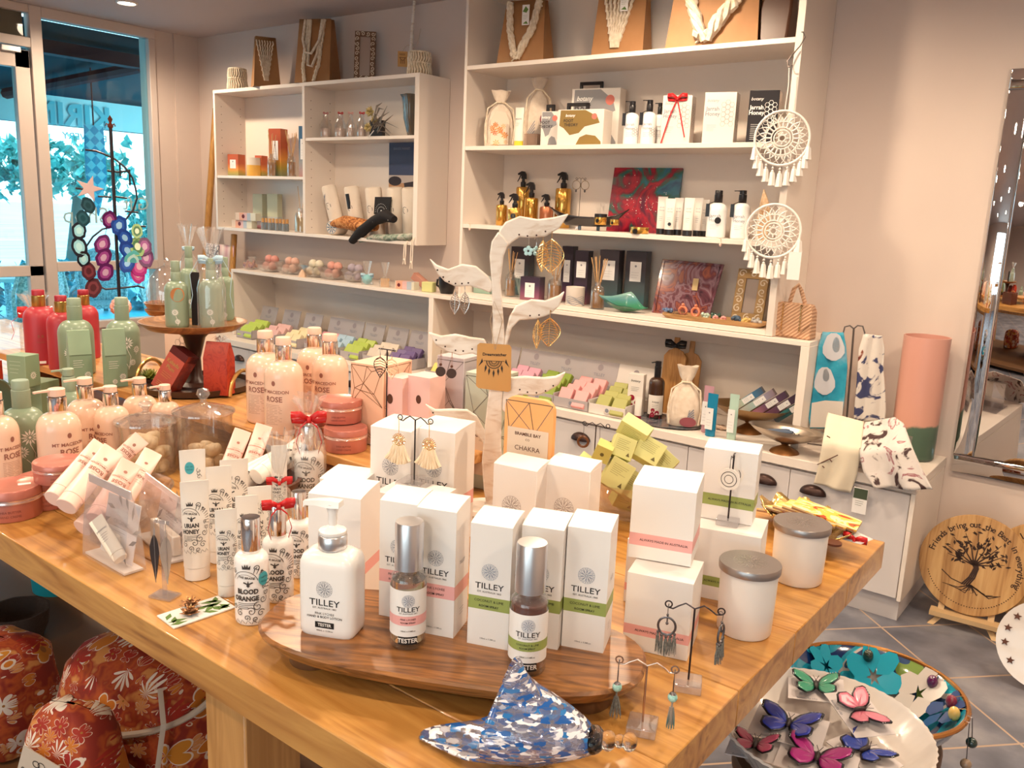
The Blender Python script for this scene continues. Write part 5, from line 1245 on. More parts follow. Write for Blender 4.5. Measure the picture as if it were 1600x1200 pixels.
g=G();g.tube([(-.020,0,hE),(.020,0,hE)],.0013);g.mk('hook_bar',dark_metal,stE)
for dx,m_,lab in((-.013,dark_metal,'black wire leaf earring above the pink boxes'),(.015,mat('cream_wire',(.80,.62,.42),rough=.3,metal=.3),'cream wire leaf earring above the pink boxes')):
 R3=Matrix.Rotation(rad(10),3,'Z');q=Vector((pE.x,pE.y-.02,T+U_))+R3@Vector((dx,-.0030,hE+.0005));e=thing('leaf_earring',lab,'earring',q,rad(10))
 g=G();hook(g);g.tube([(0,-.002,-.008),(0,-.002,-.018)],.0008,5);g.mk('hook',steel,e);g=G();out=[(.0165*sin(pi*t_**.8)*(1.1-.4*t_),-.016-.042*t_)for t_ in[k/8 for k in range(9)]]
 g.tube([(x,-.002,z)for x,z in out+[(-x,z)for x,z in out[::-1]][1:-1]],.0009,5,closed=True)
 for k in range(1,8):
  for d in(-1,1):g.tube([(0,-.002,-.016-.042*(k/8-.06)),(d*.0165*sin(pi*(k/8)**.8)*(1.1-.4*k/8),-.002,-.016-.042*(k/8+.03))],.0007,4)
 g.mk('leaf_lattice',m_,e)
 # glass bowl of lime cartons
cL=PZ(985,806,T);lime=mat('lime_card',(.60,.60,.25),rough=.5);lime2=mat('olive_card',(.52,.50,.15),rough=.5)
t=glass_bowl('footed clear glass bowl piled with lime green cartons',(cL.x,cL.y,T),.045,.105,.085,z=T)
R_=random.Random(5)
def lime_box(label,u,v,dz,s,rot,m=lime,txt=1):
 p=PZ(u,v,T+dz);t=thing('lime_carton',label,'box',p,0);t.rotation_euler=tuple(rad(a)for a in rot)
 g=G();g.box(-s[0]/2,s[0]/2,-s[1]/2,s[1]/2,-s[2]/2,s[2]/2);g.mk('carton',m,t,bevel=.0006,seg=1)
 g=Ink(flat(-s[1]/2-.0004));
 if txt:g.lines(-s[0]*.35,s[0]*.3,s[2]*.30,.004,6,.0005,int(u));g.poly([(s[0]*.2,-s[2]*.35),(s[0]*.38,-s[2]*.35),(s[0]*.29,-s[2]*.18)])
 else:g.disc(0,0,s[0]*.12,10)
 g.mk('lettering',mat('olive_ink',(.12,.10,.03),rough=.6),t)
for i,a in enumerate((('lime carton on the top of the pile, tilted left',992,672,.185,(.062,.035,.036),(20,25,15)),('olive carton at the left of the pile showing its small emblem',943,705,.150,(.034,.034,.034),(10,20,25),lime2,0),('lime carton in the middle facing up with small print',1013,706,.145,(.055,.035,.050),(-35,25,20)),('large lime carton hanging over the front of the bowl',963,742,.105,(.050,.040,.060),(-20,28,30)),('lime carton at the front tilted over the rim with fine print',988,760,.070,(.048,.036,.055),(-30,30,25)),('lime carton at the left edge of the bowl',916,725,.115,(.040,.032,.028),(5,30,20)),('olive carton deep in the bowl',975,775,.040,(.045,.035,.045),(10,20,50),lime2),('lime carton at the right edge of the bowl',1036,724,.115,(.045,.030,.050),(-30,35,10)),('lime carton between the top and middle ones',972,700,.155,(.045,.030,.045),(-25,20,35)))):lime_box(*a)
pG=PZ(926,752,T+.0);pG=Vector((pG.x,min(pG.y,1.70),T));hG=HT(pG,665)
stG,hk=earring_stand('black curl-ended earring stand behind the bowl of lime cartons',(pG.x,pG.y,T),rad(18),hG,.028,dark_metal)
for q,lab in zip(hk[:1],('brown and black hoop earring beside the lime cartons',)):
 e=thing('hoop_earring',lab,'earring',q,rad(20));g=G();hook(g);g.tube([(0,-.002,-.008),(0,-.002,-.03)],.0006,5);g.mk('hook',antique,e)
 g=G();g.tube([(.012*sin(a),-.002,-.042-.012*cos(a))for a in[2*pi*k/24 for k in range(24)]],.003,8,closed=True);g.mk('hoop',mat('tortoise',(.14,.055,.025),rough=.2),e)
 # back left: tray, cake stand, sage and crimson bottles
dark_tray=mat('dark_tray',(.035,.014,.010),rough=.28,coat=.3)
ctr=Vector((-2.125,1.315,RZ))
t=thing('round_tray','dark round tray with two arched gold handles on the riser','tray',(ctr.x,ctr.y,RZ+U_),rad(18))
g=G();g.lathe([(0,0),(.142,0),(.152,.004),(.155,.020),(.151,.020),(.147,.007),(0,.006)],48,cap=False);g.mk('tray',dark_tray,t)
for s in(-1,1):
 g=G();g.tube([(s*.158,.055*cos(a),.004+.062*sin(a))for a in[pi*k/16 for k in range(17)]],.0055,8,flat=1.0);g.mk('handle',mat('brushed_gold',(.72,.42,.14),rough=.3,metal=.9),t)
acacia=woodmat('acacia',(.13,.045,.018),(.42,.20,.075),scale=4,stretch=(1,6,6),rough=.35,coat=.2)
dark_wood=mat('dark_turned_wood',(.055,.02,.012),rough=.35,coat=.2)
PLZ=1.150
t=thing('cake_stand','wooden cake stand with a wide dished plate carrying sage green bottles','cake stand',(ctr.x,ctr.y,RZ+.0072))
h_=PLZ-RZ-.0072
g=G();g.lathe([(0,0),(.055,0),(.055,.006),(.030,.012),(.018,.03),(.016,.08),(.030,h_-.035),(.045,h_-.02),(0,h_-.018)],32);g.mk('pedestal',dark_wood,t)
g=G();g.lathe([(0,h_-.018),(.05,h_-.018),(.12,h_-.010),(.139,h_+.004),(.143,h_+.010),(.138,h_+.010),(.126,h_+.002),(0,h_)],48,cap=False);g.mk('plate',acacia,t)
def on_plate(label,uL,uR,vb,vt,ph=0,style='tall',y=0):
 c,r,h=rnd(uL,uR,vb,PLZ,vt);t,hb=lotion('lotion_bottle',label,c,r,h,sage,sage_cap,sage_cap,style,shoulder=.70,hd=0)
 g=Ink(wrap(r+.0004,ph));daisy(g,-.002,hb*.34,.010);daisy(g,.004,hb*.14,.008);g.stroke([(0,hb*.26),(.006,hb*.12),(.004,.006)],.001);g.mk('flower_print',white_ink,t)
 return t,c,r,h,hb
t,c,r,h,hb=on_plate('sage green bottle with a round copper sticker, standing left on the cake stand',260,295,513,408,-.1)
g=Ink(wrap(r+.0006,.1));g.disc(0,hb*.72,r*.62,24);s_=g.mk('copper_sticker',mat('copper_foil',(.62,.28,.12),rough=.3,metal=.8),t)
on_plate('sage green bottle standing behind the copper-stickered one on the cake stand',284,312,498,385,.2)
t,c,r,h,hb=on_plate('sage green bottle in cellophane, standing at the front right of the cake stand',314,350,514,404,-.1)
cello_bag('cellophane sleeve with a pale blue bow over the sage bottle on the cake stand',(c.x,c.y),r*1.12,PLZ,h*.96,h*1.42,bowm=blue_rib,bs=.030,seed=6,tails=False,curl_=True)
t,c,r,h,hb=on_plate('sage green bottle with white daisies at the right rear of the cake stand',341,366,502,402,-.3)
c2_,r2_,h2_2=rnd(284,310,497,PLZ,352)
cello_bag('tall thin cellophane tuft with a small blue tie at the back of the cake stand',(c2_.x-.004,c2_.y+.004),r2_*1.15,PLZ,h2_2*.74,h2_2,bowm=blue_rib,bs=.016,seed=9,tails=False)
q=PZ(307,508,PLZ);hq=HT(q,426);t=thing('slim_box','slim black upright box between the sage bottles on the cake stand','box',(q.x,q.y,PLZ+U_),toward(q))
g=G();g.box(-.0115,.0115,0,.02,0,hq);g.mk('carton',mat('black_card',(.012,.006,.006),rough=.35),t,bevel=.0005)
red_card=nmat('red_pattern_card',[(.35,(.28,.02,.012)),(.5,(.42,.045,.02)),(.65,(.36,.03,.015))],scale=22,rough=.35,detail=2,dist=3)
q=Vector((-2.085,1.235,RZ+.010));t=thing('gift_box','dusty red box with gold lettering leaning against the cake stand stem','box',(q.x-.035,q.y-.035,RZ+.012),rad(20),rx=0)
t.rotation_euler=(rad(-14),rad(27),rad(14))
g=G();g.mat(1).box(-.030,.030,.0,.045,0,.125);g.mat(0).box(-.0298,.0298,-.0008,0,.002,.105);g.mat(2).box(-.0300,.0300,-.001,.0450,.105,.1255);g.mk('carton',[mat('dusty_red',(.50,.10,.07),rough=.35),red_card,mat('dark_red_card',(.10,.008,.008),rough=.4)],t)
g=Ink(flat(-.0016));g.txt('Kakadu',.0150,0,.085,bold=.02);g.txt('Plum',.0150,0,.069,bold=.02);g.lines(-.018,.018,.052,.006,3,.001);g.lines(-.018,.018,.022,.005,3,.001);g.mk('gold_lettering',gold_ink,t)
q=PZ(337,617,RZ+.008);hq=HT(q,536);t=thing('gift_bag','dark red patterned gift bag standing on the right of the round tray','bag',(q.x,q.y,RZ+.0075),rad(28))
g=G();g.loft([[(-.034,-.0,0),(.034,0,0),(.034,.045,0),(-.034,.045,0)],[(-.034,.0,hq*.7),(.034,0,hq*.7),(.034,.045,hq*.7),(-.034,.045,hq*.7)],[(-.033,.018,hq),(.033,.018,hq),(.033,.026,hq),(-.033,.026,hq)]]);g.mk('bag',red_card,t)
cello_b=thing('cellophane_tuft','small clump of clear cellophane above the dark red gift bag','gift wrap',(q.x,q.y+.02,RZ+.008+hq));g=G();R_=random.Random(4)
for k in range(16):a=R_.uniform(0,2*pi);g.add([(0,0,0),(.02*cos(a),.02*sin(a),.012),(.028*cos(a+.4),.028*sin(a+.4),.006),(.012*cos(a+.3),.012*sin(a+.3),.018)],[(0,1,2,3)])
g.mk('cellophane',cello,cello_b)
q=PZ(378,600,RZ+.001);t=thing('storage_box','dark brown glossy box at the right behind the round tray','box',(q.x+.02,q.y+.04,RZ+U_),rad(12));
t.location=(-1.90,1.47,T+U_);g=G();g.box(-.09,.09,0,.12,0,.155);g.mk('carton',mat('glossy_brown',(.09,.03,.02),rough=.2,coat=.4),t,bevel=.002)
put_green('sage green bottle behind the folded-top box, front of the crimson bottles',97,148,588,466,RZ,'cap',-.1)
put_green('sage green bottle standing alone between the crimson bottles and the cake stand',171,220,592,465,RZ,'cap',.2)
def crimson_b(label,uL,uR,vb,vt):
 c,r,h=rnd(uL,uR,vb,RZ,vt);t,hb=lotion('lotion_bottle',label,c,r,h,crimson,mat('antique_gold',(.50,.30,.09),rough=.3,metal=.9),crimson_cap,'cap',shoulder=.78)
 g=Ink(wrap(r+.0004,0));g.txt('R R',.012,0,hb*.5,bold=.02);g.txt('KAKADU',.006,0,hb*.40);g.mk('lettering',mat('dim_red_ink',(.30,.10,.05),rough=.4),t);return t,c,r,hb
t,c,r,hb=crimson_b('crimson bottle with a gold collar and a small price sticker, leftmost of three',44,90,571,453)
g=Ink(wrap(r+.0005,.0));g.rect(-.008,.010,.005,.013,5);g.mk('price_sticker',white_ink,t)
crimson_b('crimson bottle with a gold collar, middle of three',80,124,581,462)
crimson_b('crimson bottle with a gold collar, hidden behind the sage bottle',116,156,562,453)
def fold_box(label,uL,uR,vb,vt):
 q,r,h=rnd(uL,uR,vb,RZ,vt);w=2*r*.92;t=thing('gift_box',label,'box',(q.x,q.y-.03,RZ+U_),toward(q,12));sgc=mat('sage_card',(.23,.33,.22),rough=.45)
 g=G();g.loft([[(-w/2,-.02,0),(w/2,-.02,0),(w/2,.02,0),(-w/2,.02,0)],[(-w/2,-.018,h*.55),(w/2,-.018,h*.55),(w/2,.018,h*.55),(-w/2,.018,h*.55)],[(-w/2,-.003,h),(w/2,-.003,h),(w/2,.003,h),(-w/2,.003,h)]]);g.mk('carton',sgc,t)
 g=G();g.loft([[(-w/2*1.01,-.0205,h*.56),(w/2*1.01,-.0205,h*.56),(w/2*1.01,-.0195,h*.56),(-w/2*1.01,-.0195,h*.56)],[(-w/2*1.01,-.0075,h*1.005),(w/2*1.01,-.0075,h*1.005),(w/2*1.01,.004,h*1.005),(-w/2*1.01,.004,h*1.005)]]);g.mk('folded_top',mat('sage_card_light',(.30,.42,.29),rough=.45),t)
 g=Ink(flat(-.0212));g.lines(-w*.35,w*.3,h*.45,.006,4,.001,4);daisy(g,w*.28,h*.18,.010);daisy(g,-w*.1,h*.10,.008);g.mk('flower_print',white_ink,t)
fold_box('sage green box with a folded-over top in front of the middle bottles',126,160,600,515);fold_box('sage green box with a folded-over top in front of the lone sage bottle',181,214,604,513)
for(L,R,z,v,lab,d)in(((8,598),(48,612),RZ,550,'small sage green carton with a daisy at the left end',.05),((24,640),(70,652),T,592,'low sage green carton in front of the small one',.07)):
 loc,yw,w,h=front(L,R,z,v);w=.06 if v<560 else .085;h=min(h,.09);t=thing('gift_box',lab,'box',(loc.x,loc.y,z+U_),rad(24));g=G();g.box(-w/2,w/2,0,d,0,h);g.mk('carton',mat('sage_card'),t,bevel=.001)
 g=Ink();g.lines(-w*.35,w*.3,h*.8,h*.12,4,.001);g.mk('lettering',mat('pale_sage_ink',(.5,.6,.48),rough=.5),t);g=Ink(onside(w/2+.0005));daisy(g,d*.5,h*.35,.012);g.mk('flower_print',white_ink,t)
q=PZ(6,655,T);t=thing('serving_dish','dark green dish standing on edge at the left picture edge','dish',(q.x-.02,q.y,T+U_),rad(30));g=G();g.T=Matrix.Translation((0,0,.055))@Matrix.Rotation(rad(80),4,'X');g.lathe([(0,0),(.04,.0),(.054,.008),(.051,.010),(.038,.003),(0,.003)],32,cap=False);g.mk('dish',mat('bottle_green',(.05,.075,.05),rough=.3),t)
q=PZ(192,492,RZ);c,r,_=rnd(158,228,500,RZ)
PD=Vector((-2.74,1.60,T));k_=PM(PD);
def at_v(p,v):return HT(p,v)
zc1=at_v(PD,478);t=thing('glass_cloche','glass cloche dome over a round two-tier wooden stand near the window','cloche',(PD.x,PD.y,T+U_))
rr=34/k_
g=G();g.lathe([(0,0),(.055,0),(.05,.012),(.016,.03),(.014,zc1-.05),(.03,zc1-.03),(0,zc1-.03)],28);g.mk('pedestal',dark_wood,t)
g=G();g.lathe([(0,zc1-.03),(rr*.85,zc1-.03),(rr,zc1-.012),(rr*.9,zc1-.010),(rr*.9,zc1-.004),(rr*1.02,zc1+.012),(rr*.96,zc1+.012),(rr*.85,zc1-.002),(0,zc1-.002)],40,cap=False);g.mk('wooden_plate',acacia,t)
g=G();hd_=at_v(PD,415)-zc1;g.lathe([(rr*.88,zc1),(rr*.9,zc1+hd_*.35),(rr*.75,zc1+hd_*.7),(rr*.4,zc1+hd_*.93),(.008,zc1+hd_),(.006,zc1+hd_+.01),(.011,zc1+hd_+.018),(0,zc1+hd_+.026)],36,cap=False);g.mk('dome',thinmat('dome_glass',gloss=.25,rough=.02,dens=.05),t)
def front_box(label,uL,uR,vb,vt,pt,d,col,name='gift_box',yaw=12):
 k=PM(pt);w=(uR-uL)/k;h=at_v(pt,vt);t=thing(name,label,'box',(pt.x,pt.y,pt.z+U_),rad(yaw));g=G();g.box(-w/2,w/2,0,d,0,h);g.mk('carton',mat(label[:14],col,rough=.45),t,bevel=.001);return t,w,h
t,w,h=front_box('cream box with a honeycomb line print behind the cake stand',216,286,560,496,Vector((-2.50,1.50,T)),.08,(.78,.66,.58))
g=Ink();g.hexes(-.015,h*.45,.013,[(i,j)for i in range(5)for j in range(-2,3)],.0010);g.mk('hexagon_print',mat('hex_ink',(.12,.08,.08),rough=.5),t)
q=PZ(228,600,RZ);t=thing('succulent','green artificial succulent beside the gold tray handle','plant',(q.x,q.y+.01,RZ+U_))
g=G();R_=random.Random(2)
for k in range(46):
 a=2.4*k;e=.15+1.2*k/46;L_=.038*(1-.3*k/46);d=Vector((cos(a)*cos(e),sin(a)*cos(e),sin(e)));s=d.cross(Vector((0,0,1))).normalized()*.006;b0=Vector((0,0,.012))
 g.add([b0,b0+d*L_*.5+s,b0+d*L_+Vector((0,0,.004)),b0+d*L_*.5-s],[(0,1,2,3)])
g.mk('leaves',nmat('succulent_green',[(.3,(.10,.13,.015)),(.6,(.30,.30,.04)),(.8,(.45,.40,.10))],scale=30,rough=.5),t,solid=.0012);g=G();g.lathe([(0,0),(.018,0),(.02,.014),(0,.014)],16);g.mk('pot',dark_wood,t)
PF_=Vector((-3.02,1.28,RZ));k_=PM(PF_)
t=thing('gift_basket','cream gift set in cellophane tied with a red ribbon at the left edge','gift',(PF_.x,PF_.y,RZ+U_),toward(PF_))
g=G();g.lathe([(0,0),(.03,0),(.033,.06),(.02,.075),(.014,.10),(0,.102)],20);g.mk('bottle',mat('peach_cream',(.72,.52,.38),rough=.5),t)
cello_bag('crumpled cellophane with a red ribbon around the cream gift set at the left edge',(PF_.x,PF_.y),.048,RZ,.115,.185,bs=.05,seed=12,curl_=True)
for(x,y,z,w,h,lab)in((-2.80,1.085,T,.05,.10,'small red patterned box at the far left beside the crimson bottles'),(-2.97,1.09,T,.06,.09,'red patterned box cut by the left picture edge')):
 t=thing('gift_box',lab,'box',(x,y-.06,z+U_),rad(28));g=G();g.box(-w/2,w/2,0,.05,0,h);g.mk('carton',red_card,t,bevel=.001)
bl=mat('pink_blossom',(.80,.42,.36),rough=.6)
for i,(u,v,lab)in enumerate(((38,520,'pink paper blossom left of the crimson bottles'),(88,480,'pink paper blossom behind the crimson bottle caps'))):
 p=PZ(u,v,RZ+.0);p=Vector((-2.80+.12*i,1.36+.04*i,RZ));hz=HT(p,v);t=thing('paper_blossom',lab,'flower',(p.x,p.y,RZ+U_));g=G();R_=random.Random(i)
 for k in range(26):
  a=R_.uniform(0,2*pi);e=R_.uniform(-.3,1.4);d=Vector((cos(a)*cos(e),sin(a)*cos(e),sin(e)));c=Vector((0,0,hz))+d*.03;s=d.cross(Vector((0,0,1))).normalized()*.014;u_=d.cross(s).normalized()*.013
  g.add([c-s-u_*.3,c+s*.2-u_,c+s+u_*.3,c+u_],[(0,1,2,3)])
 g.mk('petals',bl,t,solid=.0008);g=G();g.cyl((0,0,0),(0,0,hz),.0025);g.mk('stem',mat('stem_green',(.10,.16,.04),rough=.6),t)
PA=Vector((-4.72,2.46,0));kA=PM(Vector((PA.x,PA.y,1.5)));yA=toward(PA)
t=thing('wind_chime_stand','tall black metal tree stand with curved arms and a spear tip before the window','stand',PA,yA)
def al(u,v):
 n=Vector((sin(yA),-cos(yA),0));r=ray(u,v);k=(PA-CAM).dot(n)/r.dot(n);q=CAM+r*k-PA;return(q.x*cos(yA)+q.y*sin(yA),q.z)
g=G();ptz=al(163,200);g.cyl((0,0,0),(0,0,ptz[1]),.009);g.mk('pole',dark_metal,t)
g=G();zt=al(162,182)[1];g.lathe([(.008,ptz[1]),(.016,ptz[1]+.01),(.006,ptz[1]+.03),(.013,ptz[1]+.05),(0,zt+.01)],12);
for d in(-1,1):g.tube([(0,0,ptz[1]+.01),(d*.02,0,ptz[1]+.025),(d*.024,0,ptz[1]+.012)],.004,6)
g.mk('spear_tip',mat('rust_tip',(.20,.05,.03),rough=.4,metal=.5),t)
def arm(pts):g=G();g.tube([(al(*p)[0],0,al(*p)[1])for p in pts],.005,8);g.mk('arm',dark_metal,t)
arm([(133,234),(150,236),(163,241),(180,249),(196,262),(207,278),(212,295),(214,310),(208,328),(195,345),(180,354),(160,358),(145,370),(135,385),(130,398)])
arm([(168,267),(187,269),(200,267)]);arm([(187,255),(188,275)]);arm([(202,265),(203,290)]);arm([(130,420),(140,436),(152,446),(165,452),(190,450),(215,447),(226,450)])
for a,b_ in(((118,294),(139,297)),((153,307),(174,308)),((179,307),(199,310)),((195,330),(216,332)),((208,353),(228,354))):arm([a,b_])
def agate(label,col,pts,rs,holes=False,grp=None):
 x0,z0=al(*pts[0]);z0+=rs[0]+.012
 q=Vector((PA.x+x0*cos(yA)+.02*sin(yA),PA.y+x0*sin(yA)-.02*cos(yA),z0));e=thing('agate_chime',label,'wind chime',q,yA)
 g=G();g.tube([(0,0,0)]+[(al(*p)[0]-x0,0,al(*p)[1]-z0)for p in pts],.0015,4);g.mk('string',ink,e)
 R_=random.Random(len(label))
 for(p,r_)in zip(pts,rs):
  x,z=al(*p);x-=x0;z-=z0;g=G();g.T=Matrix.Translation((x,-.006,z))@Matrix.Rotation(pi/2+R_.uniform(-.3,.3),4,'X')@Matrix.Rotation(R_.uniform(-.5,.5),4,'Z')
  n=20;wob=[1+R_.uniform(-.07,.07)for _ in range(n)]
  def ring_(s,zz):return[(s*r_*.72*wob[i]*cos(2*pi*i/n),s*r_*wob[i]*sin(2*pi*i/n),zz)for i in range(n)]
  g.mat(0).loft([ring_(1,-.003),ring_(1.02,0),ring_(1,.003)])
  g.mat(1).loft([ring_(.68,.0032),ring_(.68,.0036)]);g.mat(2).loft([ring_(.38,.0037),ring_(.38,.0042)])
  g.mk('agate_slice',[mat('agate_'+col[0],col[1],rough=.15),mat('agate_in_'+col[0],col[2],rough=.15),mat('agate_c_'+col[0],col[3],rough=.15)],e,smooth=30)
C_={'teal':('teal',(.01,.05,.07),(.02,.09,.12),(.01,.06,.08)),'black':('black',(.012,.012,.02),(.30,.62,.72),(.45,.75,.80)),'blue':('blue',(.01,.05,.28),(.02,.09,.42),(.30,.55,.80)),'green':('green',(.30,.48,.20),(.06,.18,.08),(.65,.75,.55)),'purple':('purple',(.10,.015,.10),(.30,.06,.25),(.55,.35,.50)),'aqua':('aqua',(.12,.50,.50),(.50,.75,.72),(.10,.40,.42)),'pink':('pink',(.40,.03,.20),(.55,.10,.30),(.65,.40,.50)),'maroon':('maroon',(.07,.012,.02),(.16,.03,.04),(.07,.01,.015))}
agate('string of dark teal agate slices, leftmost at the top',C_['teal'],[(138,321),(130,341)],[.045,.045])
agate('string of black ringed agate slices on the left',C_['black'],[(124,360),(124,385),(131,404)],[.05,.055,.045])
agate('string of maroon agate slices low on the left',C_['maroon'],[(139,423),(146,449)],[.05,.055])
agate('purple and maroon agate string beside the pole',C_['purple'],[(171,343),(160,381),(162,402),(165,425)],[.05,.055,.055,.055])
agate('string of deep blue agate slices right of the pole',C_['blue'],[(186,352),(195,371),(199,391),(199,411)],[.055,.05,.055,.055])
agate('string of green agate slices right of the blue ones',C_['green'],[(214,361),(215,385)],[.04,.055])
agate('string with aqua agate slices above the cloche',C_['aqua'],[(208,408)],[.062])
agate('string of magenta agate slices low on the right',C_['pink'],[(218,415),(215,428)],[.06,.05])
agate('string of dark purple agate slices at the far right',C_['purple'],[(226,385),(228,402)],[.05,.055])
t=thing('wooden_starfish','pale pink starfish ornament hanging on the wind chime stand','ornament',PA+Vector((al(148,295)[0]*cos(yA),al(148,295)[0]*sin(yA)-.03,al(148,295)[1])),yA);g=G();g.plate([((.075 if k%2==0 else .028)*sin(2*pi*k/10+.3),(.075 if k%2==0 else .028)*cos(2*pi*k/10+.3))for k in range(10)],-.006,.006);g.mk('starfish',mat('pale_coral',(.62,.45,.45),rough=.6),t,bevel=.003)
LB=Vector((-5.62,3.55,0));bam=woodmat('bamboo',(.30,.12,.02),(.52,.26,.06),scale=3,stretch=(8,8,1),rough=.4)
t=thing('bamboo_ladder','bamboo ladder leaning in the corner behind the wall cabinet','ladder',(0,0,0))
def lp(u,v,y):p=PY(u,v,y);return(p.x,p.y,p.z)
a,b_=lp(337,170,3.79),lp(322,395,3.62);a2,b2=lp(372,170,3.79),lp(364,420,3.64)
def ext(p,q):d=[(q[i]-p[i])/(p[2]-q[2])for i in range(3)];return tuple(q[i]+d[i]*q[2]for i in range(3))
e1=ext(a,b_);f_=(a[2]-1.24)/a[2];a2=(a[0]+(e1[0]-a[0])*f_+.33,a[1]+(e1[1]-a[1])*f_,1.24);e2=(e1[0]+.36,e1[1],.0)
for p0,p1 in((a,e1),(a2,e2)):g=G();g.tube([p0,((p0[0]+p1[0])/2,(p0[1]+p1[1])/2,(p0[2]+p1[2])/2),(p1[0],p1[1],.0)],[.022,.026,.028],12);g.mk('rail',bam,t)
for f in(.46,.64,.84):
 p0=[a[i]+(e1[i]-a[i])*f for i in range(3)];k2_=(f-f_)/(1-f_);p1=[a2[i]+(e2[i]-a2[i])*k2_ for i in range(3)];g=G();g.cyl(p0,p1,.012);g.mk('rung',bam,t)
f=.46;rg=[a[i]+(e1[i]-a[i])*f for i in range(3)]
for i,(dx,w_,z0,z1,lab,m_)in enumerate(((.02,.16,.0,-.32,'white towel with a dark honeycomb pattern hanging on the ladder',nmat('honeycomb_cloth',[(.02,(.10,.10,.14)),(.08,(.62,.56,.55))],scale=42,kind='edge',rough=.8,interp='CONSTANT')),(.19,.17,-.0,-.50,'pink striped towel hanging on the ladder',gmat('striped_towel',[(0,(.62,.38,.38)),(.25,(.72,.6,.56)),(.5,(.55,.30,.33)),(.75,(.72,.6,.56)),(1,(.6,.36,.38))],0,0,.17,rough=.8)))):
 t=thing('hanging_towel',lab,'towel',(rg[0]+dx,rg[1]-.013,rg[2]+.014));g=G();g.grid(lambda u,v:(w_*u,-.006-.004*sin(9*u)*v if v>.03 else .0,(z1)*v),16,8);g.mk('cloth',m_,t,solid=.006)
 # helpers for things on shelves
def XU(u,y,z):
 lo,hi=-8.0,2.0
 for _ in range(40):
  m=(lo+hi)/2
  if proj((m,y,z))[0]<u:lo=m
  else:hi=m
 return lo
def sh(uL,uR,y,z,vt=None):
 """thing between two image columns standing at depth y on a board at height z -> base point, width, height"""
 a,b=XU(uL,y,z),XU(uR,y,z);p=Vector(((a+b)/2,y,z));return p,(uR-uL)/PM(p),(HT(p,vt)if vt is not None else 0)
def label_paper(t,w,z0,z1,y=-.0005,x=0,n=3,title=None,m=None):
 g=Ink(flat(y));g.rect(x-w/2,x+w/2,z0,z1);lb=g.mk('paper_label',m or mat('label_paper'),t)
 g=Ink(flat(y-.0004));g.disc(x,z1-(z1-z0)*.22,w*.10,10);g.lines(x-w*.35,x+w*.35,z1-(z1-z0)*.55,(z1-z0)*.13,n,.0007)
 if title:g.txt(title,w*.2,x,z1-(z1-z0)*.42)
 g.mk('lettering',grey_ink,lb)
def sbox(label,uL,uR,y,z,vt,m,d=.06,yaw=18,lab=None,name='gift_box',title=None,lz=(.35,.75),lw=.55,group=None,wf=.86):
 p,w,h=sh(uL,uR,y,z,vt);w*=wf;t=thing(name,label,'box',(p.x,p.y,z+U_),rad(yaw),group)
 g=G();g.box(-w/2,w/2,0,d,0,h);g.mk('carton',m,t,bevel=.0008,seg=1)
 if lab:label_paper(t,w*lw,h*lz[0],h*lz[1],title=title)
 return t,w,h
def grad3(n,a,b,c,h):return gmat(n,[(0,a),(.5,b),(1,c)],2,0,h,rough=.4,noise=.02,nscale=14)
# on top of the wall cabinet
macr=nmat('macrame_cord',[(.3,(.62,.50,.36)),(.7,(.84,.74,.60))],scale=60,rough=.85,bump=.3)
krf=nmat('kraft_paper',[(.3,(.34,.16,.06)),(.7,(.42,.21,.085))],scale=6,rough=.6);krf_d=mat('kraft_shade_side',(.36,.18,.07),rough=.6)
def macrame_light(label,uL,uR,y,vt):
 p,w,h=sh(uL,uR,y,CZ1,vt);r=w/2;t=thing('macrame_candle_holder',label,'candle holder',(p.x,p.y,CZ1+U_))
 g=G();g.lathe([(0,0),(r*.80,0),(r*.86,h*.4),(r*.80,h*.8),(r*.6,h*.97),(r*.5,h),(r*.45,h*.96),(0,h*.94)],30);g.mk('holder',mat('cream_ceramic',(.50,.40,.28),rough=.7),t)
 g=G()
 for k in range(26):
  a=2*pi*k/26
  g.tube([(r*.84*cos(a),r*.84*sin(a),h*.98-.004),(r*.92*cos(a+.12),r*.92*sin(a+.12),h*.68),(r*.9*cos(a-.10),r*.9*sin(a-.10),h*.42),(r*.97*cos(a+.05),r*.97*sin(a+.05),h*.2),(r*1.0*cos(a),r*1.0*sin(a),0.001)],[.004,.005,.004,.005,.003],5)
 g.tube([(r*.84*cos(2*pi*k/20),r*.84*sin(2*pi*k/20),h*.93)for k in range(20)],.005,6,closed=True);g.tube([(r*.9*cos(2*pi*k/20),r*.9*sin(2*pi*k/20),h*.5)for k in range(20)],.004,6,closed=True)
 g.mk('macrame_net',macr,t)
macrame_light('domed macrame candle holder at the window end of the cabinet top',356,387,3.62,106)
macrame_light('macrame candle holder with a long fringe beside the twig stand',636,675,3.66,80)
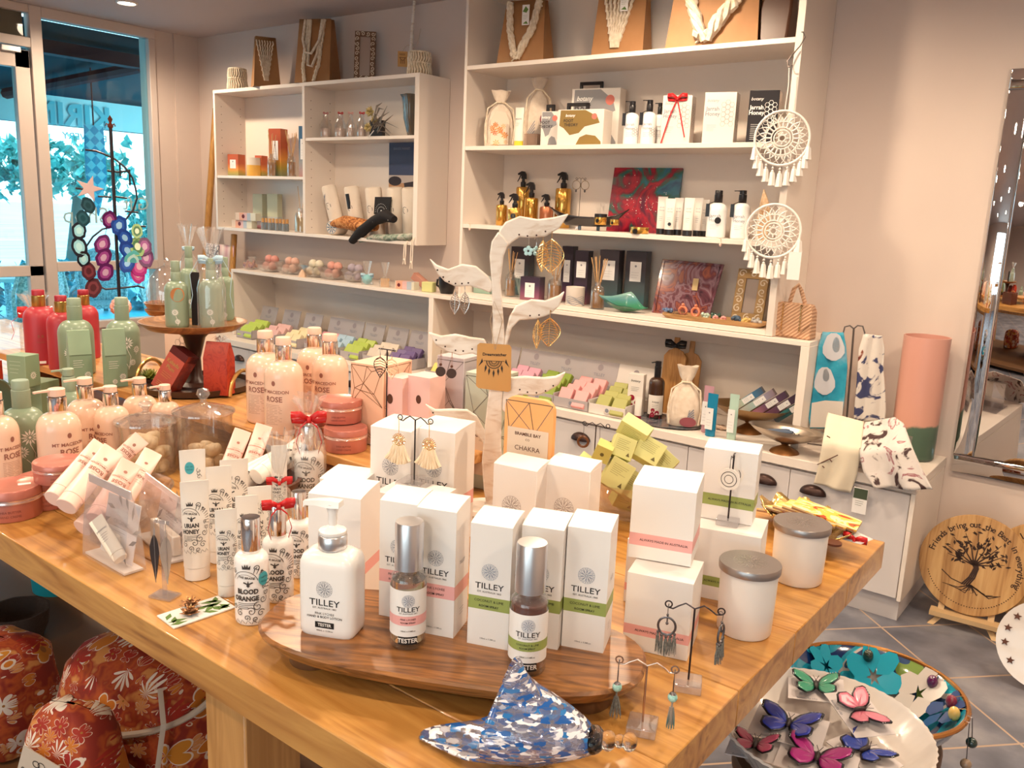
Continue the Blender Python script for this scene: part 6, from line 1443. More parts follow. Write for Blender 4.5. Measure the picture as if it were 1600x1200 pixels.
def paper_bag(label,p,w,d,h,yaw,design,lean=.0,name='paper_bag',tag_=False,ft=.1):
 t=thing(name,label,'bag',(p[0],p[1],p[2]+U_),rad(yaw))
 g=G();tw=w*(1-ft);
 bot=[(-w/2,0,0),(w/2,0,0),(w/2,d,0),(-w/2,d,0)];mid=[(-w/2*.99,d*.04,h*.5),(w/2*.99,d*.04,h*.5),(w/2*.93,d*.5,h*.5),(w/2*.99,d*.9,h*.5),(-w/2*.99,d*.9,h*.5),(-w/2*.93,d*.5,h*.5)]
 f=lambda z,k,ins:[(-w/2*k,d*.5*(1-z)*1.0+d*.35*z,0)]
 rings=[]
 for v in(0,.25,.5,.75,1):
  k=1-ft*v;y0=d*.30*v;y1=d-d*.45*v;ins=.10*v*w
  rings.append([(-w/2*k,y0,h*v),(w/2*k,y0,h*v),(w/2*k-ins*.5,(y0+y1)/2,h*v),(w/2*k,y1,h*v),(-w/2*k,y1,h*v),(-w/2*k+ins*.5,(y0+y1)/2,h*v)])
 g.loft(rings,cap1=False);g.mk('bag',krf,t,solid=.0012)
 def fr(x,z):return(x,d*.30*z/h,z)
 g=G()
 def braid(pts,r_,n=2):
  q=[];
  for i in range(len(pts)-1):
   for s in range(6):
    a=pts[i];b_=pts[i+1];f_=s/6;q.append((a[0]+(b_[0]-a[0])*f_,a[1]+(b_[1]-a[1])*f_))
  q.append(pts[-1])
  for ph in range(3):
   g.tube([(fr(x+r_*.55*sin(i*1.2+ph*2.1),z)[0],fr(x,z)[1]-r_*.7-r_*.35*cos(i*1.2+ph*2.1),z+.5*r_*sin(i*.9+ph))for i,(x,z)in enumerate(q)],r_*.62,6)
 if design=='v':
  braid([(-w*.30,h*.95),(-w*.24,h*.5),(-w*.10,h*.12)],w*.07);braid([(w*.32,h*.95),(w*.20,h*.5),(-w*.06,h*.12)],w*.07)
  for i in range(34):
   s=i/33;x0,z0=(-w*.30+w*.20*s,h*(.95-.83*s))if i%2 else(w*.32-w*.38*s,h*(.95-.83*s));dx=(-1 if i%2 else 1)*w*.06
   a=fr(x0,z0);b_=fr(x0+dx,max(.004,z0-h*.07));g.tube([(a[0],a[1]-.006,a[2]),(b_[0],b_[1]-.008,b_[2])],[w*.02,w*.012],4)
 elif design=='solid':
  for j in range(7):
   ww=w*.30*(1-j*.11);zz=h*(.92-.10*j)
   for i in range(7):x=-w*.05+ww*(i/3-1);a=fr(x,zz);b_=fr(x*.92-.002,zz-h*.11);g.tube([(a[0],a[1]-.007,a[2]),(a[0]+w*.02,a[1]-.014,(a[2]+b_[2])/2),(b_[0],b_[1]-.007,b_[2])],w*.030,5)
  for i in range(9):x=-w*.05+w*.012*(i-4)*2;a=fr(x,h*.26);g.tube([(a[0],a[1]-.008,a[2]),(a[0]*.8,fr(0,h*.1)[1]-.01,h*.12)],[w*.02,w*.012],4)
 elif design=='rope':
  braid([(-w*.16,h*.97),(-w*.20,h*.6),(-w*.26,h*.25),(-w*.20,h*.02)],w*.05);braid([(w*.28,h*.97),(w*.22,h*.6),(w*.18,h*.28),(w*.06,h*.04)],w*.05)
  for(xa,xb,low)in((-.26,.30,.42),(-.10,.22,.22)):
   g.tube([(w*xa,fr(0,h)[1]-.01,h*.98),(w*xa*1.0,fr(0,h*.7)[1]-.03,h*(low+.25)),(w*(xa*.55),fr(0,h*low)[1]-.035,h*(low+.04)),(w*(xa+xb)/2,fr(0,h*low)[1]-.035,h*(low+.02)),(w*xb*.7,fr(0,h*.6)[1]-.03,h*(low+.22)),(w*xb,fr(0,h)[1]-.01,h*.98)],w*.035,8)
 o=g.mk('macrame_trim',macr,t)
 if tag_:
  a=fr(w*.08,h*.72);g=G();g.box(a[0]-w*.07,a[0]+w*.08,a[1]-.028,a[1]-.026,h*.60,h*.90);tg=g.mk('price_tag',white_card,t)
  g=Ink(lambda x,z:(a[0]+x,a[1]-.0285,z));g.poly([(-w*.06,h*.80),(0,h*.88),(w*.06,h*.83),(w*.02,h*.78)]);g.poly([(-w*.05,h*.62),(w*.02,h*.66),(w*.06,h*.615)]);g.lines(-w*.05,w*.05,h*.74,h*.025,3,.001);g.mk('leaf_print',lg,tg)
 return t
p,w,h=sh(393,452,3.62,CZ1,57);paper_bag('smaller kraft gift bag with a macrame front on top of the wall cabinet',(p.x,p.y-.02,CZ1),.17,.15,h,62,'solid',ft=.25)
p,w,h=sh(456,545,3.62,CZ1,28);paper_bag('large kraft gift bag with white rope handles on top of the wall cabinet',(p.x-.03,p.y-.035,CZ1),.24,.16,h,22,'rope')
def photo_frame(label,p,w,h,yaw,lean,m1,m2,bd=.25,name='photo_frame'):
 t=thing(name,label,'frame',(p[0],p[1],p[2]+U_),rad(yaw),rx=0);t.rotation_euler=(rad(-lean),0,rad(yaw))
 b_=w*bd;g=G()
 for x0,x1,z0,z1 in((-w/2,w/2,0,b_),(-w/2,w/2,h-b_,h),(-w/2,-w/2+b_,b_,h-b_),(w/2-b_,w/2,b_,h-b_)):g.box(x0,x1,0,.018,z0,z1)
 g.mk('frame',m1,t,bevel=.001)
 g=G();g.box(-w/2+b_,w/2-b_,.006,.012,b_,h-b_);g.mk('picture',mat('frame_grey',(.38,.30,.26),rough=.3),t)
 g=Ink(flat(-.0008));R_=random.Random(int(w*1e4));s=b_*.42
 def orn(x,z,k):g.spiral(x,z,s,1.2,s*.28,1 if k%2 else-1,k*1.3)
 n=int(h/(b_*.85));
 for k in range(n):z=b_*.5+(h-b_)*k/(n-1);orn(-w/2+b_/2,z,k);orn(w/2-b_/2,z,k+1)
 nn=max(2,int(w/(b_*.9)));
 for k in range(1,nn-1):x=-w/2+b_/2+(w-b_)*k/(nn-1);orn(x,b_/2,k);orn(x,h-b_/2,k+1)
 g.mk('carved_scrolls',m2,t)
 g=G();g.plate([(-.012,0),(.012,0),(.006,h*.7),(-.006,h*.7)],.02,.022);g.mk('easel_back',m1,t)
 return t
p,w,h=sh(548,590,3.66,CZ1,42);photo_frame('tall narrow carved white and brown photo frame on top of the wall cabinet',(p.x,p.y,CZ1),.125,h*.96,38,9,mat('carved_brown',(.16,.085,.05),rough=.6),mat('carved_cream',(.74,.64,.52),rough=.6))
p,w,h=sh(638,646,3.72,CZ1,2);yb=toward(p)
t=thing('twig_stand','pale twig stand with wire branches and a kraft tag on top of the wall cabinet','ornament',(p.x-.005,p.y,CZ1+U_),yb)
g=G();g.tube([(0,0,0),(.002,0,h*.3),(.006,0,h*.6),(.015,0,h*1.0),(.03,0,h*1.25)],[.014,.012,.010,.008,.005],10);g.mk('stem',tree_m,t);g=G();g.box(-.03,.03,-.02,.02,0,.006);g.mk('base',tree_m,t)
g=G();g.tube([(.008,0,h*.36),(.04,-.01,h*.48),(.055,0,h*.66)],.003,6);g.tube([(.016,0,h*.95),(.045,0,h*1.1),(.05,0,h*1.25)],.003,6);g.mk('wire_branches',mat('pale_wire',(.55,.45,.38),rough=.5),t)
e=thing('hanging_tag','kraft tag with a dark drawing hanging on the twig stand','tag',(p.x-.045*1,p.y-.025,CZ1+h*.36),yb)
g=G();g.box(-.028,.028,-.0005,.0005,-.085,0);g.mk('tag',kraft,e);g=Ink(flat(-.001));g.ring(0,-.035,.014,.003,14,pi,2*pi);g.stroke([(-.02,-.035),(.02,-.035)],.003);[g.stroke([(x,-.048),(x,-.068)],.003)for x in(-.01,0,.01)];g.lines(-.018,.018,-.015,.006,2,.002);g.mk('drawing',brown_ink,e);g=G();g.tube([(0,0,0),(.02,.0,.03),(.045,.01,.04)],.0012,4);g.mk('cord',mat('twine'),e)
# wall cabinet, upper left
o_g=lambda n,h:gmat(n,[(0,(.16,.24,.18)),(.35,(.40,.30,.05)),(.62,(.70,.28,.05)),(1,(.45,.09,.03))],2,0,h,rough=.3,noise=.03,nscale=12)
yS=3.61
sbox('cube candle box shading from orange to green, leftmost in the wall cabinet',352,377,yS+.02,ZL,241,o_g('orange_green_a',.10),d=.07,yaw=12,lab=1)
p,w,h=sh(376,400,yS,ZL,246);t=thing('candle_jar','round candle with a cream top and yellow lower half beside its boxes','candle',(p.x,p.y+w/2,ZL+U_));g=G();g.lathe([(0,0),(w*.47,0),(w/2,.004),(w/2,h*.60),(0,h*.60)],28);g.mk('lower_glass',mat('yellow_candle',(.75,.42,.08),rough=.3),t);g=G();g.lathe([(0,h*.601),(w/2,h*.601),(w/2,h),(w*.46,h),(0,h*.95)],28);g.mk('cream_band',mat('cream_candle',(.74,.66,.56),rough=.4),t)
sbox('cube candle box shading from orange to green, behind the round candle',396,412,yS+.06,ZL,243,o_g('orange_green_a',.10),d=.06,yaw=12,lab=1)
sbox('tall orange to green diffuser box in the wall cabinet',416,444,yS+.06,ZL,201,o_g('orange_green_b',.21),d=.07,yaw=12,lab=1)
amber=mat('amber_oil',(.75,.32,.03),rough=.1,trans=.5,ior=1.3);reed_m=mat('reeds',(.62,.36,.16),rough=.7)
def diffuser(label,uL,uR,y,z,vneck,vtop,liquid=None,n=8,square=False,cx=None,spread=1.3,lvl=.62):
 p,w,h=sh(uL,uR,y,z,vneck);hr=HT(p,vtop);t=thing('reed_diffuser',label,'diffuser',(p.x,p.y+w/2,z+U_),toward(p));r=w/2
 g=G();g.lathe([(0,0),(r*.92,0),(r,.004),(r*.96,h*.66),(r*.8,h*.80),(r*.42,h*.86),(r*.40,h*.97),(r*.5,h),(r*.35,h),(r*.33,h*.88),(r*.7,h*.77),(r*.88,h*.62),(r*.9,.006),(0,.005)],24,sq=3 if square else 2,cap=False);g.mk('bottle',thin_glass,t)
 g=G();g.lathe([(0,.0055),(r*.88,.0065),(r*.86,h*lvl),(0,h*lvl)],22,sq=3 if square else 2);g.mk('oil',liquid or amber,t)
 R_=random.Random(int(uL))
 for k in range(n):
  a=2*pi*k/n+R_.uniform(-.2,.2);s=r*spread*R_.uniform(.5,1);g=G();g.cyl((-s*.35*cos(a),-s*.35*sin(a),.012),(s*cos(a)*.9,s*sin(a)*.9,hr*R_.uniform(.9,1.0)),.0022 if w>.03 else .0016,n=6)
  g.mk('reed',reed_m,t)
 return t
diffuser('small reed diffuser left of the tall orange box',412,426,yS,ZL,240,203,n=5)
diffuser('reed diffuser with a fan of pale reeds right of the tall orange box',443,457,yS,ZL,238,203,n=9,spread=2.4)
sbox('tall box shading from blue to pink at the right of the upper left compartment',464,482,yS+.02,ZL,197,gmat('blue_pink',[(0,(.42,.22,.20)),(.45,(.30,.32,.34)),(1,(.05,.13,.24))],2,0,.22,rough=.35),d=.07,yaw=14,lab=1,wf=.8)
ZBL=CZ0+.02
cub=gmat('striped_cube',[(0,(.50,.22,.25)),(.22,(.55,.35,.36)),(.28,(.45,.42,.45)),(.5,(.25,.22,.33)),(.6,(.42,.44,.42)),(1,(.50,.52,.38))],2,0,.085,rough=.4,interp='CONSTANT')
for(uL,uR,lab)in((392,414,'soap cube wrapped in muted stripes, left of the pair in the wall cabinet'),(414,438,'soap cube wrapped in muted stripes, right of the pair in the wall cabinet')):
 t,w,h=sbox(lab,uL,uR,3.70,ZBL+.001,303,cub,d=.05,yaw=12,name='soap_cube')
long_m=gmat('rainbow_pack',[(0,(.66,.52,.42)),(.2,(.66,.34,.24)),(.42,(.62,.40,.40)),(.58,(.36,.42,.50)),(.75,(.60,.58,.48)),(1,(.62,.62,.30))],0,-.10,.10,rough=.4,interp='CONSTANT')
p,w,h=sh(353,401,3.59,ZBL,341)
for k,(dx,lab)in enumerate(((0,'long pastel striped soap pack, lower of the two stacked in the wall cabinet'),(.045,'long pastel striped soap pack, upper of the two stacked in the wall cabinet'))):
 t=thing('soap_pack',lab,'soap',(p.x+dx,p.y+.005,ZBL+U_+.0525*k),rad(8));g=G();g.box(-w*.46,w*.46,0,.05,0,.052);g.mk('carton',long_m,t,bevel=.001);g=Ink();g.disc(-.02,.028,.014,18);g.mk('round_emblem',mat('dark_maroon',(.12,.015,.02),rough=.5),t)
proto=None
for k in range(8):
 u=411+k*5.4;p,w,h=sh(u-2.4,u+2.4,3.585+.03*(k%2),ZBL,334+k*.4)
 lab='small glass vial with an orange cap in the row below the striped cubes'
 if proto is None:
  proto=thing('oil_vial',lab,'bottle',(p.x,p.y,ZBL+U_),0,'small oil vials in the wall cabinet');g=G();g.lathe([(0,0),(.011,0),(.0115,.003),(.0115,.045),(.007,.05),(0,.05)],14);g.mk('vial',mat('vial_blue_grey',(.22,.24,.26),rough=.1,coat=.5),proto);g=G();g.lathe([(0,.0502),(.0095,.0502),(.0095,.078),(0,.078)],14);g.mk('cap',mat('orange_cap',(.62,.33,.12),rough=.4),proto)
 else:dup(proto,(p.x,p.y,ZBL+U_))
diffuser('conical glass reed diffuser with two reeds at the right of the lower left compartment',452,473,3.59,ZBL,325,290,n=2,spread=.8,liquid=mat('pale_gold_oil',(.70,.45,.12),rough=.1,trans=.3))
diffuser('amber diffuser partly behind the cabinet divider',468,484,3.66,ZBL,338,318,n=3,liquid=mat('pale_gold_oil'))
for k,(uL,uR,m_)in enumerate(((491,512,'rose'),(515,535,'red'),(536,550,'pink'),(551,568,'red'))):
 p,w,h=sh(uL,uR,3.62,ZRS,176);r=w/2*.92;lab=['small milk bottle with a dusty pink ribbon, first from the left','small milk bottle with a tall red ribbon bow, second from the left','small milk bottle with a pale pink ribbon, third from the left','small milk bottle with a dark red ribbon beside the yellow flowers'][k]
 t=thing('milk_bottle',lab,'bottle',(p.x,p.y+r,ZRS+U_),toward(p));g=G();g.lathe([(0,0),(r*.95,0),(r,.004),(r,h*.55),(r*.5,h*.78),(r*.42,h*.95),(r*.5,h),(r*.36,h),(r*.36,h*.78),(r*.9,h*.52),(r*.9,.006),(0,.005)],22,cap=False);g.mk('glass',thin_glass,t)
 g=G();g.lathe([(0,.006),(r*.8,.007),(r*.8,h*.40),(0,h*.40)],16);g.mk('bath_salt',mat('pale_salt',(.72,.55,.48),rough=.7),t)
 rb={'rose':mat('rose_ribbon',(.60,.22,.22),rough=.4),'red':red_rib,'pink':mat('pink_ribbon',(.72,.38,.36),rough=.4)}[m_];bow(t,h*.98,.016,rb,y=-r*.5)
p,w,h=sh(566,600,3.60,ZRS,165);t=thing('wire_flower','yellow and gold fabric flower sprays lying with silver leaves in the wall cabinet','flower',(p.x,p.y,ZRS+U_));R_=random.Random(5)
for c,r_ in(((-.02,0,h*.80),.035),((-.035,.0,h*.30),.032),((.0,.02,h*.55),.03)):
 g=G()
 for k in range(14):
  a=2*pi*k/14;e=.35*(k%3);d=Vector((cos(a)*cos(e),-abs(sin(e))-.2,sin(a)*cos(e))).normalized();s=d.cross(Vector((0,1,0))).normalized()*r_*.35;cc=Vector(c);g.add([cc-s*.3,cc+d*r_*.6-s,cc+d*r_,cc+d*r_*.6+s],[(0,1,2,3)])
 g.mk('blossom',nmat('ochre_petal',[(.35,(.34,.25,.07)),(.65,(.66,.52,.24))],scale=60,rough=.5),t,solid=.001)
g=G()
for k in range(12):a=R_.uniform(-.3,1.2);L_=R_.uniform(.08,.19);x0=R_.uniform(-.01,.05);g.tube([(x0,-.01*(k%3),.02+.006*k),(x0+L_*.5*cos(a),-.01,.03+L_*.5*sin(a)+.006*k),(x0+L_*cos(a),0,.02+L_*sin(a)*1.05)],[.002,.009,.001],5,flat=.3)
g.mk('silver_leaves',mat('pewter_leaf',(.30,.26,.22),rough=.3,metal=.7),t)
g=G();g.tube([(-.01,-.03,.008),(.03,-.06,-.006),(.06,-.05,.03)],.004,5,flat=.4);g.mk('white_tag',white_card,t)
t2_,w2_,h2__=sbox('black gift box behind the yellow flower sprays',572,602,3.66,ZRS,188,mat('black_card'),d=.03,yaw=5)
p,w,h=sh(626,656,3.62,ZRS,148);r=.062;t=thing('ruffled_vase','smoky grey ruffled glass vase in the upper right compartment','vase',(p.x,p.y+.02,ZRS+U_))
g=G();g.lathe([(0,0),(r*.40,0),(r*.55,h*.15),(r*.8,h*.45),(r*.85,h*.75),(r*.95,h*.93),(r*1.1,h),(r*1.0,h*.985),(r*.78,h*.75),(r*.7,h*.45),(r*.4,h*.1),(0,h*.06)],36,cap=False,wob=.12,wn=5);g.mk('vase',mat('smoky_glass',(.20,.16,.12),rough=.08,trans=.55,ior=1.4,coat=.5),t,smooth=60)
cot=nmat('cream_cotton',[(.3,(.72,.62,.52)),(.7,(.80,.71,.62))],scale=10,rough=.85,bump=.1)
p,w,h=sh(600,655,3.78,ZBL,222);z0=ZBL+HT(p,289)
t=thing('beach_picture','dark framed beach picture standing at the back of the lower right compartment','picture',(p.x,p.y+.005,ZBL+U_));H_=h
g=G();g.mat(0).box(-w/2,w/2,-.012,0,0,H_*.58);g.mat(1).box(-w/2,w/2,-.012,0,H_*.58,H_*.66);g.mat(2).box(-w/2,w/2,-.012,0,H_*.66,H_);g.mk('board',[mat('sand_print',(.45,.24,.12),rough=.5),mat('foam_print',(.50,.42,.38),rough=.5),mat('sea_print',(.05,.06,.12),rough=.5)],t)
g=Ink(flat(-.0128));g.txt('SEASIDE MARKET',w*.085,0,H_*.93);g.mk('lettering',mat('sea_letter',(.3,.3,.38),rough=.5),t);g=Ink(flat(-.0127));g.disc(-w*.15,H_*.36,w*.22,18,.35);g.disc(-w*.25,H_*.60,w*.26,18,.5);g.poly([(w*.1,H_*.58),(w*.5,H_*.6),(w*.5,H_*.2),(w*.28,H_*.3)]);g.mk('rocks',mat('rock_print',(.03,.02,.025),rough=.6),t)
def roll(label,p,L,r,rot,m,end=None,name='rolled_towel',spiral_m=None,cat='towel'):
 t=thing(name,label,cat,p);t.rotation_euler=tuple(rad(a)for a in rot)
 g=G();g.lathe([(r*.3,-L/2),(r*.85,-L/2),(r,-L/2+r*.2),(r*1.02,0),(r,L/2-r*.2),(r*.85,L/2),(r*.3,L/2)],26,wob=.015,wn=5);g.mk('roll',m,t,smooth=50)
 g=Ink(lambda x,z:(x,-z if False else z,-L/2-.0005));g.spiral(0,0,r*.85,3.2,r*.07,1,0);g.mk('spiral_edge',spiral_m or mat('towel_edge',(.45,.35,.28),rough=.8),t)
 return t
specs=[('cream rolled towel leaning at the left with a striped paper band',500,545,3.66,272,.046,-12),('cream rolled towel second from the left with a dark picture tag',538,572,3.70,281,.046,-6),('cream rolled towel in the middle behind the black bandana',570,603,3.70,289,.05,0),('cream rolled towel second from the right with a round emblem',603,634,3.70,291,.048,4),('cream rolled towel at the far right of the compartment',628,652,3.70,287,.045,5)]
for k,(lab,uL,uR,y,vt,r,tilt)in enumerate(specs):
 p,w,h=sh(uL,uR,y,ZBL,vt);h=min(h,.30);r_=min(r,w*.5)
 t=roll(lab,(p.x,p.y,ZBL+h/2*cos(rad(tilt))+r_*abs(sin(rad(tilt)))+.003),h,r_,(8,tilt,0),cot)
 g=Ink(wrap(r_*1.022));g.ring(.004,h*.08,r_*.42,.003,20);g.stroke([(-.008,h*.06),(.016,h*.10)],.003);g.stroke([(-.006,h*.10),(.014,h*.05)],.003);g.mk('round_emblem',ink,t)
 if k<2:
  g=Ink(wrap(r_*1.03));
  if k==0:[g.poly([(-r_*.8+.010*i,h*.12+.02*i),(-r_*.8+.010*i+.012,h*.13+.02*i),(-r_*.2+.010*i,h*.30+.01*i),(-r_*.3+.008*i,h*.32)])for i in range(3)]
  else:g.rect(-r_*.35,r_*.4,h*.05,h*.36,3)
  tg=g.mk('paper_tag',ink if k else grey_ink,t)
p,w,h=sh(500,532,3.585,ZBL,330);t=roll('cream rolled cloth with a blue flower mandala on its end',(p.x+.01,p.y+.05,ZBL+.048),.12,.046,(90,0,12),cot,name='rolled_cloth')
g=Ink(lambda x,z:(x,z,.0608));[daisy(g,0,0,s,10)for s in(.040,.026)];g.ring(0,0,.038,.003,20);g.mk('mandala_print',mat('dusty_blue_ink',(.16,.24,.34),rough=.7),t)
def soft(label,pts,rs,m,name,cat,y=3.60,flat_=.8,parts=None,group=None):
 """soft lump running through image points (u, v) at depth y; the mesh hugs the board"""
 P=[PY(u,v,y+(d if len(q)>2 else 0))for q in pts for u,v,d in[(q[0],q[1],q[2]if len(q)>2 else 0)]]
 o=P[0];t=thing(name,label,cat,o,0,group);g=G();g.tube([q-o for q in P],rs,18,flat=flat_);g.mk('cloth',m,t,smooth=70);return t,P
org=nmat('orange_batik',[(.35,(.16,.04,.012)),(.5,(.48,.17,.04)),(.65,(.68,.34,.13))],scale=26,rough=.8,detail=3,dist=2)
soft('rolled orange and brown batik scarf lying at the front of the compartment',[(521,350),(540,347),(562,352),(586,354)],[.028,.050,.055,.035],org,'rolled_scarf','scarf',y=3.60)
g=None
blk=nmat('black_print_cloth',[(.45,(.010,.008,.010)),(.62,(.012,.010,.012)),(.72,(.40,.36,.34))],scale=40,rough=.8,interp='CONSTANT')
soft('black printed scarf rolled up, its end hanging over the cabinet edge',[(550,377),(565,362),(585,345),(603,337),(616,343)],[.026,.040,.036,.046,.026],blk,'rolled_scarf','scarf',y=3.56)
p=PY(598,322,3.62);t=thing('bandana','black bandana with a white dotted print propped on the cream rolls','bandana',p,rad(5));g=G();g.plate([(-.068,-.05),(.052,-.055),(.068,.055),(-.060,.052)],-.004,.004);g.mk('cloth',mat('black_cotton',(.012,.010,.012),rough=.8),t,bevel=.002)
g=Ink(flat(-.0046));[g.disc((.012+.030*cos(pi*k/9))*1.0-.02,-.035+.030*sin(pi*k/9),.0022,6)for k in range(10)];[g.disc(-.008+.045*cos(pi*k/13),-.035+.048*sin(pi*k/13),.0018,6)for k in range(14)];g.disc(-.008,-.028,.005,10);g.mk('dot_print',white_ink,t)
trop=nmat('tropical_green_cloth',[(.35,(.12,.17,.13)),(.5,(.28,.34,.27)),(.62,(.50,.46,.40)),(.72,(.20,.25,.18))],scale=22,rough=.8,detail=4,dist=1.5)
GP=soft('soft green tropical print pouch lying at the front right',[(562,378),(585,371),(612,372),(640,370),(650,366)],[.008,.034,.042,.038,.020],trop,'soft_pouch','pouch',y=3.58,flat_=.55)
for k,(u,v0,v1,lab)in enumerate(((634,378,413,'white knotted cord hanging from the green pouch, left one'),(645,372,420,'white knotted cord hanging from the green pouch, right one'))):
 a=PY(u,v0,3.545);zb=HT(a,v1);g=G();g.at(a-GP[0].location)
 for s in(-1,1):g.tube([(s*.003,.012,.004),(s*.006,-.004,zb*.1),(s*.008-.004,-.004,zb*.55),(s*.005-.006,-.004,zb*.82),(s*.010-.008,-.004,zb)],.0035,6)
 g.ball((-.007,-.004,zb*.80),.008,10,8);g.mk('knotted_cord',cot,GP[0])
 # tall shelving: top tier of kraft bags
p,w,h=sh(772,868,3.56,Z4,-4);paper_bag('kraft gift bag with a V-shaped macrame front and leaf tag, left on the top shelf',(p.x-.03,p.y,Z4),.26,.15,h,12,'v',tag_=True,ft=.2)
p,w,h=sh(927,1018,3.56,Z4,-40);paper_bag('kraft gift bag covered in thick macrame leaves, middle of the top shelf',(p.x-.03,p.y,Z4),.25,.15,min(h,.33),12,'solid',tag_=True,ft=.1)
p,w,h=sh(1057,1200,3.56,Z4,-60);paper_bag('large kraft gift bag with a wide macrame V, right on the top shelf',(p.x-.035,p.y-.03,Z4),.39,.17,.340,14,'v',ft=.12)
q,w,h=sh(1196,1232,3.60,Z4,-20);t=thing('leather_bag','dark brown leather bag behind the rightmost kraft bag on the top shelf','bag',(q.x-.02,q.y,Z4+U_),rad(5));g=G();g.loft([[(-.06,0,0),(.055,0,0),(.055,.14,0),(-.06,.14,0)],[(-.075,.02,.15),(.06,.02,.15),(.06,.12,.15),(-.075,.12,.15)],[(-.05,.05,.30),(.05,.05,.30),(.05,.09,.30),(-.05,.09,.30)]]);g.mk('bag',mat('dark_leather',(.07,.025,.012),rough=.4),t,bevel=.01)
# tier two: pouches, gift cases, lotion bottles, honey boxes
linen=nmat('linen_cloth',[(.3,(.66,.54,.43)),(.7,(.78,.67,.56))],scale=40,rough=.85,bump=.2)
def pouch_bag(label,uL,uR,y,z,vneck,vtop,prints,d=.05,yaw=10):
 p,w,h=sh(uL,uR,y,z,vneck);H_=HT(p,vtop);t=thing('drawstring_bag',label,'bag',(p.x,p.y+d/2,z+U_),toward(p))
 n=28;rings=[]
 def rr(v):
  return[(0,.80),(.03,.95),(.25,1.0),(.6,.93),(.85,.62),(.97,.30),(1.0,.24)][v]
 for v in range(7):f,k=rr(v);rings.append([((w/2*k)*(abs(cos(a))**.8)*math.copysign(1,cos(a))*(1+.03*sin(9*a)*(v>2)),d/2*(k if v<6 else .5)*sin(a)*1.1,h*f)for a in[2*pi*i/n for i in range(n)]])
 for f,k in((.35,.40),(1,.58)):rings.append([(w/2*k*cos(a)*(1+.10*sin(7*a)),d/2*k*sin(a)*(1+.2*sin(5*a)),h+(H_-h)*f*(1+.06*sin(3*a)))for a in[2*pi*i/n for i in range(n)]])
 g=G();g.loft(rings,cap1=False);g.mk('bag',linen,t,smooth=60)
 g=G();g.tube([(w/2*.27*cos(a),d/2*.6*sin(a),h)for a in[2*pi*k/16 for k in range(16)]],.004,6,closed=True)
 for s in(-1,1):g.tube([(s*w*.12,-d*.3,h),(s*w*.40,-d*.5,h*.85),(s*w*.47,-d*.62,h*.45),(s*w*.42,-d*.62,h*.08)],.004,6)
 g.mk('drawstring',macr,t)
 prints(t,w,d,h);return t
def flower_window(t,w,d,h):
 R_=random.Random(3);g=Ink(lambda x,z:(x,-d*.60-.001,z))
 g.poly([(-w*.28,h*.06),(w*.28,h*.06),(w*.30,h*.6),(w*.16,h*.78),(-w*.16,h*.78),(-w*.30,h*.6)]);g.mk('clear_window',mat('window_cream',(.74,.62,.50),rough=.4),t)
 for c,nm in(((.70,.16,.03),'orange_petals'),((.78,.40,.08),'yellow_petals')):
  g=Ink(lambda x,z:(x,-d*.60-.003,z))
  for k in range(7):x,z=R_.uniform(-.26,.26)*w,R_.uniform(.08,.5)*h;daisy(g,x,z,w*R_.uniform(.07,.13),7)
  g.mk(nm,mat(nm,c,rough=.6),t)
pouch_bag('linen drawstring bag with a window of orange flowers, left end of the second shelf',751,800,3.56,Z3,160,141,flower_window)
def berry(t,w,d,h):
 g=Ink(lambda x,z:(x,-d*.60-.001,z));
 for k in range(5):g.stroke([(-w*.35,h*.10+k*.012),(-w*.1,h*.25+k*.016)],.004)
 g.mk('leaf_print',grey_ink,t);g=Ink(lambda x,z:(x,-d*.60-.0014,z));g.disc(w*.22,h*.5,w*.15,14,1.3);g.disc(w*.30,h*.22,w*.12,14,1.2);g.mk('berry_print',mat('plum_ink',(.28,.07,.09),rough=.6),t)
pouch_bag('linen drawstring bag with plum and fern prints, behind the small tube',812,856,3.66,Z3,140,121,berry)
p,w,h=sh(802,818,3.52,Z3,168);
soft_tube('small cream tube with a yellow base standing between the linen bags',(p.x,p.y,Z3+U_),(p.x,p.y,Z3+h),w*.5,cream_tube,mat('yellow_cap',(.75,.55,.04),rough=.4),small_ink,facing=(0,-1,0))
q,w,h=sh(815,842,3.60,Z3,210);t,w,h=sbox('low taupe box behind the small cream tube',815,842,3.60,Z3,209,mat('taupe_card',(.35,.24,.18),rough=.5),d=.04,yaw=8)
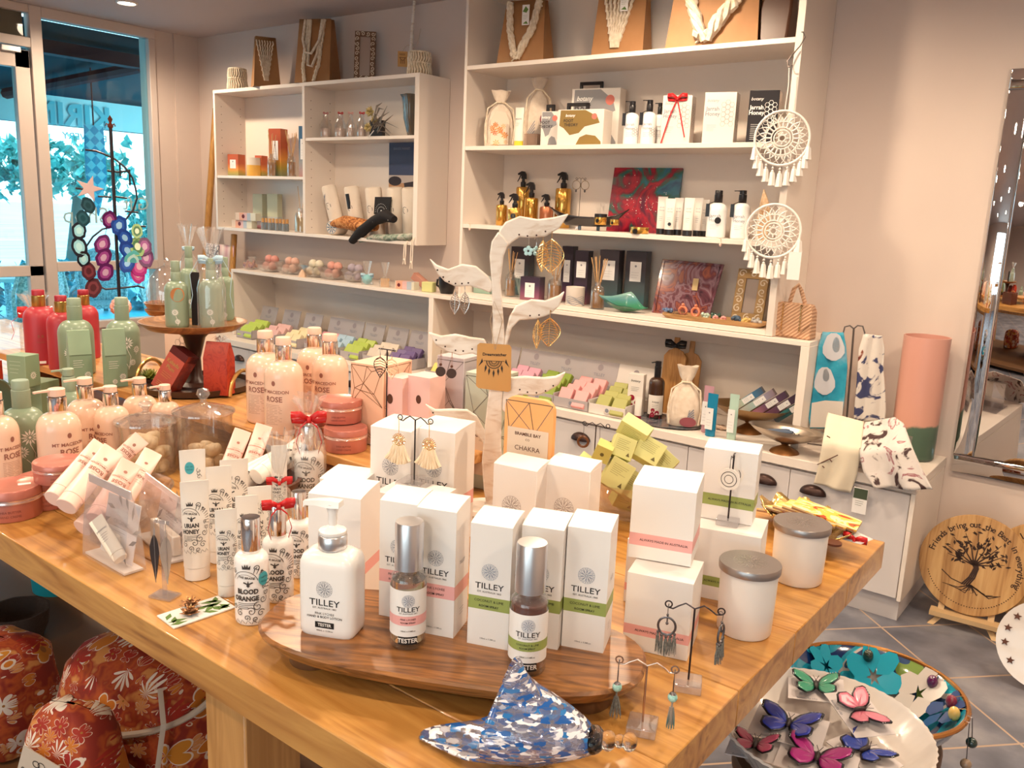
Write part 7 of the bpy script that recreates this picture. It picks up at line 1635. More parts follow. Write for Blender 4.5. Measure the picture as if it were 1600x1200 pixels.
def case(label,uL,uR,y,vt,c1,yaw=8,handle=None,d=.09,name='gift_case',title=True):
 p,w,h=sh(uL,uR,y,Z3,vt);t=thing(name,label,'box',(p.x,p.y,Z3+U_),rad(yaw));g=G();g.box(-w/2,w/2,0,d,0,h);g.mk('carton',mat('white_case_card',(.74,.68,.62),rough=.4),t,bevel=.002)
 g=Ink();bl=[(-.44,.98),(.10,.98),(.36,.80),(.42,.62),(.10,.52),(-.02,.34),(-.22,.28),(-.36,.48),(-.46,.55)]
 g.poly([(x*w,z*h)for x,z in bl]);g.poly([(-.08*w,0.01*h),(.0*w,.22*h),(.14*w,.30*h),(.34*w,.26*h),(.46*w,.10*h),(.47*w,.01*h)]);g.mk('colour_blob',c1,t)
 if title:
  g=Ink(flat(-.0009));g.txt('FOOT',h*.115,-w*.26,h*.68,bold=.02,align='LEFT' if False else 'CENTER');g.txt('THEORY',h*.115,-w*.20,h*.565,bold=.02);g.mk('lettering',ink,t)
  g=Ink(flat(-.0009));g.txt('botany',h*.11,-w*.22,h*.83,shear=.25,bold=.02);g.mk('script_lettering',white_ink,t)
  g=Ink(flat(-.0009));g.disc(w*.30,h*.80,h*.085,18);g.mk('round_sticker',mat('coral_sticker',(.60,.16,.12),rough=.5),t)
 g=G();hw=w*.24;x0=-w*.16;g.loft([[(x0-hw,d*.4,h),(x0-hw,d*.6,h),(x0-hw+.015,d*.6,h),(x0-hw+.015,d*.4,h)],[(x0-hw,d*.4,h+.035),(x0-hw,d*.6,h+.035),(x0-hw+.015,d*.6,h+.022),(x0-hw+.015,d*.4,h+.022)]]);g.box(x0-hw,x0+hw,d*.4,d*.6,h+.020,h+.036);g.box(x0+hw-.015,x0+hw,d*.4,d*.6,h,h+.036)
 g.mk('handle',black,t,bevel=.003);return t
gld=mat('mustard_print',(.24,.15,.04),rough=.35);gry=mat('grey_print',(.26,.25,.26),rough=.4)
case('white gift case with a mustard colour patch and black handle, in front',866,945,3.50,171,gld,d=.10)
case('white gift case with a grey patch standing behind and above the mustard one',886,968,3.66,138,gry,d=.07,yaw=8)
case('small white gift case with a grey patch at the left of the mustard one',842,872,3.56,174,gry,d=.07)
def shelf_bottle(label,uL,uR,y,z,vt,kind='pump',tagc=True,name='lotion_bottle',yaw=0,hexm=True):
 p,w,h=sh(uL,uR,y,z,vt);r=w/2*.95;c=(p.x,p.y+r,z);t,hb=lotion(name,label,c,r,h,white_pl,black,black,kind,hd=30,shoulder=.74)
 g=Ink(wrap(r+.0008,-.2));g.txt('Jarrah',r*.5,0,hb*.62);g.txt('Honey',r*.5,0,hb*.50);g.lines(-r*.5,r*.5,hb*.36,hb*.05,3,.001)
 g.mk('lettering',grey_ink,t)
 if hexm:g=Ink(wrap(r+.0009,.6));g.hexes(-.01,hb*.3,r*.2,[(i,j)for i in range(4)for j in range(3)],.0012);g.mk('honeycomb_print',mat('taupe_ink'),t)
 if tagc:g=G();g.tube([(0,-r*.4,hb+.01),(-r*.9,-r*.75,hb*.96),(-r*1.05,-r*.6,hb*.85)],.0016,6);g.T=Matrix.Translation((-r*.95,-r*.72,hb*.86));g.box(-.010,.006,-.001,.001,-.04,.015);g.mk('neck_tag',black,t)
 return t
shelf_bottle('white pump bottle with a black tag right of the gift cases',966,991,3.52,Z3,157)
shelf_bottle('white bottle with a black pump, middle one beside the honey boxes',993,1018,3.54,Z3,155)
shelf_bottle('white bottle with black cap half hidden behind the red-ribboned box',1014,1032,3.64,Z3,160,tagc=False)
def honey_box(label,uL,uR,y,vt,dark=False,ribbon=False,yaw=14):
 p,w,h=sh(uL,uR,y,Z3,vt);w*=.74;m_=mat('black_card')if dark else mat('cream_box_card',(.74,.66,.60),rough=.4);d=.085
 t=thing('gift_box',label,'box',(p.x-.01,p.y,Z3+U_),rad(yaw));g=G();g.box(-w/2,w/2,0,d,0,h);g.mk('carton',m_,t,bevel=.001)
 if dark:g=Ink(onside(w/2+.0005));g.rect(.001,d-.001,.001,h-.002);g.mk('white_side',mat('cream_box_card',(.74,.66,.60),rough=.4),t)
 g=Ink();c=white_ink if dark else ink;g.txt('botany',h*.085,-w*.22,h*.84,shear=.25);g.txt('Jarrah',h*.11,-w*.22,h*.68,bold=.02);g.txt('Honey',h*.11,-w*.22,h*.58,bold=.02)
 g.lines(-w*.38,-w*.05,h*.36,h*.035,4 if not dark else 9,.0012);g.mk('lettering',white_ink if dark else grey_ink,t)
 g=Ink();g.hexes(w*.12,h*.48,w*.085,[(i,j)for i in range(3)for j in range(-1,4)],.0016);g.mk('honeycomb_print',white_ink if dark else mat('taupe_ink'),t)
 g=Ink(onside(w/2+.0009));g.hexes(.01,h*.48,w*.085,[(i,j)for i in range(4)for j in range(-1,4)],.0014);g.mk('side_honeycomb',mat('taupe_ink'),t)
 if ribbon:
  b=bow(t,h*.93,.042,red_rib,y=-.006,tails=False);g=G();g.tube([(0,-.006,h*.93),(.02,-.010,h*.6),(.045,-.008,h*.15)],.003,5,flat=.3);g.tube([(0,-.006,h*.93),(-.03,-.010,h*.55),(-.06,-.008,h*.02)],.003,5,flat=.3);g.mk('ribbon_tail',red_rib,t)
 return t
honey_box('cream honey box tied with a red ribbon on the second shelf',1026,1088,3.55,149,ribbon=True)
honey_box('plain cream honey box between the ribboned one and the black one',1091,1157,3.53,144)
honey_box('black honey box with white lettering at the right end of the second shelf',1161,1222,3.55,141,dark=True)
# tier three: gold spray bottles, picture, boat bowl, tubes
gold_glass=mat('gold_glass',(.66,.36,.07),rough=.12,metal=.75,coat=.5)
def trigger(label,uL,uR,y,vsh,vt,z=Z2,sticker_=False,m=gold_glass,zz=0):
 p,w,h=sh(uL,uR,y,z+zz,vsh);H_=HT(p,vt);r=w/2*.93;t=thing('trigger_bottle',label,'bottle',(p.x,p.y+r,z+zz+U_),toward(p,-25))
 g=G();g.lathe([(0,0),(r*.93,0),(r,.004),(r,h-.012),(r*.9,h-.004),(r*.4,h),(0,h)],28);g.mk('bottle',m,t,smooth=50)
 n=H_-h;g=G();g.lathe([(r*.36,h),(r*.40,h+n*.05),(r*.40,h+n*.28),(r*.25,h+n*.32),(r*.22,h+n*.5)],18)
 g.plate([(-r*.30,h+n*.5),(r*.45,h+n*.48),(r*.40,h+n*.80),(r*.15,h+n*.98),(-r*.25,h+n*1.0),(-r*.85,h+n*.85),(-r*.82,h+n*.74),(-r*.3,h+n*.78)],-r*.22,r*.22)
 g.tube([(-r*.45,0,h+n*.78),(-r*.62,0,h+n*.55),(-r*.95,0,h+n*.30)],[r*.1,r*.1,r*.06],6);g.mk('trigger_head',black,t,bevel=.001)
 if sticker_:g=Ink(wrap(r+.0008,.2));g.disc(0,h*.55,r*.35,18);g.mk('round_sticker',black,t)
 return t
p0=[('gold trigger spray bottle at the far left of the third shelf',768,787,3.54,319,300),('gold trigger spray bottle with a round black sticker, second from left',784,809,3.50,324,302),('larger gold trigger spray bottle at the back with the highest head',797,820,3.72,291,267),('larger gold trigger spray bottle half in front of the highest one',810,834,3.64,308,284),('gold trigger spray bottle standing alone beside the hoop earrings',857,884,3.71,293,268)]
for i,a in enumerate(p0):trigger(*a,sticker_=(i==1))
trigger('small copper trigger spray bottle behind the curled leaf of the tree',835,858,3.62,322,303,m=mat('copper_glass',(.45,.16,.08),rough=.2,metal=.6))
p,w,h=sh(895,912,3.68,Z2,280);stH,hk=earring_stand('slim stand with two large antique hoop earrings on the third shelf',(p.x,p.y,Z2),toward(p),h,.022,dark_metal,blk=.03)
for q,lab in zip(hk,('large antique hoop earring with a charm, left one on the third shelf','large antique hoop earring with a charm, right one on the third shelf')):
 e=thing('hoop_earring',lab,'earring',q,toward(p));g=G();hook(g);g.mk('hook',antique,e);g=G();g.tube([(.020*sin(a),-.002,-.030-.022*cos(a))for a in[2*pi*k/28 for k in range(28)]],.0014,6,closed=True);g.mk('hoop',mat('old_brass',(.30,.20,.12),rough=.35,metal=.9),e);g=G();g.ball((0,-.002,-.058),.005,8,6,sz=1.6);g.mk('charm',antique,e)
cv=mat('abstract_painting',rough=.25,coat=.4);N,L,b=nodes(cv);tcn=N.new('ShaderNodeTexCoord');n1=N.new('ShaderNodeTexNoise');n1.inputs['Scale'].default_value=6;n1.inputs['Detail'].default_value=5;n1.inputs['Distortion'].default_value=1.5;L.new(tcn.outputs['Object'],n1.inputs['Vector'])
r_=ramp_node(N,[(.30,(.01,.03,.12)),(.40,(.02,.16,.24)),(.46,(.02,.12,.09)),(.52,(.20,.008,.03)),(.60,(.45,.01,.03)),(.70,(.10,.004,.03))]);
gr=N.new('ShaderNodeVectorMath');gr.operation='LENGTH';mp=N.new('ShaderNodeMapping');mp.inputs['Location'].default_value=(.02,0,-.13);mp.inputs['Scale'].default_value=(1,0,1);L.new(tcn.outputs['Object'],mp.inputs[0]);L.new(mp.outputs[0],gr.inputs[0])
ma=N.new('ShaderNodeMath');ma.operation='MULTIPLY_ADD';ma.inputs[1].default_value=-.9;L.new(gr.outputs['Value'],ma.inputs[0])
m2=N.new('ShaderNodeMath');m2.operation='ADD';m2.inputs[1].default_value=.19;L.new(n1.outputs[0],m2.inputs[0]);L.new(m2.outputs[0],ma.inputs[2]);L.new(ma.outputs[0],r_.inputs[0]);L.new(r_.outputs[0],b.inputs['Base Color'])
p,w,h=sh(944,1062,3.735,Z2,256);t=thing('canvas_painting','abstract crimson, teal and green painting leaning at the back of the third shelf','painting',(p.x-.005,p.y-.01,Z2+U_),rad(4));t.rotation_euler=(rad(-9),0,rad(4));g=G();g.box(-w/2*.98,w/2*.98,0,.014,0,h*.96);g.mk('canvas',cv,t)
g=Ink();R_=random.Random(2);[g.disc(R_.gauss(-.0,.07),R_.gauss(h*.42,.06),R_.uniform(.0008,.0025),6)for k in range(70)];g.mk('paint_speckles',white_ink,t,kind='stuff')
p,w,h=sh(862,978,3.56,Z2,328);yb=toward(p);t=thing('boat_bowl','long black boat-shaped bowl on short feet holding gold jars','bowl',(p.x,p.y,Z2+U_),yb)
lac=mat('black_lacquer',(.012,.006,.006),rough=.15,coat=.8);g=G();hz=h*.85
def boat(u,v):
 a=2*pi*u;x=w*.54*cos(a)*(.55+.45*v);y=.045*sin(a)*(.4+.6*v);return(x,y,.022+hz*.5*v+hz*.55*v*(abs(cos(a))**3))
g.grid(boat,40,8,wrapu=True);g.lathe([(0,.020),(.03,.021),(w*.2,.0225)],20,sy=.2,cap=False);g.mk('bowl',lac,t,solid=.004)
for x in(-.04,.05):g=G();g.box(x-.008,x+.008,-.015,.015,0,.023);g.mk('foot',lac,t,bevel=.002)
bwp=p
def gold_jar(label,u,y,z,r,hh,tall=True):
 x=XU(u,y,z);t=thing('gold_jar',label,'jar',(x,y,z+U_));g=G();g.lathe([(0,0),(r*.95,0),(r,.003),(r,hh*.68),(0,hh*.68)],26);g.mk('jar',gold_glass,t);g=G();g.lathe([(r*.96,hh*.681),(r*1.02,hh*.70),(r*1.02,hh*.97),(r*.96,hh),(0,hh)],26);g.mk('lid',black if tall else gold_glass,t);g=Ink(wrap(r+.0008));g.disc(0,hh*.36,r*.3,14);g.mk('round_sticker',black,t)
gold_jar('gold jar with a black lid standing in the boat-shaped bowl',938,bwp.y+.005,Z2+.030,.030,.052)
gold_jar('low gold jar at the right end inside the boat-shaped bowl',960,bwp.y-.004,Z2+.032,.022,.026,False)
gold_jar('flat gold jar on the shelf below the painting',999,3.50,Z2,.042,.030,False)
def cap_ink(t,fn,r,Lh):g=Ink(fn);g.txt('Jarrah',r*.45,0,Lh*.72);g.txt('Honey',r*.45,0,Lh*.64);g.lines(-r*.5,r*.4,Lh*.46,.008,3,.0012);g.mk('lettering',grey_ink,t)
for k,(uL,uR,y,vt,lab)in enumerate(((1022,1037,3.60,307,'white tube with a black cap, leftmost on the third shelf'),(1034,1050,3.55,310,'white tube with a black cap and round black sticker, second from left'),(1048,1062,3.60,309,'white tube with a black cap, third from left'),(1063,1079,3.54,309,'white tube with a black cap, fourth from left'),(1079,1092,3.60,309,'white tube with a black cap, fifth from left'),(1090,1102,3.66,312,'white tube with a black cap hidden behind the large bottle'))):
 p,w,h=sh(uL,uR,y,Z2,vt);t=soft_tube(lab,(p.x,p.y+.015,Z2+U_),(p.x,p.y+.015,Z2+h),w*.48,tube_white,black,cap_ink,facing=(.3,-1,0),capl=.15)
 if k==1:g=Ink(flat(-w*.42));g.disc(.004,h*.30,.008,16);g.mk('round_sticker',black,t)
t=shelf_bottle('large white bottle with a black cap and round black sticker on the third shelf',1095,1127,3.52,Z2,297,'cap',hexm=False);g=Ink(wrap(.0465,.1));g.disc(0,.075,.014,20);g.mk('round_sticker',black,t)
shelf_bottle('large white bottle with a black pump at the right end of the third shelf',1134,1164,3.53,Z2,297,'pump',hexm=False)
p,w,h=sh(1172,1200,3.56,Z2,292);t=thing('tassel_necklace','gold and tan tassel cords draped at the right end of the third shelf','necklace',(p.x,p.y,Z2+U_));g=G();[g.tube([(-.02+.006*k,0,.002),(-.012+.007*k,-.004,h*.5),(.002*k,0,h*(.95-.02*k))],.0035,5)for k in range(9)];g.mk('cords',nmat('tan_cord',[(.3,(.45,.25,.12)),(.7,(.75,.58,.40))],scale=60,rough=.7),t)
# tier four: gradient boxes, diffusers, dishes, jewellery
teal_g=gmat('teal_grad',[(0,(.10,.09,.10)),(.30,(.06,.14,.16)),(.55,(.07,.10,.11)),(1,(.045,.035,.045))],2,0,.21,rough=.35,noise=.05,nscale=7)
plum_g=gmat('plum_grad',[(0,(.30,.12,.12)),(.35,(.22,.08,.14)),(.7,(.06,.035,.07)),(1,(.035,.025,.04))],2,0,.15,rough=.35,noise=.05,nscale=7)
mint_c=gmat('mint_grad',[(0,(.22,.34,.28)),(.5,(.36,.44,.38)),(1,(.45,.46,.44))],2,0,.10,rough=.4)
sbox('pale mint box with a cream label at the left end of the fourth shelf',737,768,3.56,Z1,432,mint_c,d=.07,yaw=10,lab=1,lw=.75,lz=(.3,.9),wf=.95)
diffuser('amber reed diffuser just right of the white tree trunk',783,800,3.55,Z1,422,388,n=6)
sbox('dark teal box with a cream label, leftmost of the dark boxes',792,828,3.68,Z1,386,teal_g,d=.07,yaw=10,lab=1)
t=thing('wire_ornament','small swirl of silvery foliage behind the blue flower earrings','ornament',(XU(812,3.60,Z1),3.60,Z1+U_));g=G();R_=random.Random(1)
for k in range(22):a=R_.uniform(.3,2.8);g.tube([(0,0,.0),(.03*cos(a),.01*sin(3*a),.05),(.055*cos(a),0,.06+.05*sin(a)),(.075*cos(a+.3),.01,.05+.045*sin(a))],[.002,.002,.0015,.001],4)
g.mk('foliage',mat('silver_sage',(.36,.42,.38),rough=.4,metal=.4),t)
sbox('low purple box with a white label in front of the dark ones',808,846,3.52,Z1,433,plum_g,d=.07,yaw=12,lab=1,lw=.5,lz=(.12,.75))
diffuser('amber reed diffuser in the middle of the fourth shelf',847,871,3.53,Z1,430,398,n=7)
sbox('plum coloured box behind the middle diffuser',872,894,3.66,Z1,385,plum_g,d=.06,yaw=10,lab=1)
sbox('dark plum box with a square cream label, upper of two stacked look',892,918,3.60,Z1,392,plum_g,d=.06,yaw=10,lab=1,lz=(.5,.8),lw=.7)
p,w,h=sh(874,905,3.49,Z1,449);t=thing('candle_jar','white candle jar with painted blue waves on the fourth shelf','candle',(p.x,p.y+w/2,Z1+U_),toward(p));g=G();g.lathe([(0,0),(w*.46,0),(w*.48,.003),(w*.48,h),(w*.44,h),(w*.43,h*.93),(0,h*.92)],32,cap=False);g.mk('jar',mat('cream_ceramic_gloss',(.72,.64,.57),rough=.3,coat=.3),t)
g=Ink(wrap(w*.48+.0008));[g.stroke([(-w*.55+w*1.1*i/12,h*(.10+.075*k)+.004*sin(i*.9+k))for i in range(13)],.0022-.0002*k)for k in range(6)];g.mk('wave_print',mat('wave_blue',(.10,.15,.24),rough=.4),t)
diffuser('square amber reed diffuser in front of the teal boxes',915,938,3.47,Z1,441,400,n=8,square=True)
sbox('tall teal and black box with a large cream label, behind the square diffuser',929,966,3.60,Z1,391,teal_g,d=.08,yaw=12,lab=1,lz=(.48,.82),lw=.62)
sbox('tall teal and black box with a cream label, right of the square diffuser',970,1008,3.66,Z1,393,teal_g,d=.08,yaw=12,lab=1,lz=(.48,.82),lw=.55)
p,w,h=sh(941,1011,3.50,Z1,457);t=thing('glass_dish','pointed sea-green glass dish with a turquoise side on the fourth shelf','dish',(p.x,p.y,Z1+U_),toward(p))
g=G();sg=gmat('sea_glass',[(0,(.03,.16,.03)),(.45,(.06,.28,.16)),(.7,(.10,.32,.33)),(1,(.30,.50,.45))],2,0,h,rough=.08,noise=.02,nscale=20,trans=.25,coat=.5)
def dish(u,v):
 a=2*pi*u;e=[(-.58,.82),(-.05,.30),(.10,1.0),(.42,.35),(.50,.30),(.30,.12),(-.1,.12)]
 k=u*4;i=int(k)%4;f=k-int(k);C4=[(-.58*w,.0,h*.80),(.0,-.045,h*.42),(.52*w,-.005,h*.30),(.12*w,.05,h*1.0)];A_,B_=C4[i],C4[(i+1)%4];ff=f*f*(3-2*f);x,y,z=[A_[j]+(B_[j]-A_[j])*(f if j<2 else ff)for j in range(3)]
 z-=.010*sin(pi*f);return(x*v,y*v,.003+(z-.003)*v**1.6)
g.grid(dish,32,8,wrapu=True);g.mk('dish',sg,t,solid=.003)
pw=mat('purple_resin',rough=.12,coat=.6);N,L,b=nodes(pw);tcn=N.new('ShaderNodeTexCoord');n1=N.new('ShaderNodeTexNoise');n1.inputs['Scale'].default_value=5;n1.inputs['Detail'].default_value=3;n1.inputs['Distortion'].default_value=3.5;L.new(tcn.outputs['Object'],n1.inputs['Vector'])
r_=ramp_node(N,[(.30,(.05,.018,.03)),(.42,(.16,.05,.07)),(.48,(.30,.18,.22)),(.54,(.14,.04,.06)),(.62,(.35,.10,.06)),(.70,(.10,.03,.05))]);L.new(n1.outputs[0],r_.inputs[0]);L.new(r_.outputs[0],b.inputs['Base Color'])
p,w,h=sh(1010,1120,3.63,Z1,408);t=thing('square_plate','square plate with swirled purple and copper glaze leaning back on the fourth shelf','plate',(p.x-.01,p.y,Z1+U_),rad(6));t.rotation_euler=(rad(-12),0,rad(6));g=G();g.plate([(-w*.42,.0),(w*.44,.0),(w*.54,h*1.0),(-w*.38,h*1.02)],0,.008);pl_=g.mk('plate',pw,t,bevel=.003)
g=G();g.tube([(-w*.36,-.002,.012),(w*.40,-.002,.012),(w*.49,-.002,h*.95),(-w*.33,-.002,h*.97)],.0025,6,closed=True);g.mk('raised_rim',pw,t);g=G();g.box(w*.14,w*.22,-.008,-.004,h*.48,h*.70);g.mk('price_tag',mat('tag_gold',(.62,.45,.22),rough=.5),t)
p,w,h=sh(1028,1196,3.50,Z1,500);yt=rad(2);t=thing('wooden_tray','long low wooden tray carrying jewellery at the right of the fourth shelf','tray',(p.x,3.545,Z1+U_),yt);g=G();pr=[(.0,.010),(.46*w,.010)];tw,td=w*.50,.062
ringsT=[[(x*k,y*k2,z)for x,y in[(abs(cos(a))**.35*math.copysign(tw,cos(a)),abs(sin(a))**.35*math.copysign(td,sin(a)))for a in[2*pi*i/40 for i in range(40)]]]for k,k2,z in((.93,.85,0),(1,1,.012),(1,1,.022),(.97,.92,.022),(.95,.88,.008),(.3,.3,.007))]
g.loft(ringsT);g.mk('tray',acacia if False else woodmat('pale_tray_wood',(.34,.17,.06),(.56,.33,.14),scale=4,stretch=(1,8,8),rough=.5),t,smooth=40)
tray_items=[(1042,.0,'striped_ring','small blue and white patterned ear studs at the left end of the tray',(.10,.16,.30)),(1066,.0,'hoop','coral hoop earring with a striped black fan on the wooden tray',(.66,.22,.12)),(1086,.01,'hoop','coral hoop earring, second one, on the wooden tray',(.66,.22,.12)),(1101,-.01,'ball','pale green glass bead cluster on the wooden tray',(.42,.52,.42)),(1118,.015,'ball','black and mint bead cluster on the wooden tray',(.05,.10,.08)),(1124,-.03,'flower','pink coral flower earrings at the front of the tray',(.75,.32,.30)),(1150,.0,'ball','blue and gold bead heap on the tray before the carved frame',(.06,.10,.16)),(1166,-.01,'ball','gold bead heap at the right of the tray',(.62,.42,.14)),(1182,.01,'ball','silver chain heap at the right end of the tray',(.45,.42,.40))]
for i,(u,dy,kd,lab,c)in enumerate(tray_items):
 x=XU(u,3.545+dy,Z1+.01);e=thing('earring' if kd in('hoop','flower')else 'bead_cluster',lab,'earring' if kd in('hoop','flower')else 'jewellery',(x,3.545+dy,Z1+.0095),yt);g=G();R_=random.Random(i);m_=mat('jewel_'+str(i),c,rough=.2,coat=.5)
 if kd=='hoop':g.tube([(.018*sin(a),0,.0245-.018*cos(a))for a in[2*pi*k/24 for k in range(24)]],.006,8,closed=True);g.ball((0,0,.052),.008,10,8)
 elif kd=='flower':
  for s in(-1,1):
   for k in range(9):a=2*pi*k/8;g.ball((s*.018+.009*cos(a),-.002,.013+.008*sin(a)),.006,8,6)
 else:
  for k in range(11):g.ball((R_.uniform(-.018,.018),R_.uniform(-.012,.012),.008+R_.uniform(0,.016)),R_.uniform(.006,.010),8,6)
 g.mk('beads',m_,e)
e=thing('paper_fan_earring','black and white pleated fan earring leaning on the coral hoop','earring',(XU(1062,3.52,Z1+.01),3.515,Z1+.0095),.1);g=Ink(flat(0));[g.stroke([(0,.002),(.045*cos(a),.030*sin(a)+.002)],.002)for a in[pi*k/14 for k in range(15)]];g.ring(0,.002,.03,.001,14,0,pi);g.mk('fan',ink,e,solid=.001)
p,w,h=sh(1140,1194,3.66,Z1,415);fr_=photo_frame('white and gold carved photo frame at the right end of the fourth shelf',(p.x-.005,p.y,Z1),w*.92,h*.95,6,14,mat('gold_carving',(.30,.18,.07),rough=.4,metal=.5),mat('carved_cream'),bd=.30)
for(u,z,lab)in((735,Z2,'tiny gold pendant hanging from the left end of the third shelf'),(1127,Z2,'tiny gold pendant hanging under the large white bottle')):
 x=XU(u,SYF,z);e=thing('pendant',lab,'jewellery',(x,SYF-.002,z-.004));g=G();g.tube([(-.03,.02,.0055),(-.01,.004,.0052),(0,.0,.004),(0,-.001,-.012)],.0008,5);g.mk('chain',gold,e);g=G();g.ball((0,-.002,-.022),.006,8,6,sz=1.4);g.mk('charm',mat('pearl_pink',(.75,.5,.42),rough=.2),e)
 # counter: soap displays with coloured bars
disp_c=mat('display_card',(.42,.38,.39),rough=.5);disp_w=mat('display_white',(.72,.66,.62),rough=.45)
def soap_display(label,u,v,rowcol,n=6,w=.19,y=3.56,front_=3.36,tall=.20,white=False):
 x=XU(u,y,ZC0+.15);t=thing('soap_display',label,'display box',(x,front_,ZC0+U_),rad(2));m_=disp_w if white else disp_c;d=y-front_
 g=G();g.box(-w/2,w/2,0,d,0,.004);g.box(-w/2,w/2,0,.004,0,.05);g.box(-w/2,-w/2+.004,0,d,0,.062);g.box(w/2-.004,w/2,0,d,0,.062);g.mk('tray',m_,t)
 k=.035;g=G();g.add([(-w/2,d,0),(w/2,d,0),(w/2,d+k+.03,tall),(-w/2,d+k+.03,tall),(-w/2,d+.004,0),(w/2,d+.004,0),(w/2,d+k+.034,tall),(-w/2,d+k+.034,tall)],[(0,1,2,3),(7,6,5,4),(0,4,5,1),(1,5,6,2),(2,6,7,3),(3,7,4,0)]);hc=g.mk('header_card',m_,t)
 f=lambda x_,z:(x_,d+(k+.03)*z/tall-.0008,z);g=Ink(f);g.disc(0,tall*.84,.016,18);g.mk('emblem',mat('grey_emblem',(.30,.26,.28),rough=.5),hc);g=Ink(f);g.txt('TILLEY',.020,0,tall*.66,bold=.01,sx=1.1);g.mk('lettering',grey_ink,hc)
 g=Ink(flat(-.0008));g.disc(0,.028,.010,14);g.txt('TILLEY',.010,0,.011,bold=.01);g.mk('front_lettering',grey_ink,t)
 cn,c,cat_=rowcol;m2=mat('soap_'+cn.replace(' ','_'),c,rough=.45);lab='%s soap bar leaning in a row in its display box'%cn
 R_=random.Random(int(u));first=SOAP.get(cn);R3=Matrix.Rotation(rad(2),3,'Z')
 for i in range(n):
  q=Vector((x,front_,ZC0))+R3@Vector((R_.uniform(-.01,.01)+(-.042 if i%2 else .042),.022+.052*(i//2)+.012*(i%2),.041+.012*(i//2)))
  if first is None:
   first=thing('soap_bar',lab,'soap',q,0,cn+' soap bars in a display box');first.rotation_euler=(rad(-38),0,rad(2));gg=G();gg.box(-.036,.036,-.014,.014,-.038,.052);gg.mk('wrapped_soap',m2,first,bevel=.004);SOAP[cn]=first
  else:dup(first,q,rot=(rad(-38+R_.uniform(-8,6)),0,rad(2+R_.uniform(-6,6))))
SOAP={}
_rows=[(412,'lime green',(.42,.55,.10)),(447,'pale rose',(.68,.42,.40)),(481,'cream',(.74,.64,.40)),(520,'deep pink',(.66,.28,.32)),(545,'sky blue',(.36,.50,.62)),(577,'grass green',(.38,.48,.08)),(613,'oatmeal',(.60,.52,.44)),(649,'violet',(.13,.08,.22)),(729,'butter yellow',(.78,.56,.14)),(781,'orange red',(.55,.12,.02)),(831,'mauve',(.55,.28,.36)),(880,'moss green',(.20,.28,.03)),(932,'salmon pink',(.72,.32,.32)),(988,'olive',(.34,.33,.09))]
_pos=['first at the window end of the counter','second from the window end','third from the window end','fourth from the window end','fifth from the window end','sixth from the window end','seventh from the window end','just left of the shelf divider','just right of the shelf divider','behind the hanging kraft tag','behind the lower leaf arm','left of the salmon pink row','left of the white corner tray','rightmost, with its white tray end in view']
for(u,cn,c),ps in zip(_rows,_pos):soap_display('grey soap display with %s bars, %s'%(cn,ps),u,0,(cn,c,0),n=6 if u<700 else 8,w=.165 if u<700 else .20,white=(u==988),front_=3.40 if u<700 else 3.34)
# top of the low shelving: bath bombs in glass dishes
BB={}
def bomb(cn,c,p,r,lab):
 k=BB.get(cn)
 if k is None:t=thing('bath_bomb',lab,'bath bomb',p,0,cn+' bath bombs');g=G();g.ball((0,0,0),r,16,12);g.mk('bomb',nmat('bomb_'+cn,[(.3,tuple(q*.85 for q in c)),(.7,c)],scale=60,rough=.75,bump=.1),t);BB[cn]=t
 else:dup(k,p)
for uL,uR,cn,c,ps in((407,440,'coral pink',(.66,.30,.26),'first from the window end'),(438,472,'peach pink',(.70,.42,.34),'second from the window end'),(477,508,'cream white',(.72,.66,.52),'third, in the middle'),(504,539,'rosy',(.68,.34,.28),'fourth from the window end'),(540,567,'lavender grey',(.40,.34,.40),'fifth, beside the blue wrapped bomb')):
 p,w,h=sh(uL,uR,3.56,LZT);t=thing('glass_dish','slanted square glass dish of %s bath bombs, %s'%(cn,ps),'dish',(p.x,p.y,LZT+U_));a,b_=w*.36,w*.52
 g=G();sq_=lambda k,z,o_=0:[(-k+o_,-k,z),(k+o_,-k,z),(k+o_,k,z),(-k+o_,k,z)]
 g.loft([sq_(a*.6,0),sq_(a,.006),sq_(b_,.075),sq_(b_-.004,.075),sq_(a-.003,.010),sq_(a*.5,.008)],cap0=True);g.mk('dish',thin_glass,t)
 for i,(dx,dy,dz)in enumerate(((-.028,-.015,.038),(.030,-.010,.038),(0,.030,.040),(-.018,.0,.084),(.028,.012,.082))):bomb(cn,c,(p.x+dx,p.y+dy,LZT+dz),.028,'%s round bath bomb in its slanted glass dish'%cn)
R_=random.Random(9)
p,w,h=sh(380,408,3.56,LZT);t=thing('potpourri_bag','cellophane bag of brown and mauve potpourri at the window end','bag',(p.x,p.y,LZT+U_));g=G();[g.ball((R_.uniform(-.045,.045),R_.uniform(-.03,.03),R_.uniform(.014,.05)),R_.uniform(.010,.016),7,5)for k in range(22)];g.mk('petals',nmat('potpourri',[(.4,(.45,.22,.12)),(.6,(.35,.15,.18))],scale=30,rough=.8),t,kind='stuff');g=G();g.lathe([(.05,0),(.062,.02),(.05,.055),(.02,.07),(.03,.085)],14,cap=False);g.mk('cellophane',cello,t,smooth=20)
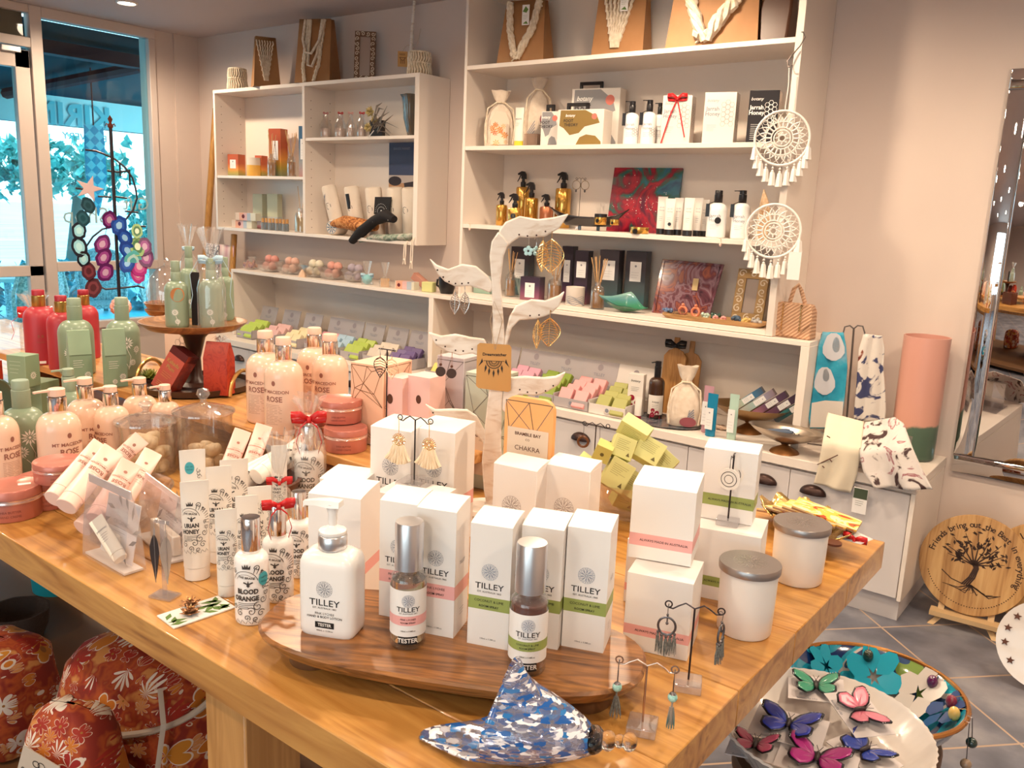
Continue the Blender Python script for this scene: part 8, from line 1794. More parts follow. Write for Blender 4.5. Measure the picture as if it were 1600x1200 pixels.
def small_wrap(label,uL,uR,vt,c,vn,bowm=None,shape='ball'):
 p,w,h=sh(uL,uR,3.52,LZT,vn);H_=HT(p,vt);t=thing('wrapped_gift',label,'gift',(p.x,p.y,LZT+U_),toward(p));g=G()
 g.ball((0,0,w*.42),w*.42,14,10)if shape=='ball' else g.box(-w*.35,w*.35,-w*.25,w*.25,0,h*.8)
 g.mk('content',mat('content_'+label[:8],c,rough=.6),t);g=G();g.lathe([(w*.45,0),(w*.5,h*.5),(w*.3,h*.85),(w*.08,h),(w*.22,(h+H_)/2),(w*.34,H_)],14,cap=False,wob=.15,wn=5);g.mk('cellophane',cello,t,smooth=20)
 if bowm:bow(t,h,w*.5,bowm,y=-w*.1,tails=False)
small_wrap('aqua bath bomb wrapped in cellophane with a pale blue bow',564,583,408,(.22,.48,.52),432,blue_rib);small_wrap('small cellophane bag of tan soap pieces beside the striped pack',592,611,410,(.55,.33,.16),432,None,'box')
p,w,h=sh(466,479,3.49,LZT);t=thing('soap_cone','small peach soap cone in front of the glass dishes','soap',(p.x,p.y,LZT+U_));g=G();g.lathe([(0,0),(.026,0),(.022,.02),(.006,.045),(0,.047)],6);g.mk('soap',mat('peach_soap',(.70,.48,.34),rough=.6),t)
p,w,h=sh(612,652,3.51,LZT,437);t=thing('soap_pack','pastel striped soap pack lying near the low shelf divider','soap',(p.x,p.y,LZT+U_),rad(8));g=G();g.box(-w*.46,w*.46,0,.05,0,.045);g.mk('carton',long_m,t,bevel=.001);g=Ink();g.disc(-.04,.022,.011,14);g.mk('round_emblem',mat('dark_maroon'),t)
p,w,h=sh(656,677,3.51,LZT,441);t=thing('soap_block','pale yellow green soap block beside the striped pack','soap',(p.x,p.y,LZT+U_),rad(12));g=G();g.box(-w*.46,w*.46,0,.05,0,h);g.mk('soap',mat('yellow_green_soap',(.58,.58,.26),rough=.4),t,bevel=.004)
p=PY(652,430,3.60);t=thing('soap_pack','coral wrapped soap pack leaning behind the pastel striped one','soap',(p.x,3.60,LZT+.004),0);t.rotation_euler=(0,rad(32),rad(8));g=G();g.box(-.07,.05,0,.045,.02,.062);g.mk('carton',mat('coral_wrap',(.50,.24,.18),rough=.4),t,bevel=.002)
p,w,h=sh(684,712,3.56,LZT,413);t=thing('black_mug','black mug beside the tall shelving, behind the curled tree leaf','mug',(p.x,p.y,LZT+U_),0);g=G();g.lathe([(0,0),(.035,0),(.045,.03),(.048,.09),(.044,.09),(.040,.03),(0,.01)],28,cap=False);g.mk('mug',black,t);g=G();g.tube([(-.045,0,.078),(-.072,0,.07),(-.075,0,.04),(-.044,0,.025)],.006,8);g.mk('handle',black,t)
# right end of the counter
marb=nmat('slate_blue_swirl',[(.35,(.035,.045,.06)),(.5,(.12,.14,.17)),(.62,(.26,.20,.20)),(.72,(.06,.08,.10))],scale=9,rough=.25,detail=4,dist=3,coat=.4)
pc=PZ(1026,660,ZC0);pc=Vector((-1.765,3.445,ZC0));t=thing('round_platter','round swirled grey blue platter on the counter under the linen bag','platter',(pc.x,pc.y,ZC0+U_));g=G();g.lathe([(0,0),(.17,0),(.192,.006),(.194,.009),(.17,.006),(0,.005)],44,sy=.62,cap=False);g.mk('platter',marb,t)
PZc=ZC0+.0062
p,w,h=sh(976,1004,3.44,PZc,585);t=thing('soap_carton','white carton with red cherries standing on the round platter','box',(p.x,p.y,PZc+U_),rad(10));g=G();g.box(-w*.44,w*.44,0,.04,0,h);g.mk('carton',tube_white,t,bevel=.001)
chm=mat('cherry_print',(.28,.01,.035),rough=.4)
def cherries(t,w,h,fn=flat(-.0006)):g=Ink(fn);g.rect(-w*.44,w*.44,.001,h*.16);g.disc(-w*.18,h*.42,w*.17,12);g.disc(w*.16,h*.30,w*.19,12);g.disc(-w*.2,h*.2,w*.2,12);g.mk('cherry_print',chm,t);g=Ink(fn2(fn,.0003));g.txt('botany',w*.2,0,h*.84,shear=.25);g.lines(-w*.25,w*.25,h*.68,.008,3,.001);g.mk('lettering',ink,t)
cherries(t,w,h)
p,w,h=sh(989,1003,3.40,PZc,620);soft_tube('small white tube with cherries in front of the cherry carton',(p.x,p.y,PZc+U_),(p.x,p.y,PZc+h),w*.42,tube_white,mat('cherry_print'),None,facing=(0,-1,0))
p,w,h=sh(1003,1030,3.44,PZc,566);r=w*.46;t,hb=lotion('pump_bottle','dark amber pump bottle with a cherry label on the round platter',(p.x,p.y+r,PZc),r,h,mat('dark_amber_glass',(.045,.018,.008),rough=.12,coat=.6),black,black,'pump',hd=40,shoulder=.72);g=Ink(wrap(r+.0007));g.rect(-r*1.1,r*1.1,hb*.1,hb*.58,12);g.mk('paper_label',tube_white,t);cherries(t,r*1.6,hb*.5,wrap(r+.0014))
def berry2(t,w,d,h):
 g=Ink(lambda x,z:(x,-d*.60-.001,z));g.stroke([(w*.05,h*.05),(w*.15,h*.40)],.003);[g.stroke([(w*(.07+.015*k),h*(.10+.05*k)),(w*(.30-.01*k),h*(.20+.055*k))],.005)for k in range(5)];g.mk('leaf_print',grey_ink,t);g=Ink(lambda x,z:(x,-d*.60-.0016,z));g.disc(w*.12,h*.13,w*.24,16,.6);g.mk('fig_print',mat('plum_ink'),t)
pouch_bag('linen drawstring bag with fern and fig print standing on the round platter',1036,1090,3.40,PZc,598,573,berry2,d=.06)
for k,(uL,uR,y,vt,rz,lab)in enumerate(((1026,1062,3.62,524,10,'wooden paddle chopping board leaning at the back with a black ribbon'),(1052,1086,3.67,530,12,'second wooden paddle board behind the first one'))):
 p,w,h=sh(uL,uR,y,ZC0,vt+22);t=thing('chopping_board',lab,'board',(p.x,p.y,ZC0+U_));t.rotation_euler=(rad(-8),0,rad(rz));hh=min(h,.34);g=G();g.plate([(-w*.5,0),(w*.5,0),(w*.5,hh*.88),(w*.32,hh*.97),(w*.12,hh),(w*.12,hh+.055),(-w*.12,hh+.055),(-w*.12,hh),(-w*.32,hh*.97),(-w*.5,hh*.88)],0,.014);g.mk('board',woodmat('board_wood',(.30,.12,.03),(.58,.30,.10),scale=3,stretch=(9,9,1),rough=.4),t,bevel=.003)
 if k==0:bow(t,hh+.015,.05,black,y=-.010,tails=False)
def box_tube(label,uL,uR,y,vt,m):p,w,h=sh(uL,uR,y,ZC0,vt);t=soft_tube(label,(p.x,p.y,ZC0+U_),(p.x,p.y,ZC0+h),w*.42,m,m,None,facing=(0,-1,0),squash=.6,crimpw=1.4);label_paper(t,w*.62,h*.18,h*.68,y=-w*.42-.0006)
box_tube('pink and violet patterned tube behind the bright blue one',1093,1112,3.42,603,mat('pink_violet',(.45,.25,.30),rough=.4));box_tube('bright blue tube with a white label standing on the counter',1099,1119,3.375,615,mat('bright_blue_tube',(.01,.20,.36),rough=.3));box_tube('pale mint tube with a white label in front of the bronze bowl',1133,1151,3.385,616,mat('mint_tube',(.42,.58,.50),rough=.35))
sp_=PZ(1130,672,ZC0);R_=random.Random(6);t=thing('shell_heap','heap of small cream seashells beside the bright blue tube','shells',(sp_.x,sp_.y,ZC0+U_));g=G();[g.ball((R_.uniform(-.035,.035),R_.uniform(-.016,.016),R_.uniform(.006,.016)),.009,8,5,sz=.6,sx=1.3)for k in range(24)];g.mk('shells',mat('shell_cream',(.66,.48,.36),rough=.5),t,kind='stuff')
brz=mat('bronze_bowl',(.36,.22,.10),rough=.28,metal=.85);cop=mat('copper_foot',(.22,.09,.025),rough=.4,metal=.6)
def foot_bowl(label,c,a,b_,h,fr,fh,m,rz,z=ZC0):
 t=thing('footed_bowl',label,'bowl',(c[0],c[1],z+U_),rad(rz));g=G();g.lathe([(0,0),(fr,0),(fr*.9,.008),(.012,fh*.8),(.02,fh),(0,fh)],28,cap=False);g.mk('foot',cop,t)
 g=G();pr=[(0,fh),(a*.25,fh+.003),(a*.6,fh+h*.35),(a*.85,fh+h*.7),(a,fh+h),(a*.985,fh+h),(a*.83,fh+h*.74),(a*.58,fh+h*.42),(a*.2,fh+.010),(0,fh+.009)];g.lathe(pr,44,sy=b_/a,cap=False);g.mk('bowl',m,t,smooth=60);return t
foot_bowl('bronze footed bowl holding a fan of dark slanted boxes',(-1.400,3.575),.175,.12,.07,.065,.05,brz,4)
fan=[('slanted box fading blue to peach, leftmost of the fan in the bronze bowl',[(0,(.60,.32,.26)),(.4,(.42,.52,.42)),(.62,(.05,.20,.36)),(1,(.05,.07,.12))]),('slanted box fading grey to mint, second of the fan',[(0,(.50,.42,.36)),(.4,(.36,.50,.48)),(.7,(.34,.32,.42)),(1,(.26,.16,.18))]),('slanted box fading plum to pink, third of the fan',[(0,(.40,.16,.22)),(.4,(.14,.06,.12)),(1,(.05,.02,.05))]),('slanted dark plum box behind the third of the fan',[(0,(.16,.06,.12)),(.5,(.08,.03,.07)),(1,(.04,.02,.04))]),('slanted box fading teal to black, rightmost of the fan',[(0,(.10,.10,.12)),(.3,(.02,.16,.17)),(.6,(.025,.04,.04)),(1,(.02,.018,.02))])]
for k,(lab,st)in enumerate(fan):
 x=XU((1137,1153,1170,1187,1204)[k],3.56,.72);t=thing('gift_box',lab,'box',(x+.03,3.545+.012*k,.652+.003*(4-k)));t.rotation_euler=(rad(-6),rad(50),rad(8));m_=gmat('fan_%d'%k,st,2,-.02,.17,rough=.3);g=G();g.box(-.0155,.0155,0,.05,-.02,.160);g.mk('carton',m_,t,bevel=.001);label_paper(t,.024,.06,.115)
foot_bowl('silver oval footed bowl with blue pens and small sticks inside',(-1.155,3.365),.160,.082,.062,.060,.038,mat('hammered_silver',(.50,.42,.34),rough=.25,metal=.9),0)
for k in range(2):t=thing('pen',('slate blue pen lying in the silver bowl, upper one','slate blue pen lying in the silver bowl, lower one')[k],'pen',(-1.19+.02*k,3.365-.02*k,ZC0+.083));t.rotation_euler=(0,rad(82),rad(12+6*k));g=G();g.lathe([(0,-.05),(.008,-.045),(.010,0),(.009,.045),(0,.052)],14);g.mk('barrel',mat('slate_blue',(.06,.09,.15),rough=.35),t)
proto=None
for k in range(7):
 q=(-1.135+.012*k,3.355+.004*(k%3),ZC0+.076)
 if proto is None:proto=thing('incense_stick','short stick with a dark tip lying in the silver bowl','stick',q,0,'short sticks in the silver bowl');proto.rotation_euler=(rad(60),0,rad(30));g=G();g.cyl((0,0,-.03),(0,0,.025),.0025,n=6);g.mk('stick',mat('pale_stick',(.66,.45,.28),rough=.6),proto);g=G();g.cyl((0,0,.0251),(0,0,.032),.003,n=6);g.mk('tip',ink,proto)
 else:dup(proto,q,rot=(rad(55+4*k),0,rad(20+7*k)))
 # handbag, scarves, vase, dreamcatchers
lea=nmat('tan_pleated_leather',[(.3,(.42,.22,.12)),(.6,(.62,.38,.24))],scale=26,kind='wavex',rough=.5,dist=1,detail=2,bump=.3,rot=(0,rad(-52),0),coat=.1)
p,w,h=sh(1213,1292,3.57,LZT,474);w=min(w*.82,.20);t=thing('handbag','tan pleated leather handbag with a top handle on the low shelving','bag',(LX1-.102,3.50,LZT+U_),rad(-2));hh=.145
g=G();g.loft([[(-w*.48,0,0),(w*.48,0,0),(w*.48,.07,0),(-w*.48,.07,0)],[(-w*.46,.006,hh*.8),(w*.46,.006,hh*.8),(w*.46,.064,hh*.8),(-w*.46,.064,hh*.8)],[(-w*.42,.025,hh),(w*.42,.025,hh),(w*.42,.045,hh),(-w*.42,.045,hh)]]);g.mk('body',lea,t,bevel=.006)
g=G();g.plate([(-w*.44,hh*1.0),(w*.44,hh*1.0),(w*.50,hh*.55),(w*.16,hh*.06),(-w*.16,hh*.06),(-w*.50,hh*.55)],-.006,-.001);g.mk('flap',lea,t,bevel=.002)
g=G();g.tube([(-.03,.035,hh),(-.018,.035,hh+.055),(0,.035,hh+.075),(.015,.035,hh+.05),(.035,.035,hh)],.009,8,flat=.35);g.mk('handle',lea,t)
g=G();[g.tube([(s*w*.22+.003*((i%2)*2-1),-.008,hh*(.98-.04*i))for i in range(20)],.0025,5)for s in(-1,1)];g.mk('braided_chain',gold,t)
pS=Vector((-1.0,3.60,ZC0));yS_=toward(pS)
def sl(u,v,y0=0):
 n=Vector((sin(yS_),-cos(yS_),0));r=ray(u,v);k=(pS-CAM).dot(n)/r.dot(n);q=CAM+r*k-pS;return(q.x*cos(yS_)+q.y*sin(yS_),y0,q.z)
t=thing('scarf_stand','thin metal stand with two looped arms holding printed scarves','stand',(pS.x,pS.y,ZC0+U_),yS_)
wire=mat('grey_wire',(.16,.13,.12),rough=.4,metal=.7)
x0=sl(1332,600)[0];g=G();g.tube([(x0,0,.0),sl(1332,540),sl(1334,514)],.004,8);g.tube([sl(1334,514),sl(1328,509),sl(1320,511),sl(1317,522),sl(1314,535)],.003,6);g.tube([sl(1334,514),sl(1340,509),sl(1348,510),sl(1351,520),sl(1350,545),sl(1344,570)],.003,6);g.tube([sl(1284,522,.01),sl(1277,560,.01),sl(1270,620,.01),(sl(1262,662)[0],.01,.0)],.003,6);g.tube([(sl(1262,662)[0],.0,.003),(x0,0,.003)],.003,6);g.mk('frame',wire,t)
def cloth(label,cols,m,y=-.012,fold=.010,name='scarf',hang=None,prints=None,th=.004):
 """draped cloth: columns of (left, right) outline points from top to bottom"""
 q0=sl(*cols[0][0]);o=Vector((q0[0],y,q0[2]));R3=Matrix.Rotation(yS_,3,'Z');t=thing(name,label,'scarf',Vector((pS.x,pS.y,ZC0+U_))+R3@o,yS_)
 n=len(cols)
 def f(u,v):
  k=v*(n-1);i=min(int(k),n-2);fr=k-i;a=[sl(*cols[i][s])for s in(0,1)];b_=[sl(*cols[i+1][s])for s in(0,1)]
  L_=[a[0][j]+(b_[0][j]-a[0][j])*fr for j in(0,2)];R2=[a[1][j]+(b_[1][j]-a[1][j])*fr for j in(0,2)]
  return(L_[0]+(R2[0]-L_[0])*u-o.x,-fold*abs(sin(pi*2.0*u+v*1.5)),L_[1]+(R2[1]-L_[1])*u-o.z)
 g=G();g.grid(f,26,22);g.mk('cloth',m,t,solid=th,smooth=80)
 for nm,mm,polys in(prints or[]):
  g=Ink(lambda x,z:(x,-fold-.0035,z))
  for pg in polys:g.poly([(sl(*q)[0]-o.x,sl(*q)[2]-o.z)for q in pg])
  g.mk(nm,mm,t)
 return t
tq=nmat('turquoise_silk',[(.3,(.01,.22,.36)),(.5,(.03,.36,.52)),(.68,(.30,.52,.66))],scale=9,rough=.5)
pale=mat('pale_petal_print',(.56,.56,.60),rough=.6);pale2=mat('ice_petal_print',(.42,.52,.62),rough=.6);dblue=mat('deep_blue_print',(.02,.12,.26),rough=.6)
def blob(u,v,a,b_,n=14,r=0):return[(u+a*cos(2*pi*i/n)*(1+.12*sin(3*2*pi*i/n+r)),v+b_*sin(2*pi*i/n))for i in range(n)]
cloth('turquoise scarf with large pale tulips hanging at the left of the stand',[((1286,518),(1318,519)),((1279,540),(1322,540)),((1275,570),(1324,575)),((1270,610),(1320,620)),((1264,650),(1315,655)),((1266,668),(1296,668))],tq,prints=[('tulip',pale,[blob(1303,541,17,22)]),('tulip',pale,[blob(1289,594,16,22)]),('tulip_heart',pale2,[blob(1307,538,6,12)]),('tulip_heart',pale2,[blob(1291,585,5,10)]),('cream_ground',mat('cream_silk',(.66,.60,.54),rough=.6),[[(1269,628),(1290,624),(1318,626),(1316,652),(1296,666),(1266,666)]])])
gr_s=nmat('white_floral_silk',[(.40,(.045,.05,.13)),(.45,(.66,.60,.55)),(.66,(.68,.62,.57)),(.70,(.24,.06,.03)),(.76,(.10,.02,.02))],scale=10,rough=.6,detail=3,dist=1.5)
cloth('white scarf with navy and rust flowers hanging at the right of the stand',[((1350,521),(1378,524)),((1342,545),(1382,545)),((1340,575),(1380,575)),((1338,605),(1383,610)),((1335,635),(1384,640)),((1334,655),(1382,660))],gr_s)
q=sl(1265,590);R3=Matrix.Rotation(yS_,3,'Z');e=thing('swing_tag','small tag with white blossom print hanging left of the turquoise scarf','tag',Vector((pS.x,pS.y,ZC0))+R3@Vector((q[0],-.016,q[2])),yS_);g=G();g.box(-.014,.014,-.0006,.0006,-.075,.0);g.mk('tag',white_card,e);g=Ink(flat(-.0012));g.rect(-.013,.013,-.030,-.002);g.mk('leaf_print',mat('dark_leaf_print',(.05,.07,.04),rough=.6),e)
t=thing('cloth_rail','clear acrylic rail on the counter carrying two draped cloths','rail',(-1.0,3.40,ZC0+U_));g=G();g.box(.02,.31,.0,.006,0,.150);g.mk('panel',acrylic,t);g=G();g.box(.02,.31,-.04,.06,0,.004);g.mk('base',acrylic,t)
def drape(label,pts,m,name='draped_cloth',th=.004,amp=.006,prints=None):
 """pts = rows of (left u,v, right u,v, depth y)"""
 rows=[(PY(a,b_,y),PY(c,d,y))for a,b_,c,d,y in pts];o=rows[0][0].copy();t=thing(name,label,'cloth',o);n=len(rows)
 def f(u,v):
  k=v*(n-1);i=min(int(k),n-2);fr=k-i;A_=rows[i][0].lerp(rows[i+1][0],fr);B_=rows[i][1].lerp(rows[i+1][1],fr);q=A_.lerp(B_,u)-o;return(q.x,q.y-amp*sin(pi*3*u+v*2)*(.3+v),q.z)
 g=G();g.grid(f,22,26);g.mk('cloth',m,t,solid=th,smooth=80)
 for nm,mm,st in(prints or[]):
  g=Ink();
  for s_ in st:
   P_=[PY(u,v,3.278)-o for u,v in s_];g.tube([tuple(q)for q in P_],.0022,4)
  g.mk(nm,mm,t)
crm=nmat('cream_silk_cloth',[(.3,(.68,.58,.44)),(.7,(.76,.68,.54))],scale=4,rough=.55)
drape('cream folded cloth with a fine branch print hanging over the counter edge',[(1294,645,1350,659,3.410),(1292,652,1349,668,3.395),(1286,690,1345,702,3.285),(1278,735,1338,745,3.285),(1272,755,1328,771,3.285)],crm,prints=[('branch_print',brown_ink,[[(1277,726),(1290,720),(1303,714),(1309,711)],[(1296,717),(1300,722)],[(1292,681),(1297,684)],[(1285,728),(1288,731)]])])
flo=nmat('magnolia_cloth',[(.38,(.05,.02,.02)),(.43,(.62,.56,.52)),(.60,(.66,.60,.57)),(.64,(.30,.08,.10)),(.70,(.60,.55,.52)),(.80,(.40,.58,.60))],scale=15,rough=.6,detail=3,dist=1)
drape('white cloth with a dense magnolia and twig print hanging over the counter edge',[(1352,660,1398,652,3.408),(1348,672,1412,662,3.39),(1344,705,1425,700,3.285),(1350,735,1440,735,3.275),(1368,762,1456,766,3.27)],flo,amp=.012)
e=thing('swing_tag','white tag with a dark leaf print hanging below the draped cloths','tag',PY(1346,763,3.278));g=G();g.box(-.026,.026,-.001,.001,-.10,0);g.mk('tag',white_card,e);g=Ink(flat(-.0016));g.rect(-.025,.025,-.042,-.002);g.lines(-.016,.016,-.052,.008,3,.0012);g.mk('leaf_print',mat('dark_leaf_print'),e)
p,w,h=sh(1401,1482,3.655,ZC0,541);t=thing('tall_vase','tall cylindrical pink glass vase with a marbled green base in the counter corner','vase',(-.745,3.695,ZC0+U_));r=.085;hh=.50
vz=mat('pink_green_glass',rough=.28,trans=.12,coat=.2);N,L,b=nodes(vz);tcn=N.new('ShaderNodeTexCoord');sx_=N.new('ShaderNodeSeparateXYZ');L.new(tcn.outputs['Object'],sx_.inputs[0]);n1=N.new('ShaderNodeTexNoise');n1.inputs['Scale'].default_value=14;n1.inputs['Detail'].default_value=5;L.new(tcn.outputs['Object'],n1.inputs['Vector'])
ma=N.new('ShaderNodeMath');ma.operation='MULTIPLY_ADD';ma.inputs[1].default_value=.10;L.new(n1.outputs[0],ma.inputs[0]);L.new(sx_.outputs[2],ma.inputs[2]);r1=ramp_node(N,[(.0,(.05,.09,.06)),(.19,(.10,.16,.11)),(.205,(.72,.36,.27)),(1,(.66,.34,.30))]);L.new(ma.outputs[0],r1.inputs[0])
v2=N.new('ShaderNodeTexVoronoi');v2.feature='DISTANCE_TO_EDGE';v2.inputs['Scale'].default_value=16;L.new(n1.outputs['Color'],v2.inputs['Vector']);L.new(r1.outputs[0],b.inputs['Base Color'])
g=G();g.lathe([(0,0),(r*.92,0),(r,.008),(r*1.03,hh*.98),(r*1.03,hh),(r*.97,hh),(r*.94,.012),(0,.010)],48,cap=False);g.mk('vase',vz,t)
mw=mat('white_cotton_thread',(.80,.75,.70),rough=.8)
def dreamcatcher(label,cu,cv,ru,y,tassels,top=None):
 c=PY(cu,cv,y);R0=ru/PM(c);hz=HT(c,top)if top else R0+.02;t=thing('dreamcatcher',label,'dreamcatcher',(c.x,c.y,c.z+hz),rad(20));z0=-hz
 g=G();g.tube([(R0*cos(a),0,z0+R0*sin(a))for a in[2*pi*k/48 for k in range(48)]],.005,8,closed=True);g.mk('hoop',mw,t)
 g=G()
 for rr,tt in((.62,.003),(.40,.003),(.30,.003),(.12,.003)):g.tube([(R0*rr*cos(a),0,z0+R0*rr*sin(a))for a in[2*pi*k/32 for k in range(32)]],tt,5,closed=True)
 for k in range(20):
  a=2*pi*k/20;d=pi/20;P=lambda r_,a_:(R0*r_*cos(a_),0,z0+R0*r_*sin(a_))
  g.tube([P(.62,a),P(.74,a+d*.5),P(.84,a+d),P(.74,a+d*1.5),P(.62,a+2*d)],.0028,4);g.tube([P(.62,a+d),P(.74,a+d*.6),P(.74,a+d*1.4),P(.62,a+d)],.002,4)
  g.tube([P(.84,a+d),P(1,a),P(.84,a-d)],.0013,4);g.tube([P(.40,a),P(.62,a)],.0035,4)
 for k in range(8):a=2*pi*k/8;P=lambda r_,a_:(R0*r_*cos(a_),0,z0+R0*r_*sin(a_));g.tube([P(.12,a-.3),P(.26,a),P(.12,a+.3)],.003,4);g.ball((R0*.2*cos(a),0,z0+R0*.2*sin(a)),.004,6,4)
 g.mk('crochet_web',mw,t,smooth=60)
 if top:g=G();g.tube([(0,0,z0+R0),(.004,0,z0+R0+(hz-R0)*.6),(0,0,-.005)],.0022,5);g.mk('hanging_cord',mw,t)
 for k in range(tassels):
  a=pi*1.08+pi*.86*k/(tassels-1);x,z=R0*cos(a),z0+R0*sin(a);L1=R0*(.28+.42*sin(pi*k/(tassels-1)));g=G();g.tube([(x,0,z),(x,0,z-L1*.35)],.0012,4);g.ball((x,0,z-L1*.2),.005,6,5);g.ball((x,0,z-L1*.38),.006,7,5)
  g.lathe([(.004,z-L1*.40),(.008,z-L1*.46),(.009,z-L1*.55),(.012,z-L1*.55-R0*.30),(.014,z-L1*.55-R0*.42)][::-1],9,c=(x,0),wob=.18,wn=4);g.mk('tassel',mw,t,smooth=50)
 return t
yD=SYF-.03
dreamcatcher('white crochet dreamcatcher with tassels, upper one on the tall shelving side',1222,216,41,yD,11,top=104)
dreamcatcher('white crochet dreamcatcher with tassels, lower one on the tall shelving side',1208,361,41,yD-.02,11,top=318)
e=thing('wire_hanger','bent metal wire hook carrying the dreamcatchers on the shelf edge','hook',PY(1250,55,SYF-.004));o=e.location;g=G();g.tube([tuple(PY(u,v,y)-o)for u,v,y in((1248,50,3.49),(1255,50,3.455),(1258,58,3.455),(1250,72,3.455),(1238,85,3.45),(1230,96,3.445),(1232,104,3.44),(1238,102,3.437))],.0025,6);g.mk('wire',wire,e)
e=thing('swing_tag','blank white tag hanging beside the lower dreamcatcher','tag',PY(1243,394,yD-.02),rad(20));g=G();g.box(-.024,.024,-.0006,.0006,-.11,0);g.mk('tag',white_card,e)
# wall mirror with bevelled panes
m0,m1=PY(1489,736,3.79),PY(1577,108,3.79);x0=(m0.x+m1.x)/2;z0,z1=m0.z,m1.z
t=thing('wall_mirror','tall frameless mirror on the wall, right of the pink vase','mirror',(x0,3.79,z0));mir=mat('mirror_glass',(.80,.80,.82),rough=.008,metal=1);mb=mat('mirror_bevel',(.85,.85,.86),rough=.03,metal=1)
W_=1.0;H_=z1-z0;s=.075
g=G();g.box(0,W_,.0,.014,0,H_);g.mk('backing',black,t)
for xa,xb,za,zb in((s,W_,s,H_-s),(0,s-.002,s,H_-s),(0,W_,0,s-.002),(0,W_,H_-s+.002,H_)):g=G();e_=.006;g.add([(xa,-.001,za),(xb,-.001,za),(xb,-.001,zb),(xa,-.001,zb),(xa+e_,-.005,za+e_),(xb-e_,-.005,za+e_),(xb-e_,-.005,zb-e_),(xa+e_,-.005,zb-e_)],[(4,5,6,7),(0,1,5,4),(1,2,6,5),(2,3,7,6),(3,0,4,7)]);g.mk('pane',mir,t)
# carved plaques on easels
oak=nmat('oak_plaque',[(.3,(.26,.12,.035)),(.5,(.46,.25,.09)),(.7,(.56,.34,.14))],scale=5,rough=.5,stretch=(9,9,.8),detail=5,dist=.8,rot=(0,rad(8),0));burn=mat('burnt_lines',(.035,.014,.008),rough=.7);pine=mat('pale_pine',(.62,.42,.22),rough=.6)
def plaque(label,cu,cv,ru,y,arc,wood=oak,tree_=True,base=0,lean=14):
 c=PY(cu,cv,y);R0=ru/PM(c);yw=rad(4);zb=c.z-R0*.985
 t=thing('round_plaque',label,'plaque',(c.x,y,zb),yw);t.rotation_euler=(rad(-lean),0,yw)
 g=G();g.T=Matrix.Translation((0,0,R0))@Matrix.Rotation(pi/2,4,'X');g.lathe([(0,-.007),(R0*.985,-.007),(R0,-.004),(R0,.005),(R0*.99,.008),(0,.008)],56,cap=False);g.mk('disc',wood,t,smooth=30)
 f=lambda x,z:(x,-.0088,R0+z)
 n=len(arc);g=Ink(f)
 for i,ch in enumerate(arc):
  if ch==' ':continue
  a=rad(168-186*i/(n-1));rr=R0*.80;g.txt(ch,R0*.165,rr*cos(a),rr*sin(a),bold=.015,rot=a-pi/2)
 g.mk('lettering',burn,t)
 if tree_:
  g=Ink(f);R_=random.Random(7)
  for k in range(46):a=rad(200+150*k/45);g.disc(R0*.84*cos(a),R0*.84*sin(a),R0*.012,6)
  g.mk('dotted_border',burn,t,kind='stuff');g=Ink(f);S=R0
  for d in(-.06,-.02,.02,.06):g.stroke([(S*(d-.1),-S*.42),(S*(d*.8+.0),-S*.25),(S*(d*.6+.05),-S*.05),(S*(d-.02),S*.10)],S*.028)
  for k in range(9):a=-.4+.1*k;g.stroke([(0,-S*.40),(S*(-.15+.05*k)*1.4,-S*.50-S*.04*(k%3)),(S*(-.5+.13*k),-S*.56+S*.02*abs(k-4))],[S*.03,S*.018,S*.008])
  g.stroke([(-S*.1,-S*.42),(-S*.35,-S*.36),(-S*.55,-S*.22)],S*.018);g.stroke([(S*.1,-S*.44),(S*.3,-S*.55),(S*.5,-S*.50)],S*.018)
  for a0,L_ in((.15,.55),(.45,.6),(.8,.62),(1.2,.6),(1.6,.62),(2.0,.6),(2.4,.62),(2.75,.62),(3.0,.52)):
   e_=(S*L_*cos(a0)*.95,S*.05+S*L_*sin(a0));m_=(S*L_*.45*cos(a0)+S*.03,S*.02+S*L_*.5*sin(a0));g.stroke([(0,S*.0),m_,e_],[S*.035,S*.02,S*.01])
   for k in range(11):q=R_.uniform(.45,1.02);a=R_.uniform(0,2*pi);x,z=e_[0]*q+R_.uniform(-.09,.09)*S,e_[1]*q+R_.uniform(-.07,.07)*S;l=S*.055;g.poly([(x-l*cos(a),z-l*sin(a)),(x-l*.4*sin(a),z+l*.4*cos(a)),(x+l*cos(a),z+l*sin(a)),(x+l*.4*sin(a),z-l*.4*cos(a))])
  g.mk('tree_carving',burn,t)
 return t,c,R0,zb
tp,cP,RP,zP=plaque('round oak plaque with a carved tree reading Friends bring out the Best in everything',1520,888,79,3.47,'Friends bring out the Best in everything')
def easel(label,x,y,zb,w):
 t=thing('easel',label,'easel',(x,y,.0006),rad(4));
 for s_ in(-1,1):g=G();g.loft([[(s_*w-.011+dx*s_*(z<.01),y_-.008,z),(s_*w+.011+dx*s_*(z<.01),y_-.008,z),(s_*w+.011+dx*s_*(z<.01),y_+.008,z),(s_*w-.011+dx*s_*(z<.01),y_+.008,z)]for z,y_,dx in((0,-.035,.025),(zb-.03,-.005,0),(zb+.10,.05,0))]);g.mk('leg',pine,t)
 g=G();g.box(-w-.035,w+.035,-.040,.012,zb-.022,zb-.004);g.mk('ledge',pine,t);g=G();g.cyl((0,.05,zb+.09),(0,.17,.006),.008,n=6);g.mk('rear_leg',pine,t)
easel('pale pine easel holding the oak tree plaque',cP.x,3.47,zP,.085)
plaque('second round oak plaque with burnt lettering, cut by the right picture edge',1632,905,84,3.62,'SOMETIMES YOU JUST NEED',tree_=False,lean=10)
